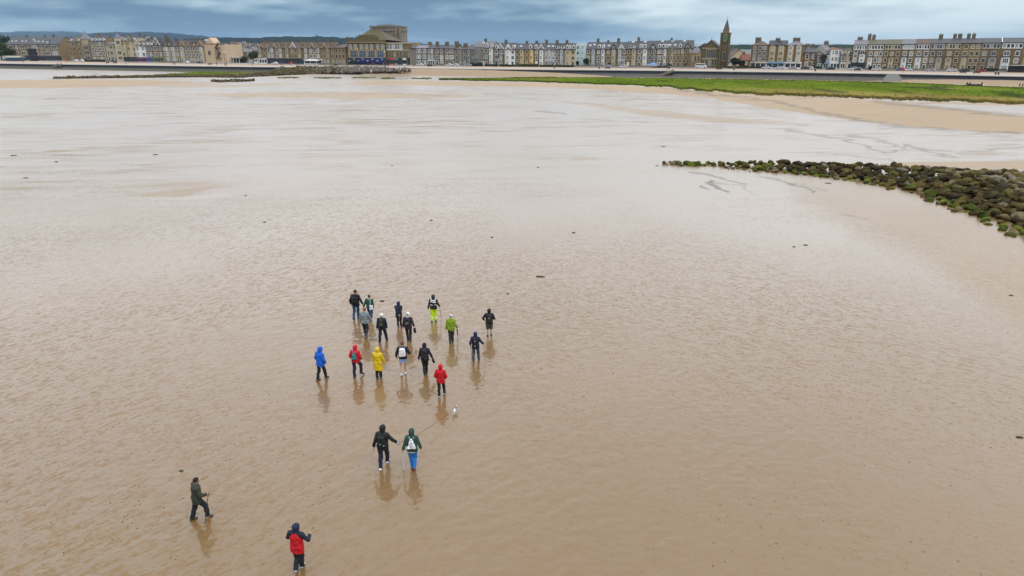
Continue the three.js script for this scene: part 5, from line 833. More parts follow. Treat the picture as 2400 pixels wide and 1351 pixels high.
function person(o) {
  const at = ground(o.feet[0], o.feet[1]), tall = clamp(heightAt(at.z, o.top) + (o.extra || 0), 1.52, 1.98), S = tall / 1.76 / (o.hoodUp ? 1.03 : 1), cell = o.near ? 0.016 : 0.019;
  const h = thing('person', o.label, 'person', at, o.yaw || 0, o.group), bw = o.build || 1;
  // joints
  const fl = o.L || [-0.1, 0.16, 0.03], fr = o.R || [0.1, -0.2, 0];          // ankle x, z, lift
  const ankle = (f) => [f[0], 0.085 + f[2], f[1]], aL = ankle(fl), aR = ankle(fr);
  let hipY = 0.93; for (const [a, x] of [[aL, -0.095], [aR, 0.095]]) hipY = Math.min(hipY, a[1] + Math.sqrt(Math.max(0.3, 0.845 * 0.845 - (a[0] - x) ** 2 - a[2] * a[2])));
  const lean = o.lean ?? 0.06, up = (y, s = 1) => [0, hipY + y * Math.cos(lean), -y * Math.sin(lean) * s];
  const hips = [[-0.095, hipY, 0], [0.095, hipY, 0]], pole = [0, 0.1, -1];
  const [kL] = ik(hips[0], aL, 0.435, 0.41, [-0.08, 0, -1]), [kR] = ik(hips[1], aR, 0.435, 0.41, [0.08, 0, -1]);
  const chest = up(0.4), neck = up(0.555), head = up(0.71); head[2] -= o.headFwd ?? 0.035; head[1] -= (o.headDrop ?? 0.01);
  const shX = 0.185 * bw, sh = [[-shX, chest[1] + 0.085, chest[2] + 0.005], [shX, chest[1] + 0.085, chest[2] + 0.005]];
  const drop = hipY - 0.92, tgt = (t) => [t[0], t[1] + drop, t[2]];
  const hL = tgt(o.hands?.L || [-0.27, 0.83, 0.02]), hR = tgt(o.hands?.R || [0.27, 0.83, -0.04]);
  const [eL, wL] = ik(sh[0], hL, 0.285, 0.255, o.elbows?.L || [-0.22, -0.1, 0.9]), [eR, wR] = ik(sh[1], hR, 0.285, 0.255, o.elbows?.R || [0.22, -0.1, 0.9]);
  const c = Math.cos(lean), s = -Math.sin(lean), P2 = (x, y, z = 0) => { const q = up(y); return [x, q[1], q[2] + z]; };
  const torso = [bone(P2(-0.075 * bw, 0.02), P2(0.075 * bw, 0.02), 0.115, 0.115), bone(P2(-0.07 * bw, 0.02), P2(-0.085 * bw, 0.36), 0.11, 0.108), bone(P2(0.07 * bw, 0.02), P2(0.085 * bw, 0.36), 0.11, 0.108), bone(P2(-0.1 * bw, 0.4), P2(0.1 * bw, 0.4), 0.105, 0.105), bone(P2(0, 0.2, 0), P2(0, 0.42, 0.01), 0.12, 0.12), bone(sh[0], P2(-0.03, 0.5), 0.062, 0.06), bone(sh[1], P2(0.03, 0.5), 0.062, 0.06)];
  const arms = [bone(sh[0], eL, 0.058, 0.046), bone(eL, wL, 0.046, 0.031), bone(sh[1], eR, 0.058, 0.046), bone(eR, wR, 0.046, 0.031)];
  const legs = [bone(hips[0], kL, 0.09, 0.06), bone(kL, aL, 0.06, 0.04), bone(hips[1], kR, 0.09, 0.06), bone(kR, aR, 0.06, 0.04)];
  const neckB = [bone(neck, [head[0], head[1] - 0.1, head[2] + 0.02], 0.056, 0.052)];
  const foot = (a, f) => { const yawF = f[3] ?? 0, pitch = f[2] > 0.02 ? -0.5 : 0, dir = [Math.sin(yawF), 0, -Math.cos(yawF)]; return [[a[0] - dir[0] * 0.045, a[1] - 0.045 + (pitch ? 0.02 : 0), a[2] - dir[2] * 0.045], [a[0] + dir[0] * 0.15, Math.max(0.035, a[1] - 0.05 - (pitch ? 0.075 : 0)), a[2] + dir[2] * 0.15]]; };
  const ftL = foot(aL, fl), ftR = foot(aR, fr);
  const apply = (g) => g.scale(S, S, S);
  // the body itself: one continuous skin
  const bodyF = field([...torso.map((b) => { const q = b.slice(); q[6] -= 0.012; return q; }), ...arms, ...legs, ...neckB, bone(ftL[0], ftL[1], 0.035, 0.026), bone(ftR[0], ftR[1], 0.035, 0.026)], 0.04);
  const X = 0.62, body = paint(netMesh(bodyF, [-X, -0.01, -0.62], [X, neck[1] + 0.16, 0.6], 0.026), SKIN);
  const q = new THREE.Quaternion(), hd = headGeo.clone(); hd.applyQuaternion(q.setFromEuler(new THREE.Euler(-(o.headPitch ?? 0.12), o.headYaw || 0, 0, 'YXZ'))); hd.translate(...head);
  const bits = [body, hd], down = new THREE.Vector3(0, -1, 0);
  for (const [e, w, m, hide] of [[eL, wL, -1, o.pocket?.includes('L')], [eR, wR, 1, o.pocket?.includes('R')]]) { if (hide) continue; let g = handGeo.clone(); if (m < 0) { g.scale(-1, 1, 1); const ix = g.index.array; for (let i = 0; i < ix.length; i += 3) { const t = ix[i]; ix[i] = ix[i + 1]; ix[i + 1] = t; } g.computeVertexNormals(); } g.applyQuaternion(q.setFromUnitVectors(down, new THREE.Vector3(w[0] - e[0], w[1] - e[1], w[2] - e[2]).normalize())); g.translate(w[0], w[1], w[2]); bits.push(g); }
  part('body', apply(mergeGeometries(bits)), skinMat, h);
  // trousers, shorts
  const T = o.legs || { c: K.black };
  const hem = T.shorts || 0.1, loose = T.loose ?? 0.018, legF = field([...legs.map((b, i) => { const z = b.slice(); if (i % 2) { z[7] = 0.052 - z[6]; } return z; }), torso[0]], T.shorts ? 0.012 : 0.035, loose);
  const cutLeg = (x, y, z) => T.shorts ? hem - y : Math.max((0.1 - y) * (Math.hypot(x - aL[0], z - aL[2]) < 0.13 || Math.hypot(x - aR[0], z - aR[2]) < 0.13 ? 1 : 0) - 0.02, -1);
  part(T.shorts ? 'shorts' : 'trousers', apply(netMesh((x, y, z) => Math.max(legF(x, y, z) + fold(x * 1.2, y, z), y - hipY - 0.14, T.shorts ? hem - y : Math.max(aL[1] - 0.015 - y + (Math.abs(x - aL[0]) + Math.abs(z - aL[2]) < 0.2 ? 0 : -1), aR[1] - 0.015 - y + (Math.abs(x - aR[0]) + Math.abs(z - aR[2]) < 0.2 ? 0 : -1), -1)), [-0.32, 0.03, -0.6], [0.32, hipY + 0.18, 0.55], cell)), fabric(T.c), h);
  // shoes
  for (const [f, a] of [[ftL, aL], [ftR, aR]]) { const b = [bone(f[0], f[1], 0.05, 0.043), bone([a[0], a[1] - 0.01, a[2]], f[0], 0.046, 0.046)], ff = field(b, 0.03), y0 = Math.min(f[0][1], f[1][1]) - 0.036; part('shoe', apply(netMesh((x, y, z) => Math.max(ff(x, y, z), y0 - y, -y), [a[0] - 0.22, -0.012, a[2] - 0.3], [a[0] + 0.22, a[1] + 0.09, a[2] + 0.2], 0.013)), fabric(o.shoes || K.shoe, 0.6), h); }
  // jacket
  const J = o.jacket, jh = J.hem ?? 0.8, jb = torso.map((b) => b.slice()), armsJ = arms.map((b, i) => { const z = b.slice(); if (i % 2) z[7] = 0.04 - z[6]; return z; });
  if (jh < hipY - 0.05) jb.push(bone(P2(-0.06 * bw, 0.02), [-0.07 * bw, jh - 0.06, 0], 0.12, 0.135 + (J.flare || 0)), bone(P2(0.06 * bw, 0.02), [0.07 * bw, jh - 0.06, 0], 0.12, 0.135 + (J.flare || 0)));
  const tf = field(jb, 0.05, J.grow ?? 0.024), af = field(armsJ, 0.03, J.armGrow ?? 0.02), cuff = (x, y, z, w, e) => { const n = [w[0] - e[0], w[1] - e[1], w[2] - e[2]], l = Math.hypot(...n); return ((x - w[0]) * n[0] + (y - w[1]) * n[1] + (z - w[2]) * n[2]) / l + 0.012; };
  const armCut = (x, y, z) => { const d = af(x, y, z); return Math.max(d, x < 0 ? (Math.hypot(x - wL[0], y - wL[1], z - wL[2]) < 0.15 ? cuff(x, y, z, wL, eL) : -1) : (Math.hypot(x - wR[0], y - wR[1], z - wR[2]) < 0.15 ? cuff(x, y, z, wR, eR) : -1)); };
  const body1 = (x, y, z) => Math.max(tf(x, y, z) + fold(x, y, z), jh + 0.02 * Math.sin(9 * x + 3) - y), yTop = neck[1] + 0.1, nk = (x, y, z) => y - (neck[1] + 0.015 + Math.max(0, -(Math.hypot(x, z - neck[2]) - 0.1)));
  if (J.sleeves) { part('jacket', apply(netMesh((x, y, z) => Math.max(smin(body1(x, y, z), 9, 0.01), nk(x, y, z), Math.abs(x) - (0.19 + Math.max(0, chest[1] - y) * 0.7) + Math.max(0, y - chest[1]) * 0.9), [-0.36, jh - 0.05, -0.4], [0.36, yTop, 0.36], cell)), fabric(J.c), h); for (const sg of [-1, 1]) part('sleeve', apply(netMesh((x, y, z) => Math.max(smin(armCut(x, y, z) + fold(x, y, z), field([torso[sg < 0 ? 5 : 6]], 0.03, 0.03)(x, y, z), 0.03), 0.04 - sg * x, y - neck[1] - 0.02), [-X, 0.5, -0.5], [X, yTop, 0.4], cell)), fabric(J.sleeves), h); }
  else part(J.name || 'jacket', apply(netMesh((x, y, z) => Math.max(smin(body1(x, y, z), armCut(x, y, z) + fold(x, y, z), 0.03), nk(x, y, z)), [-X, Math.min(jh, Math.min(wL[1], wR[1])) - 0.08, -0.6], [X, yTop, 0.45], cell)), fabric(J.c, J.rough), h);
  // head wear
  const hq = (x, y, z) => [x - head[0], y - head[1], z - head[2]], hy = o.headYaw || 0, ch = Math.cos(hy), shy = Math.sin(hy), loc = (x, y, z) => { const [a, b, d] = hq(x, y, z); return [a * ch - d * shy, b, a * shy + d * ch]; };
  const hb = [head[0] - 0.2, head[1] - 0.26, head[2] - 0.2], ht = [head[0] + 0.2, head[1] + 0.2, head[2] + 0.22];
  if (o.hoodUp) part('hood', apply(netMesh((x, y, z) => { const [a, b, d] = loc(x, y, z); let e = smin(ell(a, b, d, [0, 0.015, 0.015], [0.118, 0.145 + (o.hoodPeak || 0), 0.135]), capsule(a, b, d, bone([0, -0.08, 0.03], [0, -0.19, 0.045], 0.095, 0.115)), 0.05) + 0.7 * fold(x, y, z); return Math.max(e, -ell(a, b, d, [0, -0.01, -0.13], [0.075, 0.1, 0.075])); }, hb, ht, 0.012)), fabric(o.hoodUp), h);
  if (o.hoodDown) part('hood', apply(netMesh((x, y, z) => { const [a, b, d] = hq(x, y, z); return smin(ell(a, b, d, [0, -0.16, 0.1], [0.115, 0.075, 0.07]), capsule(a, b, d, bone([-0.07, -0.16, 0.02], [0.07, -0.16, 0.02], 0.045, 0.045)), 0.03); }, [head[0] - 0.2, head[1] - 0.3, head[2] - 0.1], [head[0] + 0.2, head[1] - 0.02, head[2] + 0.25], 0.012)), fabric(o.hoodDown), h);
  if (o.hair) part('hair', apply(netMesh((x, y, z) => { const [a, b, d] = loc(x, y, z); let e = ell(a, b, d, [0, 0.032, 0.014], [0.098, 0.102, 0.113]); if (o.longHair) e = smin(e, capsule(a, b, d, bone([0, 0, 0.06], [0, -o.longHair, 0.08], 0.075, 0.05)), 0.03); e += 0.004 * Math.sin(60 * a) * Math.sin(50 * b + 40 * d); return Math.max(e, -ell(a, b, d, [0, -0.06, -0.1], [0.085, 0.1, 0.105]), o.longHair ? -1 : -0.07 - b - Math.max(0, d) * 0.25); }, hb, ht, 0.011)), fabric(o.hair, 0.95), h);
  if (o.cap) { const cf = (x, y, z) => { const [a, b, d] = loc(x, y, z); return Math.max(ell(a, b, d, [0, 0.03, 0.008], [0.106, 0.11, 0.118]), 0.022 - b - (o.beanie ? 0.055 : 0)); }; part('cap', apply(netMesh(cf, hb, ht, 0.011)), fabric(o.cap), h); if (!o.beanie) part('cap_peak', apply(netMesh((x, y, z) => { const [a, b, d] = loc(x, y, z); return Math.max(ell(a, b, d, [0, 0.035, -0.1], [0.085, 0.016, 0.1]), d + 0.05); }, hb, [ht[0], ht[1], head[2]].map((v, i) => i === 2 ? v + 0.02 : v), 0.009).translate(0, 0, 0)), fabric(o.cap), h); }
  if (o.collar) part('collar', apply(netMesh((x, y, z) => Math.max(Math.abs(Math.hypot(x - neck[0], (z - neck[2])) - 0.085) - 0.02, Math.abs(y - neck[1] - 0.01) - 0.035), [-0.16, neck[1] - 0.08, neck[2] - 0.16], [0.16, neck[1] + 0.08, neck[2] + 0.16], 0.012)), fabric(o.collar), h);
  const J3 = (p) => new THREE.Vector3(p[0] * S, p[1] * S, p[2] * S), world = (p) => J3(p).applyAxisAngle(new THREE.Vector3(0, 1, 0), o.yaw || 0).add(at);
  return { h, at, S, chest, neck, head, wL, wR, eL, eR, hipY, sh, up, world, tf, apply, cell, yaw: o.yaw || 0, lean, bw, handW: (side) => { const w = side < 0 ? wL : wR, e = side < 0 ? eL : eR; const d = new THREE.Vector3(w[0] - e[0], w[1] - e[1], w[2] - e[2]).normalize().multiplyScalar(0.075); return world([w[0] + d.x, w[1] + d.y, w[2] + d.z]); } };
}
const tube = (pts, r, seg = 24, rad = 6) => new THREE.TubeGeometry(new THREE.CatmullRomCurve3(pts.map((p) => Array.isArray(p) ? new THREE.Vector3(...p) : p)), seg, r, rad, false);
function strapPair(t, name, mat, p, y1, y2, r, spread = 0.1) {             // two straps over the shoulders, in the wearer's axes
  for (const s of [-1, 1]) { const yT = p.sh[0][1] + 0.075; part(name, p.apply(tube([[s * spread * 0.9, y1, 0.155 + p.chest[2]], [s * spread, yT - 0.03, 0.1 + p.chest[2]], [s * spread, yT, 0.0 + p.chest[2]], [s * (spread + 0.015), yT - 0.09, -0.125 + p.chest[2]], [s * (spread + 0.06), y2 + 0.1, -0.13 + p.chest[2]], [s * (spread + 0.1), y2, 0.06]], r, 30, 6)), mat, t); }
}
function backpack(p, o) {                                                   // a rounded pack with a front pocket, top loop and straps
  const t = thing(o.name || 'backpack', o.label, 'backpack', p.at, p.yaw), w = o.w || 0.15, hh = o.h || 0.21, d = o.d || 0.085, cy = p.chest[1] - (o.low || 0.07), cz = p.chest[2] + 0.15 + d * 0.75 + (o.out || 0);
  const rb = (x, y, z, c, b, r) => { const a = Math.max(Math.abs(x - c[0]) - b[0] + r, 0), e = Math.max(Math.abs(y - c[1]) - b[1] + r, 0), f = Math.max(Math.abs(z - c[2]) - b[2] + r, 0); return Math.hypot(a, e, f) - r; };
  const taper = (y) => 1 - 0.22 * clamp((y - cy) / hh) + (o.bulge || 0) * clamp((cy - y) / hh);
  part('pack', p.apply(netMesh((x, y, z) => rb(x / taper(y), y, z, [o.dx || 0, cy, cz], [w, hh, d], 0.06) + 0.6 * fold(x * 1.4, y, z), [-0.3, cy - hh - 0.06, cz - d - 0.05], [0.3, cy + hh + 0.06, cz + d + 0.05], 0.014)), fabric(o.c, 0.75), t);
  if (o.pocket !== false) part('pocket', p.apply(netMesh((x, y, z) => rb(x, y, z, [o.dx || 0, cy - hh * 0.42, cz + d * 0.95], [w * 0.74, hh * 0.4, 0.04], 0.035), [-0.25, cy - hh - 0.05, cz], [0.25, cy + 0.05, cz + d + 0.09], 0.013)), fabric(o.pc || o.c, 0.75), t);
  strapPair(t, 'strap', fabric(o.sc || o.c, 0.8), p, cy + hh * 0.75, cy - hh * 0.75, 0.019);
  part('grab_loop', p.apply(tube([[-0.04, cy + hh * 0.95, cz - d * 0.6], [-0.02, cy + hh + 0.045, cz - d * 0.6], [0.02, cy + hh + 0.045, cz - d * 0.6], [0.04, cy + hh * 0.95, cz - d * 0.6]], 0.009, 12)), fabric(o.lc || o.sc || o.c), t);
  for (const [x, y, bw, bh, c] of o.marks || []) part('mark', p.apply(box(bw, bh, 0.012, x, cy + y, cz + d + (o.pocket === false || y > 0.02 ? 0.004 : 0.032))), fabric(c), t);
  return t;
}
function cinchBag(p, o) {                                                   // a drawstring bag: wide at the bottom, gathered at the top
  const t = thing('drawstring_bag', o.label, 'drawstring bag', p.at, p.yaw), cy = p.chest[1] - 0.08, cz = p.chest[2] + 0.195, hh = o.h || 0.2, w = o.w || 0.16;
  part('bag', p.apply(netMesh((x, y, z) => { const u = clamp((y - cy + hh) / (2 * hh)), ww = lerp(w, 0.035, Math.pow(u, o.round ? 1.6 : 1.1)); return Math.max(Math.hypot(Math.max(Math.abs(x) - ww + 0.03, 0), Math.max(Math.abs(z - cz) - lerp(0.075, 0.03, u) + 0.03, 0)) - 0.03 + fold(x * 1.3, y, z) * 1.2, Math.abs(y - cy) - hh - (o.round ? -0.03 * (x / w) ** 2 : 0)); }, [-0.26, cy - hh - 0.04, cz - 0.12], [0.26, cy + hh + 0.04, cz + 0.14], 0.014)), fabric(o.c, 0.8), t);
  strapPair(t, 'cord', fabric(o.sc || o.c), p, cy + hh * 0.92, cy - hh * 0.95, o.cr || 0.009, 0.085);
  for (const [x, y, bw, bh, c] of o.marks || []) part('printed_mark', p.apply(box(bw, bh, 0.01, x, cy + y, cz + lerp(0.075, 0.03, (y + hh) / (2 * hh)) + 0.003)), fabric(c), t);
  return t;
}
function stick(p, side, footPx, label, o = {}) {                            // a stick held in the hand, its tip on the sand
  const top = p.handW(side), tip = ground(...footPx), t = thing(o.name || 'walking_pole', label, o.cat || 'walking pole', tip), d = top.clone().sub(tip), up = d.clone().normalize(), L = d.length() + (o.over ?? 0.06);
  const cyl = (a, b, r0, r1) => { const g = new THREE.CylinderGeometry(r1, r0, (b - a) * L, 8); g.translate(0, (a + b) / 2 * L, 0); g.applyQuaternion(new THREE.Quaternion().setFromUnitVectors(new THREE.Vector3(0, 1, 0), up)); return g; };
  part('shaft', cyl(0.02, 0.9, o.r || 0.011, o.r || 0.011), o.mat || fabric(K.charcoal, 0.4), t); part('grip', cyl(0.88, 1.0, (o.r || 0.011) + 0.006, (o.r || 0.011) + 0.008), fabric(o.gc || K.black), t); part('tip', cyl(0, 0.025, 0.006, 0.012), fabric(o.tc || K.charcoal, 0.4), t);
  if (o.loop) part('wrist_loop', new THREE.TorusGeometry(0.05, 0.006, 6, 14).translate(up.x * L * 0.96, up.y * L * 0.95, up.z * L * 0.96), fabric(K.black), t);
  return t;
}

const away = 0;
const p1 = person({ feet: [836, 748], top: 680, label: 'person in a black jacket and blue jeans holding hands, far left of the leading group', yaw: -0.12, jacket: { c: K.black, hem: 0.83 }, legs: { c: K.denim }, hair: K.brownhair, shoes: K.shoe, hands: { L: [-0.27, 0.95, 0.06], R: [0.42, 0.86, -0.02] }, L: [-0.1, 0.24, 0.05], R: [0.06, -0.12, 0], headYaw: -0.15 });
backpack(p1, { c: [0.008, 0.008, 0.01], w: 0.16, h: 0.2, low: 0.12, label: 'black backpack worn low by the person holding hands at the far left' });
const p2 = person({ feet: [868, 750], top: 692, label: 'person in a bottle-green jumper and jeans holding hands with the one in black', yaw: -0.05, jacket: { c: K.green, hem: 0.84, name: 'jumper' }, collar: K.silver, legs: { c: K.denim }, hair: [0.1, 0.03, 0.025], longHair: 0.03, shoes: K.white, hands: { L: [-0.42, 0.88, -0.02], R: [0.27, 0.84, 0.04] }, L: [-0.08, -0.14, 0], R: [0.1, 0.16, 0.04] });
{ const t = thing('tote_bag', 'white cloth tote bag hanging from the shoulder of the person in green', 'tote bag', p2.at, p2.yaw), c = p2.chest; part('bag', p2.apply(netMesh((x, y, z) => Math.max(Math.hypot(Math.max(Math.abs(x - 0.15) - 0.075 - (1.1 - y) * 0.06, 0), Math.max(Math.abs(z - 0.17) - 0.012, 0)) - 0.03, Math.abs(y - 0.94) - 0.15) + fold(x, y, z), [0, 0.74, 0.05], [0.34, 1.14, 0.3], 0.014)), fabric(K.white), t); part('strap', p2.apply(tube([[0.1, 1.08, 0.175], [0.1, 1.3, 0.16], [0.1, p2.sh[0][1] + 0.075, 0.01], [0.12, 1.3, -0.14]], 0.012)), fabric(K.white), t); }
const p3 = person({ feet: [857, 790], top: 721, label: 'person in a grey hooded top and dark trousers behind the couple', yaw: -0.1, jacket: { c: K.grey, hem: 0.83, name: 'sweatshirt' }, hoodDown: K.grey, legs: { c: K.charcoal }, hair: K.ginger, shoes: [0.16, 0.17, 0.19], hands: { L: [-0.31, 0.82, -0.04], R: [0.36, 0.86, -0.16] }, L: [-0.08, -0.24, 0], R: [0.09, 0.2, 0.06], lean: 0.1, near: false });
const p4 = person({ feet: [897, 801], top: 735, label: 'person in charcoal jacket with a white cap and a dark backpack, left of centre', yaw: -0.05, jacket: { c: K.ink, hem: 0.82 }, hoodDown: K.charcoal, legs: { c: K.ink, loose: 0.03 }, cap: K.white, beanie: true, hair: K.silver, hands: { L: [-0.3, 0.8, 0.02], R: [0.32, 0.8, 0.02] }, L: [-0.14, 0.18, 0.0], R: [0.2, -0.18, 0] });
backpack(p4, { c: K.charcoal, pc: [0.07, 0.07, 0.06], w: 0.13, h: 0.22, label: 'dark grey backpack on the person in charcoal with a white cap', marks: [[0, 0.08, 0.12, 0.03, [0.09, 0.09, 0.09]]] });
const p5 = person({ feet: [936, 766], top: 706, label: 'person in a long navy hooded coat with hands clasped behind the back', yaw: 0, jacket: { c: K.navy, hem: 0.66, name: 'coat' }, hoodUp: K.navy, legs: { c: K.black }, hands: { L: [0.05, 0.86, 0.2], R: [0.09, 0.8, 0.2] }, elbows: { L: [-1, 0, 0.4], R: [1, 0, 0.4] }, L: [-0.06, 0.12, 0.02], R: [0.09, -0.12, 0] });
const p6 = person({ feet: [958, 800], top: 733, label: 'person in a dark purple jacket with a white cap and an olive backpack', yaw: -0.06, jacket: { c: K.plum, hem: 0.8 }, legs: { c: K.black }, cap: K.white, beanie: true, hair: K.black, collar: K.silver, hands: { L: [-0.31, 0.84, 0.03], R: [0.36, 0.8, -0.02] }, L: [-0.07, -0.1, 0], R: [0.12, 0.14, 0.03] });
backpack(p6, { c: K.ink, pc: [0.14, 0.13, 0.08], w: 0.14, h: 0.19, low: 0.05, label: 'small olive and black backpack on the person in purple' });
{ const hp = p6.handW(1), t = thing('boots', 'dark boots carried in the hand of the person in purple', 'boots', hp.clone().setY(0)); part('boot', merge([tube([[0.02, hp.y, 0], [0.03, hp.y - 0.14, 0.02], [0.05, hp.y - 0.25, -0.02]], 0.055, 10, 8), tube([[-0.01, hp.y - 0.02, 0.03], [0, hp.y - 0.16, 0.05], [0.04, hp.y - 0.27, 0.06]], 0.05, 10, 8)]), fabric(K.black), t); }
const p7 = person({ feet: [1017, 754], top: 690, label: 'guide in black with white reflective bands and bright yellow trousers', yaw: -0.05, jacket: { c: K.black, hem: 0.86 }, hoodUp: K.charcoal, legs: { c: K.hivis, loose: 0.03 }, hands: { L: [-0.33, 0.86, 0.02], R: [0.34, 1.0, -0.14] }, shoes: K.mud, L: [-0.12, 0.05, 0], R: [0.1, -0.08, 0] });
{ const bands = (f) => p7.apply(netMesh((x, y, z) => Math.max(p7.tf(x, y, z) - 0.007, -(p7.tf(x, y, z) + 0.012), f(x, y, z)), [-0.36, 0.84, -0.36], [0.36, 1.6, 0.36], 0.014)), wm = fabric(K.white, 0.4), c = p7.chest[1];
  part('reflective_band', bands((x, y) => Math.abs(y - (c - 0.02) + 0) - 0.034), wm, p7.h); part('reflective_band', bands((x, y) => Math.abs(y - (c - 0.2) - 0.12 * Math.abs(x)) - 0.026), wm, p7.h); part('reflective_band', bands((x, y) => Math.max(Math.abs(y - (c + 0.085)) - 0.035, Math.abs(x) - 0.15)), wm, p7.h); for (const s of [-1, 1]) part('shoulder_band', bands((x, y) => Math.max(Math.abs(x - s * 0.13) - 0.026, c - 0.03 - y)), wm, p7.h); for (const s of [-1, 1]) part('ankle_band', p7.apply(new THREE.CylinderGeometry(0.089, 0.089, 0.06, 16).translate(s * 0.11, 0.24, s < 0 ? 0.03 : -0.06)), wm, p7.h); }
stick(p7, 1, [1034, 748], 'thin dark walking pole in the right hand of the guide in yellow trousers', { loop: true });
const p8 = person({ feet: [1058, 804], top: 738, label: 'person in a lime green jacket with a folded umbrella', yaw: -0.05, jacket: { c: K.lime, hem: 0.8 }, hoodDown: K.lime, legs: { c: [0.03, 0.028, 0.036] }, hair: [0.14, 0.08, 0.05], cap: K.silver, beanie: true, shoes: K.shoe, hands: { L: [-0.3, 0.86, 0.02], R: [0.32, 0.93, -0.08] }, L: [-0.07, 0.04, 0], R: [0.06, -0.06, 0] });
{ const hp = p8.handW(1), tip = ground(1073, 789), t = thing('umbrella', 'folded dark umbrella with a pointed tip held by the person in lime green', 'umbrella', tip), d = hp.clone().sub(tip), q = new THREE.Quaternion().setFromUnitVectors(new THREE.Vector3(0, 1, 0), d.clone().normalize()), L = d.length(); part('canopy', new THREE.CylinderGeometry(0.035, 0.02, L * 0.72, 10).translate(0, L * 0.5, 0).applyQuaternion(q), fabric(K.plum), t); part('handle', merge([new THREE.CylinderGeometry(0.009, 0.009, L * 0.3, 6).translate(0, L * 0.97, 0).applyQuaternion(q)]), fabric(K.black), t); part('tip', new THREE.CylinderGeometry(0.02, 0.006, L * 0.15, 8).translate(0, L * 0.075, 0).applyQuaternion(q), fabric(K.charcoal), t); }
const p9 = person({ feet: [1147, 788], top: 723, label: 'person in a black hooded jacket and olive shorts at the right of the group', yaw: 0.02, build: 1.08, jacket: { c: K.black, hem: 0.84 }, hoodUp: K.black, legs: { c: K.olive, shorts: 0.46, loose: 0.045 }, shoes: K.black, hands: { L: [-0.32, 1.02, -0.1], R: [0.24, 1.08, -0.16] }, elbows: { L: [-0.8, -0.5, 0.6], R: [0.5, -0.5, 0.8] }, L: [-0.1, 0.02, 0], R: [0.11, -0.1, 0] });
backpack(p9, { c: [0.03, 0.016, 0.024], w: 0.16, h: 0.23, low: 0.09, label: 'dark maroon backpack with a small pale mark on the person in olive shorts', marks: [[0, 0.04, 0.04, 0.04, K.white]] });
const p10 = person({ feet: [1115, 846], top: 777, label: 'person in a navy hooded jacket walking with two trekking poles', yaw: -0.05, jacket: { c: K.navy, hem: 0.78 }, hoodUp: [0.016, 0.02, 0.09], legs: { c: [0.06, 0.075, 0.095], loose: 0.026 }, hands: { L: [-0.3, 0.98, -0.06], R: [0.44, 1.02, -0.12] }, shoes: K.charcoal, L: [-0.12, 0.1, 0], R: [0.16, -0.16, 0] });
backpack(p10, { c: K.black, w: 0.14, h: 0.24, low: 0.08, label: 'black backpack with white marks on the person with two trekking poles', marks: [[0, 0.1, 0.06, 0.025, K.white], [0, -0.2, 0.08, 0.02, K.white]] });
stick(p10, -1, [1106, 838], 'left trekking pole of the person in the navy hood'); stick(p10, 1, [1137, 841], 'right trekking pole of the person in the navy hood', { mat: M.steel });
const p11 = person({ feet: [754, 890], top: 811, label: 'person in a bright blue hooded jacket with hands in pockets', yaw: -0.55, jacket: { c: K.blue, hem: 0.76 }, hoodUp: K.blue, legs: { c: K.black }, pocket: 'LR', hands: { L: [-0.25, 0.92, -0.1], R: [0.25, 0.92, -0.1] }, elbows: { L: [-0.7, -0.4, 0.8], R: [0.7, -0.4, 0.8] }, shoes: [0.12, 0.09, 0.08], L: [-0.08, 0.2, 0.0], R: [0.08, -0.22, 0], headYaw: -0.15 });
const p12 = person({ feet: [836, 882], top: 808, label: 'person in a red hooded jacket wearing a teal drawstring bag', yaw: -0.2, jacket: { c: K.red, hem: 0.82 }, hoodUp: K.red, legs: { c: K.navy, loose: 0.025 }, pocket: 'LR', hands: { L: [-0.26, 0.94, -0.12], R: [0.26, 0.94, -0.12] }, elbows: { L: [-0.7, -0.4, 0.8], R: [0.7, -0.4, 0.8] }, shoes: K.plum, L: [-0.07, 0.14, 0], R: [0.2, -0.14, 0.1, 0.7], headYaw: -0.12 });
cinchBag(p12, { c: K.tealbag, sc: [0.3, 0.25, 0.5], cr: 0.016, round: true, h: 0.2, w: 0.14, label: 'teal teardrop drawstring bag on the red jacket', marks: [[0, 0.07, 0.05, 0.035, [0.5, 0.7, 0.75]]] });
const p13 = person({ feet: [888, 888], top: 814, label: 'person in a long yellow hooded raincoat', yaw: -0.08, jacket: { c: K.yellow, hem: 0.52, flare: 0.03, name: 'raincoat', rough: 0.5 }, hoodUp: K.yellow, legs: { c: K.black, loose: 0.025 }, hands: { L: [-0.26, 0.86, -0.08], R: [0.34, 0.8, -0.1] }, shoes: [0.1, 0.1, 0.11], pocket: 'L', L: [-0.08, 0.04, 0], R: [0.08, -0.1, 0], headYaw: -0.3 });
const p14 = person({ feet: [946, 879], top: 801, label: 'person in a dark top and light blue shorts wearing a white backpack', yaw: 0.08, jacket: { c: [0.01, 0.013, 0.025], hem: 0.88, name: 'top', grow: 0.016 }, hair: [0.13, 0.07, 0.04], legs: { c: K.paleblue, shorts: 0.64, loose: 0.012 }, shoes: [0.6, 0.62, 0.66], hands: { L: [-0.3, 0.92, -0.08], R: [0.27, 1.08, -0.14] }, elbows: { L: [-0.6, -0.4, 0.8], R: [0.6, -0.4, 0.8] }, L: [-0.09, 0.18, 0.05], R: [0.08, -0.1, 0], headDrop: 0.03, headFwd: 0.07 });
backpack(p14, { c: K.white, sc: [0.2, 0.23, 0.28], lc: [0.3, 0.3, 0.3], w: 0.16, h: 0.21, low: 0.06, pocket: false, label: 'white backpack on the person in light blue shorts', marks: [[0.03, -0.08, 0.035, 0.03, [0.4, 0.4, 0.36]], [-0.02, -0.04, 0.06, 0.012, [0.5, 0.5, 0.5]]] });
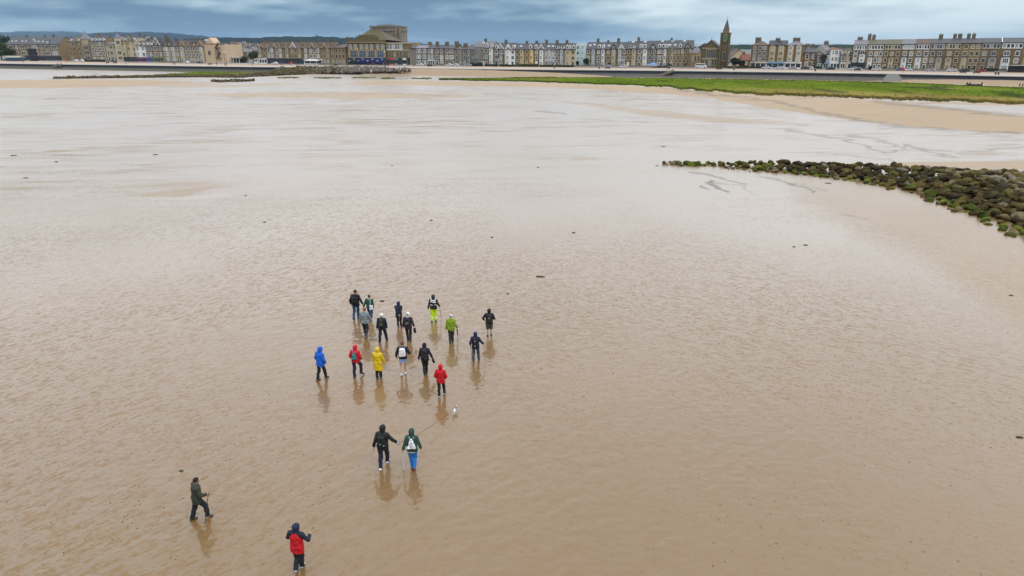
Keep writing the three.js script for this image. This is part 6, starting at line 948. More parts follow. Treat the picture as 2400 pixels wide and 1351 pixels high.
const p15 = person({ feet: [997, 877], top: 803, label: 'person all in black with the hood up carrying dark boots', yaw: 0.03, jacket: { c: K.ink, hem: 0.8 }, hoodUp: K.ink, legs: { c: K.black }, hands: { L: [-0.33, 0.84, 0.06], R: [0.4, 0.86, -0.06] }, shoes: K.black, L: [-0.02, 0.22, 0.06], R: [0.05, -0.12, 0] });
backpack(p15, { c: [0.014, 0.014, 0.017], lc: [0.35, 0.18, 0.08], w: 0.165, h: 0.24, low: 0.1, label: 'large black backpack on the person carrying dark boots', marks: [[0.06, -0.2, 0.04, 0.015, K.silver]] });
{ const hp = p15.handW(1), t = thing('boots', 'dark boots dangling from the right hand of the person all in black', 'boots', hp.clone().setY(0)); part('boot', merge([tube([[-0.01, hp.y + 0.04, 0], [0.02, hp.y - 0.1, 0.02], [0.05, hp.y - 0.2, -0.02]], 0.05, 10, 8), tube([[0.02, hp.y, 0.03], [0.06, hp.y - 0.12, 0.05], [0.1, hp.y - 0.17, 0.06]], 0.045, 10, 8)]), fabric([0.02, 0.014, 0.018]), t); }
const p16 = person({ feet: [1034, 928], top: 853, label: 'person in a red hooded jacket in front of the dog', yaw: -0.08, jacket: { c: K.crimson, hem: 0.76 }, hoodUp: K.crimson, legs: { c: K.black }, pocket: 'LR', hands: { L: [-0.24, 0.96, -0.14], R: [0.24, 0.96, -0.14] }, elbows: { L: [-0.6, -0.4, 0.8], R: [0.6, -0.4, 0.8] }, shoes: [0.36, 0.36, 0.4], L: [-0.07, 0.2, 0], R: [0.14, -0.2, 0, 0.2] });
const p17 = person({ feet: [900, 1094], top: 996, near: true, label: 'person in a black hooded jacket and navy trousers holding the dog lead', yaw: -0.15, jacket: { c: K.black, hem: 0.78 }, hoodUp: K.black, legs: { c: K.navy, loose: 0.024 }, shoes: K.white, hands: { L: [-0.34, 0.9, 0.06], R: [0.5, 1.0, -0.2] }, L: [-0.06, 0.22, 0], R: [0.06, -0.26, 0.02], lean: 0.12, headYaw: -0.2 });
backpack(p17, { c: [0.008, 0.013, 0.011], sc: [0.02, 0.035, 0.03], w: 0.155, h: 0.23, low: 0.12, bulge: 0.15, label: 'black backpack with round pale buckles on the person holding the lead', marks: [[-0.13, -0.02, 0.035, 0.03, [0.4, 0.4, 0.4]], [0, -0.06, 0.06, 0.035, [0.3, 0.3, 0.28]], [0.14, -0.1, 0.04, 0.035, [0.45, 0.45, 0.43]]] });
const p18 = person({ feet: [968, 1099], top: 1006, near: true, label: 'person in a dark green hooded jacket and bright blue jeans with a white stick', yaw: 0.02, jacket: { c: K.deep, hem: 0.84 }, hoodUp: K.deep, hoodPeak: 0.02, legs: { c: K.jean, loose: 0.022 }, shoes: [0.16, 0.05, 0.05], hands: { L: [-0.36, 0.88, 0.04], R: [0.37, 0.84, 0.0] }, L: [-0.02, -0.02, 0], R: [0.07, 0.14, 0.05], lean: 0.1 });
part('hem', p18.apply(netMesh((x, y, z) => Math.max(Math.abs(Math.hypot(x * 0.72, z) - 0.128) - 0.02, Math.abs(y - 0.82) - 0.03), [-0.3, 0.76, -0.26], [0.3, 0.88, 0.26], 0.014)), fabric(K.silver), p18.h);
cinchBag(p18, { c: K.white, sc: [0.7, 0.72, 0.72], h: 0.21, w: 0.17, label: 'white triangular drawstring bag with a dark mark on the green jacket', marks: [[-0.005, 0.03, 0.018, 0.1, [0.03, 0.05, 0.04]], [0.012, 0.06, 0.02, 0.03, [0.03, 0.05, 0.04]], [-0.015, 0.0, 0.02, 0.025, [0.03, 0.05, 0.04]], [0, -0.075, 0.1, 0.018, [0.15, 0.3, 0.25]], [0, -0.105, 0.12, 0.012, [0.2, 0.35, 0.3]], [0, -0.135, 0.09, 0.01, [0.3, 0.4, 0.38]]] });
stick(p18, -1, [946, 1104], 'pale grey walking stick with a dark rubber tip beside the blue jeans', { r: 0.02, mat: fabric([0.55, 0.55, 0.57], 0.4), gc: [0.5, 0.5, 0.5], tc: K.black, cat: 'walking stick', name: 'walking_stick', over: 0.1 });
const p19 = person({ feet: [468, 1216], top: 1120, near: true, label: 'bareheaded person in a dark green coat striding right at the lower left', yaw: -0.95, jacket: { c: K.khaki, hem: 0.74, grow: 0.034, armGrow: 0.028 }, hoodDown: [0.05, 0.065, 0.03], hair: K.dark, legs: { c: [0.01, 0.015, 0.02], loose: 0.03 }, shoes: [0.075, 0.07, 0.065], hands: { L: [-0.24, 0.9, -0.1], R: [0.2, 1.06, -0.32] }, elbows: { L: [-0.7, -0.4, 0.6], R: [0.6, -0.7, 0.3] }, L: [-0.08, 0.24, 0], R: [0.1, -0.26, 0.04, 0.1], lean: 0.08, build: 1.08 });
stick(p19, 1, [480, 1229], 'slim dark walking pole of the striding person at the lower left', { loop: true });
const p20 = person({ feet: [702, 1336], top: 1228, near: true, label: 'person in a red and navy jacket with raised hands at the bottom edge', yaw: -0.22, jacket: { c: K.crimson, hem: 0.74, sleeves: K.ink }, hoodUp: [0.012, 0.02, 0.05], legs: { c: [0.008, 0.014, 0.022], loose: 0.03 }, shoes: [0.42, 0.45, 0.45], hands: { L: [-0.2, 1.12, -0.28], R: [0.32, 1.2, -0.3] }, elbows: { L: [-0.8, -0.6, 0.4], R: [0.8, -0.6, 0.4] }, L: [-0.03, 0.16, 0.05, -0.3], R: [0.03, -0.12, 0], build: 1.12, headYaw: -0.25 });

// ---------------------------------------------------------------- the dog and its lead
{
  const at = ground(1066, 970), t = thing('dog', 'small white dog with black patches on a lead', 'dog', at, -0.35); t.scale.setScalar(0.7);
  const leg = (x, z, k) => k > 0 ? [bone([x, 0.2, z], [x, 0.11, z + 0.012], 0.034, 0.02), bone([x, 0.11, z + 0.012], [x, 0.02, z], 0.02, 0.015), bone([x, 0.016, z], [x, 0.016, z - 0.025], 0.016, 0.014)] : [bone([x, 0.2, z], [x, 0.14, z - 0.035], 0.05, 0.03), bone([x, 0.14, z - 0.035], [x, 0.085, z + 0.035], 0.026, 0.016), bone([x, 0.085, z + 0.035], [x, 0.016, z + 0.01], 0.016, 0.013), bone([x, 0.014, z + 0.01], [x, 0.014, z - 0.02], 0.015, 0.013)];
  const f = field([bone([0, 0.235, -0.12], [0, 0.225, -0.02], 0.078, 0.074), bone([0, 0.225, -0.02], [0, 0.24, 0.14], 0.07, 0.062), bone([0, 0.26, -0.16], [0, 0.34, -0.23], 0.052, 0.045), ...leg(-0.05, -0.14, 1), ...leg(0.05, -0.12, 1), ...leg(-0.05, 0.15, -1), ...leg(0.05, 0.13, -1)], 0.03), hf = field([bone([0, 0.375, -0.25], [0, 0.37, -0.27], 0.058, 0.052), bone([0, 0.36, -0.3], [0, 0.35, -0.355], 0.034, 0.026)], 0.025), tail = bone([0, 0.27, 0.18], [0.015, 0.36, 0.24], 0.016, 0.009);
  const coat = (x, y, z) => { const n = fbm(x * 9 + 3, z * 7 + y * 4, 2); if (z < -0.23 && (Math.abs(x) > 0.022)) return [0.02, 0.016, 0.014]; return (n > 0.53 && y > 0.17 && z > -0.2) || (x > 0.02 && z < -0.02 && z > -0.13 && y > 0.24) ? [0.025, 0.02, 0.018] : [0.8, 0.78, 0.74]; };
  part('body', paint(netMesh((x, y, z) => smin(smin(f(x, y, z), hf(x, y, z), 0.03), capsule(x, y, z, tail), 0.012), [-0.16, -0.012, -0.42], [0.16, 0.48, 0.28], 0.012), coat), new THREE.MeshStandardMaterial({ name: 'fur', vertexColors: true, roughness: 0.9 }), t);
  for (const s of [-1, 1]) part('ear', netMesh((x, y, z) => ell(x - s * 0.055, y - 0.385, z + 0.245, [0, 0, 0], [0.016, 0.045, 0.03]), [s * 0.055 - 0.04, 0.31, -0.3], [s * 0.055 + 0.04, 0.46, -0.19], 0.008), fabric([0.02, 0.016, 0.014]), t);
  part('nose', new THREE.SphereGeometry(0.012, 10, 8).translate(0, 0.362, -0.38), fabric([0.01, 0.01, 0.01], 0.4), t); part('dog_collar', new THREE.TorusGeometry(0.055, 0.008, 8, 20).rotateX(0.9).translate(0, 0.315, -0.205), fabric([0.3, 0.05, 0.04]), t);
  const c = new THREE.Vector3(0, 0.24, -0.14).applyAxisAngle(new THREE.Vector3(0, 1, 0), -0.35).add(at), hnd = p17.handW(1), mid = c.clone().lerp(hnd, 0.5); mid.y -= 0.16;
  const l = thing('dog_lead', 'long thin dark lead running from the hand in black to the dog', 'dog lead', hnd.clone().setY(0)); part('line', tube([hnd, hnd.clone().lerp(mid, 0.5).add(new THREE.Vector3(0, -0.05, 0)), mid, mid.clone().lerp(c, 0.5).add(new THREE.Vector3(0, -0.04, 0)), c], 0.0065, 60, 6).translate(-hnd.x, 0, -hnd.z), fabric([0.06, 0.04, 0.03]), l); part('lead_handle', new THREE.SphereGeometry(0.055, 12, 8).scale(0.6, 0.9, 1.1).translate(0, hnd.y, 0), fabric([0.25, 0.35, 0.6]), l);
}

// ---------------------------------------------------------------- along the promenade
const lineAt = (line, px) => { const f = (px + 260) / 40, i = clamp(Math.floor(f), 0, line.length - 2); return line[i].clone().lerp(line[i + 1], f - i); };
const turnAt = (line, px) => { const i = clamp(Math.floor((px + 260) / 40), 0, line.length - 2), a = line[i], b = line[i + 1]; return Math.atan2(-(b.z - a.z), b.x - a.x); };
const seaAt = (px) => seaward(wallLine, clamp(Math.round((px + 260) / 40), 0, wallLine.length - 1));
// flights of steps and slipways down the wall
function steps(px, len, dir, label, mat) {
  const t = thing('beach_steps', label, 'steps', lineAt(wallLine, px).addScaledVector(seaAt(px), 0.9).setY(0), turnAt(wallLine, px)), n = 14, H = P;
  for (let i = 0; i < n; i++) part('step', cached('step' + len, () => box(len / n, 1, 2.2)), mat, t).position.set(dir * (i + 0.5) * len / n, H * (1 - (i + 0.5) / n) - 0.5, 1.15);
  const a = Math.atan2(H, len) * dir; for (const z of [0.1, 2.4]) { const w = part('side_wall', box(Math.hypot(H, len), 1.0, 0.3).rotateZ(-a), MAT(0.24, 0.21, 0.17, 0.85), t); w.position.set(dir * len / 2, H / 2 + 0.2, z); }
  return t;
}
steps(1581, 8, -1, 'wooden-sided beach steps down the dark wall in front of the ochre houses', MAT(0.07, 0.062, 0.052));
steps(148, 9, -1, 'beach steps with a pale side wall at the far left of the wall', MAT(0.2, 0.19, 0.16));
steps(668, 8, -1, 'short beach steps behind the rocks below the stone parade', MAT(0.2, 0.18, 0.15));
for (const [px, w, label] of [[2094, 4, 'grey concrete slipway fanning down the wall near the red lifebelt']]) {
  const t = thing('slipway', label, 'slipway', lineAt(wallLine, px).addScaledVector(seaAt(px), 0.9).setY(0), turnAt(wallLine, px)), g = new THREE.BufferGeometry();
  g.setAttribute('position', new THREE.Float32BufferAttribute([-w / 2, P - 0.1, 0, w / 2, P - 0.1, 0, w * 0.9, 0.05, 9, -w * 0.8, 0.05, 9, -w / 2 - 2.5, -0.1, 0.2, w / 2 + 3.5, -0.1, 0.2, -w * 0.9, -0.2, 9.2, w, -0.2, 9.2], 3)); g.setIndex([0, 3, 2, 0, 2, 1, 0, 4, 6, 0, 6, 3, 1, 2, 7, 1, 7, 5, 3, 6, 7, 3, 7, 2]); const f = g.toNonIndexed(); f.computeVertexNormals(); part('ramp', f, MAT(0.15, 0.14, 0.125, 0.9), t);
}
// railings along the edge where the beach is open
{ const t = thing('railing', 'low white railing above the open beach right of the theatre', 'railing', lineAt(wallLine, 1146).setY(P + 0.1), turnAt(wallLine, 1146)); part('rail', merge([box(5, 0.06, 0.06, 0, 1.1, 0), box(5, 0.06, 0.06, 0, 0.6, 0)]), F.white, t); for (let i = 0; i < 5; i++) part('post', cached('rp', () => box(0.07, 1.15, 0.07, 0, 0.57, 0)), F.white, t).position.x = -2.4 + i * 1.2; }
function onProm(px, u) { return lineAt(wallLine, px).lerp(lineAt(frontLine, px), u).setY(P + 0.006); }
// cars
function carGeo() {
  const s = new THREE.Shape([[-2.1, 0.28], [-2.12, 0.72], [-1.75, 0.86], [-1.05, 0.93], [-0.55, 1.42], [0.75, 1.46], [1.55, 0.98], [2.05, 0.9], [2.12, 0.3]].map(([x, y]) => new THREE.Vector2(x, y)));
  const g = new THREE.ExtrudeGeometry(s, { depth: 1.5, bevelEnabled: true, bevelSize: 0.09, bevelThickness: 0.12, bevelSegments: 2 }); g.translate(0, 0, -0.75); return g;
}
const carBody = carGeo(), carGlass = (() => { const s = new THREE.Shape([[-0.98, 0.98], [-0.55, 1.36], [0.72, 1.4], [1.38, 1.0]].map(([x, y]) => new THREE.Vector2(x, y))); const g = new THREE.ExtrudeGeometry(s, { depth: 1.78, bevelEnabled: false }); g.translate(0, 0, -0.89); return g; })();
const wheelG = new THREE.CylinderGeometry(0.32, 0.32, 0.22, 16).rotateX(Math.PI / 2), rimG = new THREE.CylinderGeometry(0.19, 0.19, 0.24, 12).rotateX(Math.PI / 2);
const carPaint = {}; const paintOf = (n, c) => carPaint[n] ??= new THREE.MeshPhysicalMaterial({ name: n + ' car paint', color: new THREE.Color().setRGB(...c), roughness: 0.35, clearcoat: 0.8, clearcoatRoughness: 0.1 });
const PAINT = { white: [0.75, 0.76, 0.77], silver: [0.45, 0.46, 0.48], dark: [0.03, 0.032, 0.04], blue: [0.06, 0.12, 0.3], red: [0.4, 0.03, 0.03], grey: [0.2, 0.21, 0.22] };
let car0 = null;
function car(px, u, colour, label, len = 1, rot = 0) {
  let t;
  if (!car0) {
    t = car0 = thing('parked_car', label, 'car'); part('body', carBody, paintOf(colour, PAINT[colour]), t); part('window_glass', carGlass, glass, t);
    for (const x of [-1.35, 1.32]) for (const z of [-0.78, 0.78]) { const w = part('wheel', wheelG, M.black, t); w.position.set(x, 0.32, z); part('rim', rimG, M.steel, w); }
    for (const z of [-0.55, 0.55]) { part('headlight', box(0.08, 0.14, 0.3), F.white, t).position.set(2.18, 0.68, z); part('tail_light', box(0.08, 0.14, 0.28), DOOR.red, t).position.set(-2.18, 0.7, z); }
  } else { t = car0.clone(); t.name = numbered('parked_car'); scene.add(t); t.children[0].material = paintOf(colour, PAINT[colour]); t.userData = { label, category: 'car' }; }
  t.position.copy(onProm(px, u)); t.position.y = u > 0.6 ? P - 0.09 : P + 0.006; t.rotation.y = turnAt(frontLine, px) + rot; t.scale.set(len, len, len);
  t.userData.group = 'cars parked along the front';
  return t;
}
[[14, 'dark', 'dark car at the far left end of the front'], [22, 'white', 'white car at the left end beside a dark one'], [178, 'white', 'white car parked below the stone turret, left of its pair'], [192, 'white', 'white car parked below the stone turret, right of its pair'], [268, 'dark', 'dark car in front of the low pale rendered house'], [438, 'white', 'white car in front of the twin-gabled hotel'], [470, 'dark', 'dark car in front of the hotel'], [645, 'white', 'white car in front of the navy shopfront of the stone parade'], [985, 'white', 'white car just right of the theatre'], [1008, 'grey', 'grey car in front of the white two-storey shopfront'], [1052, 'white', 'white car under the grey balcony rail'], [1068, 'white', 'white car left of the pedimented grey house'], [1098, 'silver', 'silver car left of the scaffolding'], [1425, 'silver', 'silver car in front of the dark-gabled brown house'], [1462, 'white', 'white car below the white-edged gable'], [1545, 'dark', 'dark car right of the blue-covered boat'], [1562, 'dark', 'dark car in front of the house with three round dormers'], [1797, 'white', 'white car in front of the sky-blue shop'], [1830, 'white', 'white car in front of the corner block middle'], [1858, 'silver', 'silver car under the little turret'], [1897, 'white', 'white car beside the curved white lamp post'], [1888, 'dark', 'dark car in front of the orange brick house'], [1947, 'dark', 'dark car in front of the white corner house'], [2003, 'white', 'white car with a silver one in front, by the left end of the brown terrace'], [2055, 'white', 'white car in front of the olive-roofed terraced house'], [2112, 'blue', 'blue car behind the red lifebelt'], [2128, 'white', 'white car right of the red lifebelt'], [2182, 'silver', 'silver car in front of the brown wooden door'], [2232, 'white', 'white car in front of the cream bay with two chimneys'], [2262, 'dark', 'dark car in front of the arched attic windows'], [2300, 'red', 'red car in front of the white door']].forEach(([px, c, l]) => car(px, 0.79, c, l));
car(2012, 0.62, 'silver', 'silver car on the paving near the left end of the brown terrace');
{ // a white minibus by the church and a covered boat
  const t = thing('minibus', 'white minibus parked beside the church', 'minibus', onProm(1644, 0.8), turnAt(frontLine, 1644)); t.position.y = P - 0.09;
  const s = new THREE.Shape([[-2.9, 0.35], [-2.95, 2.3], [-2.7, 2.45], [1.6, 2.45], [2.4, 1.5], [2.95, 1.25], [3, 0.35]].map(([x, y]) => new THREE.Vector2(x, y))), g = new THREE.ExtrudeGeometry(s, { depth: 1.8, bevelEnabled: true, bevelSize: 0.06, bevelThickness: 0.1, bevelSegments: 2 }); g.translate(0, 0, -0.9); part('body', g, paintOf('white', PAINT.white), t);
  for (let i = 0; i < 4; i++) part('side_window', box(1, 0.65, 2.06, -2.2 + i * 1.15, 1.9, 0), glass, t); for (const x of [-1.9, 1.9]) for (const z of [-0.9, 0.9]) part('wheel', wheelG, M.black, t).position.set(x, 0.34, z);
  const b = thing('boat', 'white boat on a trailer under a bright blue cover', 'boat', onProm(1530, 0.78), turnAt(frontLine, 1530)), hull = new THREE.SphereGeometry(1, 20, 10, 0, Math.PI * 2, Math.PI / 2, Math.PI / 2); hull.scale(3.6, 1.1, 1.1); hull.translate(0, 1.55, 0); part('hull', hull, F.white, b); const cov = new THREE.SphereGeometry(1, 20, 8, 0, Math.PI * 2, 0, Math.PI / 2); cov.scale(2.2, 0.9, 1.05); cov.translate(0.2, 1.55, 0); part('cover', cov, MAT(0.12, 0.35, 0.75, 0.7), b); part('trailer', merge([box(5.5, 0.12, 0.12, 0, 0.5, 0.5), box(5.5, 0.12, 0.12, 0, 0.5, -0.5)]), M.steel, b); for (const z of [-0.85, 0.85]) part('wheel', wheelG, M.black, b).position.set(0.3, 0.32, z);
}
// benches, bins, lifebelt posts, lamp posts
let bench0 = null;
for (const [px, u, l] of [[1425, 0.16, 'dark bench on the promenade in front of the white-edged gable'], [1686, 0.2, 'dark bench on the promenade below the church tower'], [252, 0.3, 'dark bench on the promenade below the stone house with pointed dormers'], [270, 0.3, 'dark bench on the promenade below the low pale house'], [492, 0.25, 'grey bench on the promenade below the peach building'], [786, 0.3, 'grey bench on the promenade left of the theatre'], [1008, 0.35, 'bench on the promenade below the white shopfront'], [2258, 0.2, 'dark bench on the promenade below the arched attic windows'], [2290, 0.2, 'small bench on the promenade near the right end'], [2010, 0.4, 'grey bench on the paving below the terrace end']]) {
  let t; if (!bench0) { t = bench0 = thing('bench', l, 'bench'); part('seat', box(2.6, 0.1, 0.6, 0, 0.5, 0), MAT(0.06, 0.05, 0.045), t); part('backrest', box(2.6, 0.6, 0.1, 0, 0.95, -0.3).rotateX(-0.1), MAT(0.06, 0.05, 0.045), t); for (const x of [-1.1, 1.1]) part('leg', box(0.2, 0.5, 0.6, x, 0.25, 0), M.concrete, t); } else { t = bench0.clone(); t.name = numbered('bench'); scene.add(t); t.userData = { label: l, category: 'bench' }; }
  t.position.copy(onProm(px, u)); t.rotation.y = turnAt(wallLine, px); t.userData.group = 'benches along the promenade';
}
for (const [px, u, l] of [[2338, 0.2, 'pair of dark bins on the promenade near the right end'], [1405, 0.3, 'slim dark bin on the promenade below the blue door'], [1721, 0.3, 'brown bin on the promenade right of the church tower'], [1912, 0.3, 'small dark bin on the promenade below the orange brick house'], [1300, 0.3, 'small dark bin on the promenade below the grey balcony house']]) { const t = thing('litter_bin', l, 'bin', onProm(px, u), turnAt(wallLine, px)), n = l.startsWith('pair') ? 2 : 1; for (let i = 0; i < n; i++) { part('bin', new THREE.CylinderGeometry(0.36, 0.32, 1.15, 14).translate(i * 1 - 0.5 * (n - 1), 0.58, 0), MAT(0.04, 0.045, 0.06, 0.5), t); part('lid', new THREE.SphereGeometry(0.37, 14, 6, 0, 6.283, 0, 1.571).scale(1, 0.5, 1).translate(i * 1 - 0.5 * (n - 1), 1.15, 0), M.steel, t); } }
for (const [px, u, l] of [[2117, 0.03, 'red lifebelt stand at the top of the slipway on the right'], [684, 0.12, 'red lifebelt stand on the promenade below the parade'], [155, 0.25, 'red lifebelt stand at the far left of the promenade']]) { const t = thing('lifebelt_stand', l, 'lifebelt stand', onProm(px, u), turnAt(wallLine, px)); part('post', box(0.14, 2.3, 0.14, 0, 1.15, 0), M.steel, t); part('housing', new THREE.CylinderGeometry(0.62, 0.62, 0.22, 20).rotateX(Math.PI / 2).translate(0, 2, 0.18), MAT(0.75, 0.02, 0.03, 0.4), t); part('lifebelt', new THREE.TorusGeometry(0.4, 0.09, 8, 20).translate(0, 2, 0.32), MAT(0.8, 0.06, 0.05, 0.5), t); }
function lamp(px, by, top, label, curved) { const g = ground(px, by, P), H = heightAt(g.z, top) - P, t = thing('lamp_post', label, 'lamp post', g); part('post', new THREE.CylinderGeometry(0.07, 0.14, H, 10).translate(0, H / 2, 0), curved === 'dark' ? F.iron : F.white, t); if (curved === true) part('arm', tube([[0, H - 0.1, 0], [-0.6, H + 0.9, 0], [-2.4, H + 1.5, 0]], 0.07), F.white, t); part('lantern', curved === true ? box(0.9, 0.14, 0.3, -2.6, H + 1.5, 0) : new THREE.SphereGeometry(0.3, 12, 8).translate(0, H + 0.2, 0), F.white, t); return t; }
lamp(840, 155.5, 116, 'tall pale mast in front of the theatre windows', 'dark'); lamp(527, 148.5, 122, 'dark pole in front of the peach building, left of two', 'dark'); lamp(531, 148.8, 124, 'dark pole in front of the peach building, right of two', 'dark'); lamp(546, 147.5, 132, 'short white lamp post right of the peach building'); lamp(902, 157, 122, 'brown-grey mast at the corner of the theatre', 'dark'); lamp(1705, 158.5, 144, 'white post with a round sign at the foot of the church tower'); lamp(1720, 158, 146, 'white short post right of the church tower'); lamp(1905, 161, 150, 'curved white lamp post in front of the orange brick house', true); lamp(2256, 166, 157, 'white sign post in front of the arched attic windows'); lamp(1169, 156, 141, 'thin lamp post in front of the timbered house'); lamp(1204, 156, 143, 'white lamp post in front of the bright white house');
{ const g = ground(1133, 155, P), t = thing('information_board', 'pale green information board in front of the scaffolded house', 'board', g); part('panel', box(1.5, 2, 0.15, 0, 1.5, 0), MAT(0.55, 0.7, 0.65, 0.5), t); for (const x of [-0.6, 0.6]) part('leg', box(0.1, 0.6, 0.1, x, 0.3, 0), M.steel, t); }
{ // glass shelter at the right edge
  const a = ground(2362, 168.5, P), b = ground(2440, 170, P), w = a.distanceTo(b), t = thing('bus_shelter', 'long black glass shelter with a pale roof at the right edge', 'shelter', a.clone().add(b).multiplyScalar(0.5), Math.atan2(-(b.z - a.z), b.x - a.x)); const dk = new THREE.MeshPhysicalMaterial({ color: new THREE.Color().setRGB(0.012, 0.014, 0.018), roughness: 0.08 });
  part('roof', prism([[-w / 2 - 0.2, 2.75], [-w / 2 + 0.6, 3.05], [w / 2 + 0.2, 3.05], [w / 2 + 0.2, 2.75]], 2.6, 'z'), F.grey, t); for (let i = 0; i < 5; i++) part('glass_panel', box(w / 5 - 0.1, 2.5, 0.08, -w / 2 + w * (i + 0.5) / 5, 1.4, 1.1), dk, t); part('end_panel', box(0.12, 2.6, 2.2, -w / 2, 1.35, 0), F.grey, t); part('back_panel', box(w, 2.6, 0.1, 0, 1.35, -1.1), dk, t);
}
{ // flat-roofed seafront shelter and kiosk in the left gap
  const g = ground(553, 147.4, P), t = thing('seafront_shelter', 'long low grey shelter in the gap right of the peach building', 'shelter', g, turnAt(frontLine, 553)); part('roof', box(12, 0.5, 5, 0, 3.3, 0), MAT(0.3, 0.36, 0.36, 0.7), t); part('back_wall', box(11, 2.8, 0.3, 0, 1.5, -2), MAT(0.1, 0.06, 0.05, 0.8), t); for (let i = 0; i < 5; i++) part('post', box(0.25, 3, 0.25, -5 + i * 2.5, 1.5, 2), F.white, t);
  const k = thing('kiosk', 'small white kiosk beside the green tree left of the parade', 'kiosk', ground(604, 148.6, P), turnAt(frontLine, 604)); part('cabin', box(3.4, 2.8, 2.6, 0, 1.4, 0), F.white, k); part('hatch', box(2.2, 1, 0.1, 0, 1.7, 1.33), SHOP.dark, k); part('roof', box(3.8, 0.25, 3, 0, 2.95, 0), F.grey, k);
  const s = thing('advertising_screen', 'large black screen box on the front of the skylight row', 'screen', ground(79, 143, P), turnAt(frontLine, 79)); const z = ground(79, 143, P).z, y1 = heightAt(z, 114.5) - P, y0 = heightAt(z, 129) - P, ww = 26 / FOCAL * (-z * cp); part('screen_panel', box(ww, y1 - y0, 0.6, 0, (y0 + y1) / 2, 0), MAT(0.01, 0.011, 0.014, 0.25), s); part('frame', merge([box(ww + 0.5, 0.4, 0.9, 0, y1 + 0.1, 0), box(ww + 0.5, 0.3, 0.9, 0, y0 - 0.1, 0)]), MAT(0.1, 0.12, 0.13), s); part('support', box(ww * 0.9, y0, 1.2, 0, y0 / 2 - 0.15, -0.3), MAT(0.02, 0.022, 0.028, 0.6), s);
  const d = thing('garden_shelter', 'low pale roofed shelter at the far left below the trees', 'shelter', ground(36, 143.4, P), turnAt(frontLine, 36)); part('roof', prism([[-3, 2.6], [0, 3.9], [3, 2.6]], 16).translate(0, 0, 0), MAT(0.3, 0.3, 0.25, 0.8), d); part('wall', box(15, 2.6, 4, 0, 1.3, 0), MAT(0.06, 0.1, 0.16, 0.7), d);
}
// trees, hedges and shrubs
const leafMat = new THREE.MeshPhysicalMaterial({ name: 'leaves', vertexColors: true, roughness: 0.8, transmission: 0.3, thickness: 0, specularIntensity: 0.4, side: THREE.DoubleSide });
const barkMat = MAT(0.06, 0.045, 0.03, 0.95);
function crownGeo(seed, n, rx, ry, lobes, col, leaf) {
  const r = mulberry(seed), pos = [], c = [], L = []; for (let i = 0; i < lobes; i++) { const a = r() * 6.28, d = Math.sqrt(r()) * 0.62; L.push([Math.cos(a) * d * rx, (r() * 1.5 - 0.75) * ry * 0.62, Math.sin(a) * d * rx, 0.3 + r() * 0.32, 0.7 + r() * 0.6]); }
  for (let i = 0; i < n; i++) {
    const b = L[Math.floor(r() * lobes)], u = r() * 2 - 1, a = r() * 6.28, q = Math.sqrt(1 - u * u), rad = b[3] * Math.pow(r(), 0.28), x = b[0] + q * Math.cos(a) * rad * rx, y = b[1] + u * rad * ry, z = b[2] + q * Math.sin(a) * rad * rx, s = leaf * (0.6 + r() * 0.8);
    const e = new THREE.Euler(r() * 6.28, r() * 6.28, r() * 6.28), v1 = new THREE.Vector3(s, 0, 0).applyEuler(e), v2 = new THREE.Vector3(0, s * 0.7, 0).applyEuler(e), k = b[4] * (0.65 + 0.6 * r());
    pos.push(x - v1.x, y - v1.y, z - v1.z, x + v2.x, y + v2.y, z + v2.z, x + v1.x, y + v1.y, z + v1.z, x - v1.x, y - v1.y, z - v1.z, x + v1.x, y + v1.y, z + v1.z, x - v2.x, y - v2.y, z - v2.z); for (let j = 0; j < 6; j++) c.push(col[0] * k, col[1] * k, col[2] * k);
  }
  const g = new THREE.BufferGeometry(); g.setAttribute('position', new THREE.Float32BufferAttribute(pos, 3)); g.setAttribute('color', new THREE.Float32BufferAttribute(c, 3)); g.computeVertexNormals(); return g;
}
let treeSeed = 500;
function tree(px, by, topPx, halfPx, label, col = [0.05, 0.08, 0.02], o = {}) {
  const g = o.z ? new THREE.Vector3((px - CX) / FOCAL * (-o.z * cp + 4), P, o.z) : ground(px, by, P), H = heightAt(g.z, topPx) - P, rx = halfPx / FOCAL * (-g.z * cp), tr = o.trunk ?? 0.22, t = thing(o.name || 'tree', label, o.cat || 'tree', g, treeSeed);
  const tw = Math.max(0.12, H * 0.03), trunk = [new THREE.CylinderGeometry(tw * 0.5, tw, H * 0.6, 8).translate(0, H * 0.3, 0)]; const r = mulberry(treeSeed); for (let i = 0; i < 5; i++) { const a = r() * 6.28; trunk.push(tube([[0, H * (0.25 + 0.08 * i), 0], [Math.cos(a) * rx * 0.3, H * (0.4 + 0.08 * i), Math.sin(a) * rx * 0.3], [Math.cos(a) * rx * 0.65, H * (0.5 + 0.09 * i), Math.sin(a) * rx * 0.65]], tw * 0.3, 8, 5)); }
  part('trunk', merge(trunk), barkMat, t);
  const ch = H * (1 - tr); part('crown', crownGeo(treeSeed++, o.n || 2200, rx, ch / 2, o.lobes || 14, col, o.leaf || Math.max(0.25, rx * 0.08)).translate(0, H * tr + ch / 2, 0), leafMat, t);
  return t;
}
const MID = [0.045, 0.075, 0.016], DK = [0.025, 0.045, 0.014], YG = [0.07, 0.1, 0.02];
tree(-12, 141, 78, 22, 'large dark tree cut by the left edge of the photo', DK, { z: -640 }); tree(22, 141, 79, 20, 'tall green tree at the left edge behind the skylight row', MID, { z: -625 }); tree(4, 141, 92, 26, 'broad lighter green tree low at the left edge', YG, { z: -605 }); tree(40, 141, 84, 14, 'small tree top just left of the skylight row roof', MID, { z: -640 }); tree(14, 142, 112, 24, 'bushy green tree at the far left above the shelter', MID, { z: -596 });
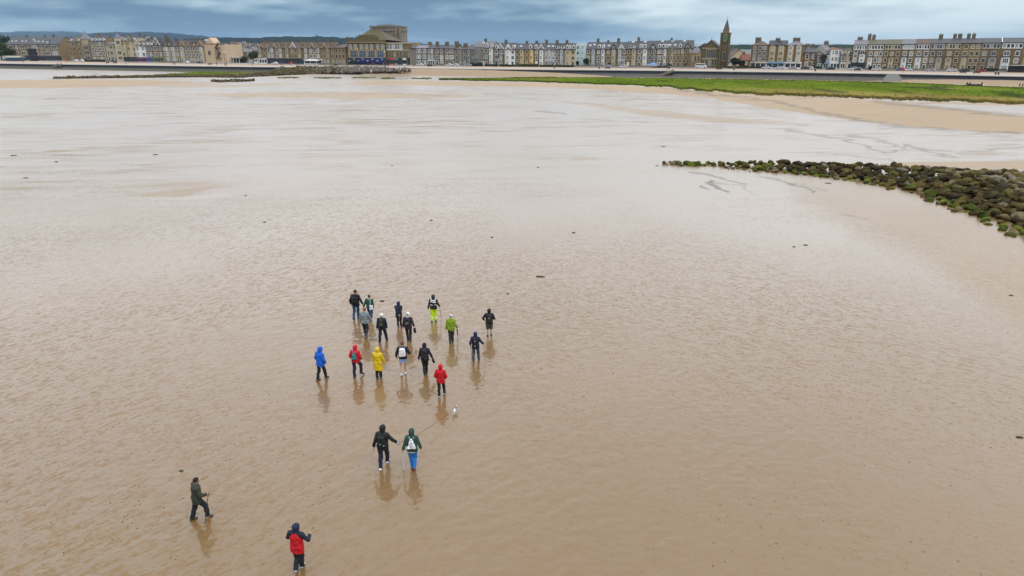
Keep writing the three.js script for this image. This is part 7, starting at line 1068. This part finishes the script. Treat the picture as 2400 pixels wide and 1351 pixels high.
tree(594, 148.6, 117, 13, 'round green tree left of the stone parade', MID); tree(551, 147, 121, 9, 'dark small tree behind the low grey shelter', DK, { z: -520 }); tree(573, 147.5, 131, 9, 'olive shrub between the grey shelter and the round tree', [0.06, 0.06, 0.025], { name: 'shrub', cat: 'shrub', trunk: 0.02 }); tree(496, 146.4, 138, 7, 'dark bush at the foot of the peach building', DK, { name: 'shrub', cat: 'shrub', trunk: 0.02, n: 900 }); tree(158, 143, 104, 5.5, 'thin green tree in the gap right of the skylight row', [0.07, 0.07, 0.02], { z: -600 });
tree(1373, 156.2, 134.5, 7, 'green garden tree in front of the mint house', MID, { n: 1500 }); tree(1353, 156, 141.5, 3.6, 'dark columnar conifer in front of the mint house', DK, { name: 'conifer', cat: 'conifer', trunk: 0.03, n: 1200, lobes: 8 }); tree(1428, 157, 146, 4, 'dark shrub at the foot of the dark-gabled house', DK, { name: 'shrub', cat: 'shrub', trunk: 0.02, n: 700 }); tree(1570, 158, 149, 5, 'green shrub in front of the ochre house with skylights', DK, { name: 'shrub', cat: 'shrub', trunk: 0.02, n: 700 });
tree(1722, 158, 133, 14, 'wide dark tree right of the church tower', DK, { z: -396 }); tree(1738, 158, 140, 8, 'second dark tree leaning to the car park right of the church', [0.03, 0.045, 0.02], { z: -394 }); tree(1926, 161, 124, 9, 'bare-looking grey tree between the dark house and the white corner house', [0.06, 0.055, 0.04], { z: -386, n: 800 }); tree(2040, 164, 154, 4, 'dark round shrub in front of the olive-roofed house', DK, { name: 'shrub', cat: 'shrub', trunk: 0.02, n: 600 }); tree(2072, 164, 155, 4, 'dark round shrub in front of the mossy-roofed house', DK, { name: 'shrub', cat: 'shrub', trunk: 0.02, n: 600 });
tree(846, 150.5, 138, 6, 'leafless grey shrub before the theatre', [0.12, 0.11, 0.08], { name: 'shrub', cat: 'shrub', trunk: 0.02, n: 500 });
function hedge(x0, x1, by, topPx, label, col = MID) {
  const a = ground(x0, by, P), b = ground(x1, by + (x1 - x0) * 0.008, P), w = a.distanceTo(b), H = Math.max(0.8, heightAt(a.z, topPx) - P), t = thing('hedge', label, 'hedge', a.clone().add(b).multiplyScalar(0.5), Math.atan2(-(b.z - a.z), b.x - a.x)), r = mulberry(treeSeed++), pos = [], c = [];
  for (let i = 0; i < Math.min(9000, w * 110); i++) { const x = (r() - 0.5) * w, y = Math.pow(r(), 0.6) * H * (0.75 + 0.35 * vn(x * 0.5, treeSeed)), z = (r() - 0.5) * 1.6, s = 0.16 + r() * 0.14, e = new THREE.Euler(r() * 6, r() * 6, r() * 6), v1 = new THREE.Vector3(s, 0, 0).applyEuler(e), v2 = new THREE.Vector3(0, s, 0).applyEuler(e), k = 0.6 + 0.8 * r() * (0.6 + 0.6 * vn(x * 0.3, 4)); pos.push(x - v1.x, y - v1.y, z - v1.z, x + v2.x, y + v2.y, z + v2.z, x + v1.x, y + v1.y, z + v1.z); for (let j = 0; j < 3; j++) c.push(col[0] * k, col[1] * k, col[2] * k); }
  const g = new THREE.BufferGeometry(); g.setAttribute('position', new THREE.Float32BufferAttribute(pos, 3)); g.setAttribute('color', new THREE.Float32BufferAttribute(c, 3)); g.computeVertexNormals(); part('foliage', g, leafMat, t); part('stem', box(w - 0.5, H * 0.5, 0.5, 0, H * 0.25, 0), barkMat, t);
}
hedge(1099, 1132, 155, 147, 'dark hedge below the scaffolded house', DK); hedge(1136, 1210, 155.6, 150.5, 'long green hedge in front of the timbered and white houses', [0.06, 0.09, 0.02]); hedge(1212, 1262, 156, 149.5, 'hedge with yellow-green shrubs in front of the ochre houses', [0.11, 0.12, 0.02]); hedge(1264, 1345, 156.4, 152.5, 'low clipped hedge in front of the grey balcony and cream houses', MID); hedge(1700, 1790, 159.4, 154.5, 'low green hedge along the car park right of the church', [0.055, 0.085, 0.02]); hedge(1906, 1926, 161.4, 156, 'small hedge beside the curved lamp post', MID); hedge(1596, 1636, 158, 154, 'green hedge in front of the ochre end house', [0.06, 0.085, 0.02]); hedge(2304, 2358, 167.5, 160.5, 'thick dark hedge left of the black shelter', [0.03, 0.05, 0.012]); hedge(195, 245, 144.2, 139, 'pale clipped hedge below the stone turret', [0.12, 0.12, 0.06]); hedge(2270, 2292, 166.5, 161, 'green hedge below the arched attic windows', MID);

// ---------------------------------------------------------------- small figures far off
function figureGeo(seed, top, legC, hair, sit) {
  const r = mulberry(seed), s = 0.1 + r() * 0.14, b = sit ? [bone([-0.1, 0.1, 0], [0.1, 0.1, 0], 0.14, 0.14), bone([0, 0.15, 0], [0, 0.52, 0.02], 0.15, 0.17), bone([-0.2, 0.5, 0], [-0.26, 0.2, -0.15], 0.07, 0.05), bone([0.2, 0.5, 0], [0.26, 0.2, -0.15], 0.07, 0.05), bone([-0.09, 0.1, 0], [-0.12, 0.15, -0.42], 0.09, 0.07), bone([0.09, 0.1, 0], [0.12, 0.15, -0.42], 0.09, 0.07), bone([-0.12, 0.15, -0.42], [-0.12, -0.35, -0.45], 0.06, 0.05), bone([0.12, 0.15, -0.42], [0.12, -0.35, -0.45], 0.06, 0.05), bone([0, 0.55, 0], [0, 0.62, 0], 0.06, 0.06)]
    : [bone([-0.08, 0.95, 0], [-0.1, 1.36, 0], 0.13, 0.12), bone([0.08, 0.95, 0], [0.1, 1.36, 0], 0.13, 0.12), bone([-0.19, 1.4, 0], [-0.27, 0.9, s * 0.5], 0.07, 0.05), bone([0.19, 1.4, 0], [0.27, 0.9, -s * 0.5], 0.07, 0.05), bone([-0.1, 0.92, 0], [-0.1, 0.07, s], 0.095, 0.055), bone([0.1, 0.92, 0], [0.1, 0.07, -s], 0.095, 0.055), bone([-0.1, 0.05, s], [-0.1, 0.04, s - 0.16], 0.05, 0.04), bone([0.1, 0.05, -s], [0.1, 0.04, -s - 0.16], 0.05, 0.04), bone([0, 1.45, 0], [0, 1.52, 0], 0.06, 0.06)];
  const hy = sit ? 0.75 : 1.64, f = field(b, 0.05), hd = bone([0, hy + 0.02, 0], [0, hy - 0.03, -0.02], 0.105, 0.09);
  return paint(netMesh((x, y, z) => smin(f(x, y, z), capsule(x, y, z, hd), 0.03), [-0.42, sit ? -0.45 : -0.03, -0.65], [0.42, hy + 0.18, 0.45], 0.034), (x, y, z) => y > hy - 0.1 ? (z > -0.02 || y > hy + 0.05 ? hair : SKIN) : y > (sit ? 0.16 : 0.9) ? top : legC);
}
const figs = [[K.black, K.black, K.dark], [K.navy, K.denim, K.brownhair], [K.crimson, K.black, K.dark], [[0.5, 0.5, 0.52], K.navy, K.silver], [K.charcoal, K.denim, K.black], [[0.3, 0.1, 0.12], K.black, K.brownhair]].map((c, i) => figureGeo(60 + i, ...c)), figMat = new THREE.MeshStandardMaterial({ name: 'clothes and skin', vertexColors: true, roughness: 0.85 });
const walker = (pos, k, yaw, label, group) => { const m = part('person', figs[k], figMat); m.position.copy(pos); m.rotation.y = yaw; return tag(m, label, 'person', group); };
const FR = mulberry(71);
for (const [px, u, k, l] of [[55, 0.25, 1, 'tiny figure on the promenade below the skylight row'], [407, 0.22, 0, 'tiny dark figure below the brown stone pair, left one of two'], [411, 0.22, 4, 'tiny dark figure below the brown stone pair, right one of two'], [509, 0.2, 0, 'tiny dark figure on the promenade below the peach building'], [528, 0.12, 1, 'tiny walking figure below the two dark poles, left one of two'], [531.5, 0.1, 0, 'tiny walking figure below the two dark poles, right one of two'], [592, 0.25, 4, 'tiny dark figure below the round green tree'], [660, 0.2, 2, 'tiny figure in red left of the red lifebelt below the parade'], [695, 0.08, 4, 'tiny dark figure just right of the red lifebelt below the parade'], [815, 0.3, 0, 'tiny dark figure at the left corner of the theatre'], [296, 0.22, 3, 'tiny figure in grey below the slim cream turret'], [1564, 0.08, 1, 'tiny figure standing at the head of the wooden-sided steps'], [1569, 0.06, 4, 'tiny second figure at the head of the wooden-sided steps']]) walker(onProm(px, u), k, FR() * 6, l);
for (let i = 0; i < 15; i++) walker(onProm(lerp(862, 975, FR()), 0.25 + FR() * 0.5), [0, 1, 4, 3, 0, 5][i % 6], FR() * 6, i % 6 === 3 ? 'tiny pale-topped figure in the crowd before the theatre shops' : 'tiny dark figure in the crowd before the theatre shops', 'people before the theatre shops');
{ // people resting on an old timber beam at the edge of the marsh
  const at = ground(2284, 203), s = (-at.z * cp + 4) / FOCAL, t = thing('timber_wreck', 'low dark weathered timber baulk at the back edge of the marsh grass', 'timber', at, -0.12), dk = MAT(0.05, 0.045, 0.04, 0.9); for (let i = 0; i < 3; i++) part('beam', new THREE.CylinderGeometry(0.24, 0.26, 32 * s, 9).rotateZ(Math.PI / 2).translate((i - 1) * 0.3, 0.25 + (i === 1 ? 0.4 : 0), i === 1 ? 0 : (i - 1) * 0.3), dk, t); for (const x of [-15, -5, 6, 15]) part('upright', box(0.28, 1.0, 0.28, x * s, 0.5, 0.4), dk, t);
  const sit = [figureGeo(81, [0.02, 0.02, 0.03], K.black, K.dark, true), figureGeo(82, [0.06, 0.025, 0.025], K.black, K.dark, true), figureGeo(83, [0.04, 0.025, 0.05], K.navy, K.brownhair, true)];
  [[2266, 'seated figure in black at the left end of the timber baulk'], [2273, 'seated figure in dark red beside the one in black on the timber baulk'], [2301, 'seated figure in purple at the right end of the timber baulk']].forEach(([px, l], i) => { const p = ground(px, 203), m = part('person', sit[i], figMat); m.position.set(p.x, 0.85, at.z + 0.1); m.rotation.y = 0.1; tag(m, l, 'person'); });
  const b = ground(2305.5, 203), bag = thing('carrier_bag', 'white carrier bag at the right end of the timber baulk', 'bag', b); part('bag', netMesh((x, y, z) => ell(x, y, z, [0, 0.3, 0], [0.36, 0.36, 0.28]) + fold(x * 2, y * 2, z), [-0.5, -0.02, -0.4], [0.5, 0.75, 0.4], 0.04), fabric(K.white), bag);
  walker(ground(2389.5, 206), 4, 1.2, 'distant dark figure on the sand at the right edge, left one of two'); walker(ground(2396.5, 206), 1, 1.3, 'distant dark figure on the sand at the right edge, right one of two');
}

// ---------------------------------------------------------------- weed and casts on the flat
const weedR = mulberry(900), weedMat = { green: MAT(0.05, 0.09, 0.012, 0.6), dark: MAT(0.03, 0.028, 0.02, 0.85), brown: MAT(0.05, 0.038, 0.022, 0.7) };
function weed(px, py, wPx, kind, label, flat = 1) {
  const at = ground(px, py), zc = pixelOf(at.x, 0, at.z)[2], w = wPx / FOCAL * zc, t = thing('seaweed', label, 'seaweed', at, (weedR() - 0.5) * 0.4), L = [];
  for (let i = 0; i < 9; i++) { const x = (weedR() - 0.5) * w * 0.8, z = (weedR() - 0.5) * w * 0.35 * flat, a = (weedR() - 0.5) * 1.2, l = w * (0.12 + weedR() * 0.22); L.push(tube([[x - Math.cos(a) * l, 0.008, z - Math.sin(a) * l], [x - l * 0.3, 0.03 + weedR() * 0.04 * Math.min(1, w), z], [x + Math.cos(a) * l, 0.008, z + Math.sin(a) * l]], 0.012 + 0.03 * Math.min(1, w), 8, 5)); }
  part('frond', L[0], weedMat[kind], t); for (let i = 1; i < 9; i++) part('frond', L[i], weedMat[kind], t);
  return t;
}
[[1267, 649, 20, 'green', 'bright green seaweed clump alone on the sand ahead of the group'], [895, 706, 9, 'brown', 'small brown weed strand between the walkers, left of the navy coat'], [1010, 517, 6, 'dark', 'small dark weed on the sand straight ahead of the guide'], [363, 363, 13, 'dark', 'long dark weed patch on the left flat'], [31, 365, 12, 'dark', 'dark weed patch near the left edge, upper one'], [131, 379.5, 8, 'dark', 'small dark weed patch between the two at the left edge'], [61, 417.5, 10, 'dark', 'dark weed patch near the left edge, lower one'], [424, 1105, 9, 'green', 'small green weed strand above the striding person'], [919, 388, 5, 'dark', 'dark weed speck in the middle distance'], [1345, 546, 7, 'dark', 'dark weed speck right of centre'], [1153, 557, 5, 'dark', 'dark weed speck just above centre'], [1190, 689, 5, 'dark', 'dark weed speck right of the guide'], [1889, 575, 8, 'dark', 'dark weed pair on the right flat, right one'], [1861, 579, 6, 'brown', 'dark weed pair on the right flat, left one'], [2370, 693, 9, 'brown', 'brown weed at the right edge below the groyne'], [2391, 1026, 14, 'brown', 'brown weed streak at the right edge lower down'], [620, 521, 6, 'dark', 'dark weed speck on the left of the middle flat'], [575, 459, 6, 'dark', 'weed speck left of centre in the middle distance'], [1261, 393, 6, 'dark', 'weed speck above centre'], [1555, 344, 8, 'brown', 'weed strand left of the groyne tip'], [1540, 389, 7, 'dark', 'weed strand beside the groyne tip'], [1941, 430, 11, 'brown', 'brown weed before the groyne foot']].forEach((a) => weed(...a));
{ // worm casts: little coiled heaps of dark sand, past counting
  const L = []; for (let i = 0; i < 5; i++) { const a = i * 2.1; L.push(new THREE.IcosahedronGeometry(0.5, 0).scale(0.8, 0.45, 0.7).translate(Math.cos(a) * 0.35 * (i > 0), 0.12 + 0.12 * (i % 2), Math.sin(a) * 0.35 * (i > 0))); }
  const g = merge(L), N = 7500, r = mulberry(12), inst = new THREE.InstancedMesh(g, new THREE.MeshStandardMaterial({ color: new THREE.Color().setRGB(0.11, 0.074, 0.04), roughness: 0.9 }), N), m = new THREE.Matrix4(), q = new THREE.Quaternion(), up = new THREE.Vector3(0, 1, 0), c = new THREE.Color(); let n = 0;
  while (n < N) {
    const d = 16 + 42 * Math.pow(r(), 0.8), a = (r() - 0.5) * 1.75, x = Math.sin(a) * d, z = -Math.cos(a) * d, dens = fbm(x * 0.09 + 4, z * 0.09, 3) + (x > 6 ? 0.12 : x < -10 ? 0.05 : -0.07);
    if (r() > sstep(0.38, 0.66, dens)) continue;
    const s = 0.02 + 0.03 * Math.pow(r(), 3); q.setFromAxisAngle(up, r() * 6.28); m.compose(new THREE.Vector3(x, -0.2 * s, z), q, new THREE.Vector3(s * (0.9 + r() * 0.7), s * 0.9, s)); inst.setMatrixAt(n, m); const k = 0.75 + 0.5 * r(); inst.setColorAt(n, c.setRGB(k, k, k)); n++;
  }
  inst.name = 'worm_casts'; inst.castShadow = inst.receiveShadow = true; scene.add(inst); tag(inst, 'tiny dark worm casts dotted over the near wet sand', 'worm casts', null, 'stuff');
}

renderer.render(scene, camera);
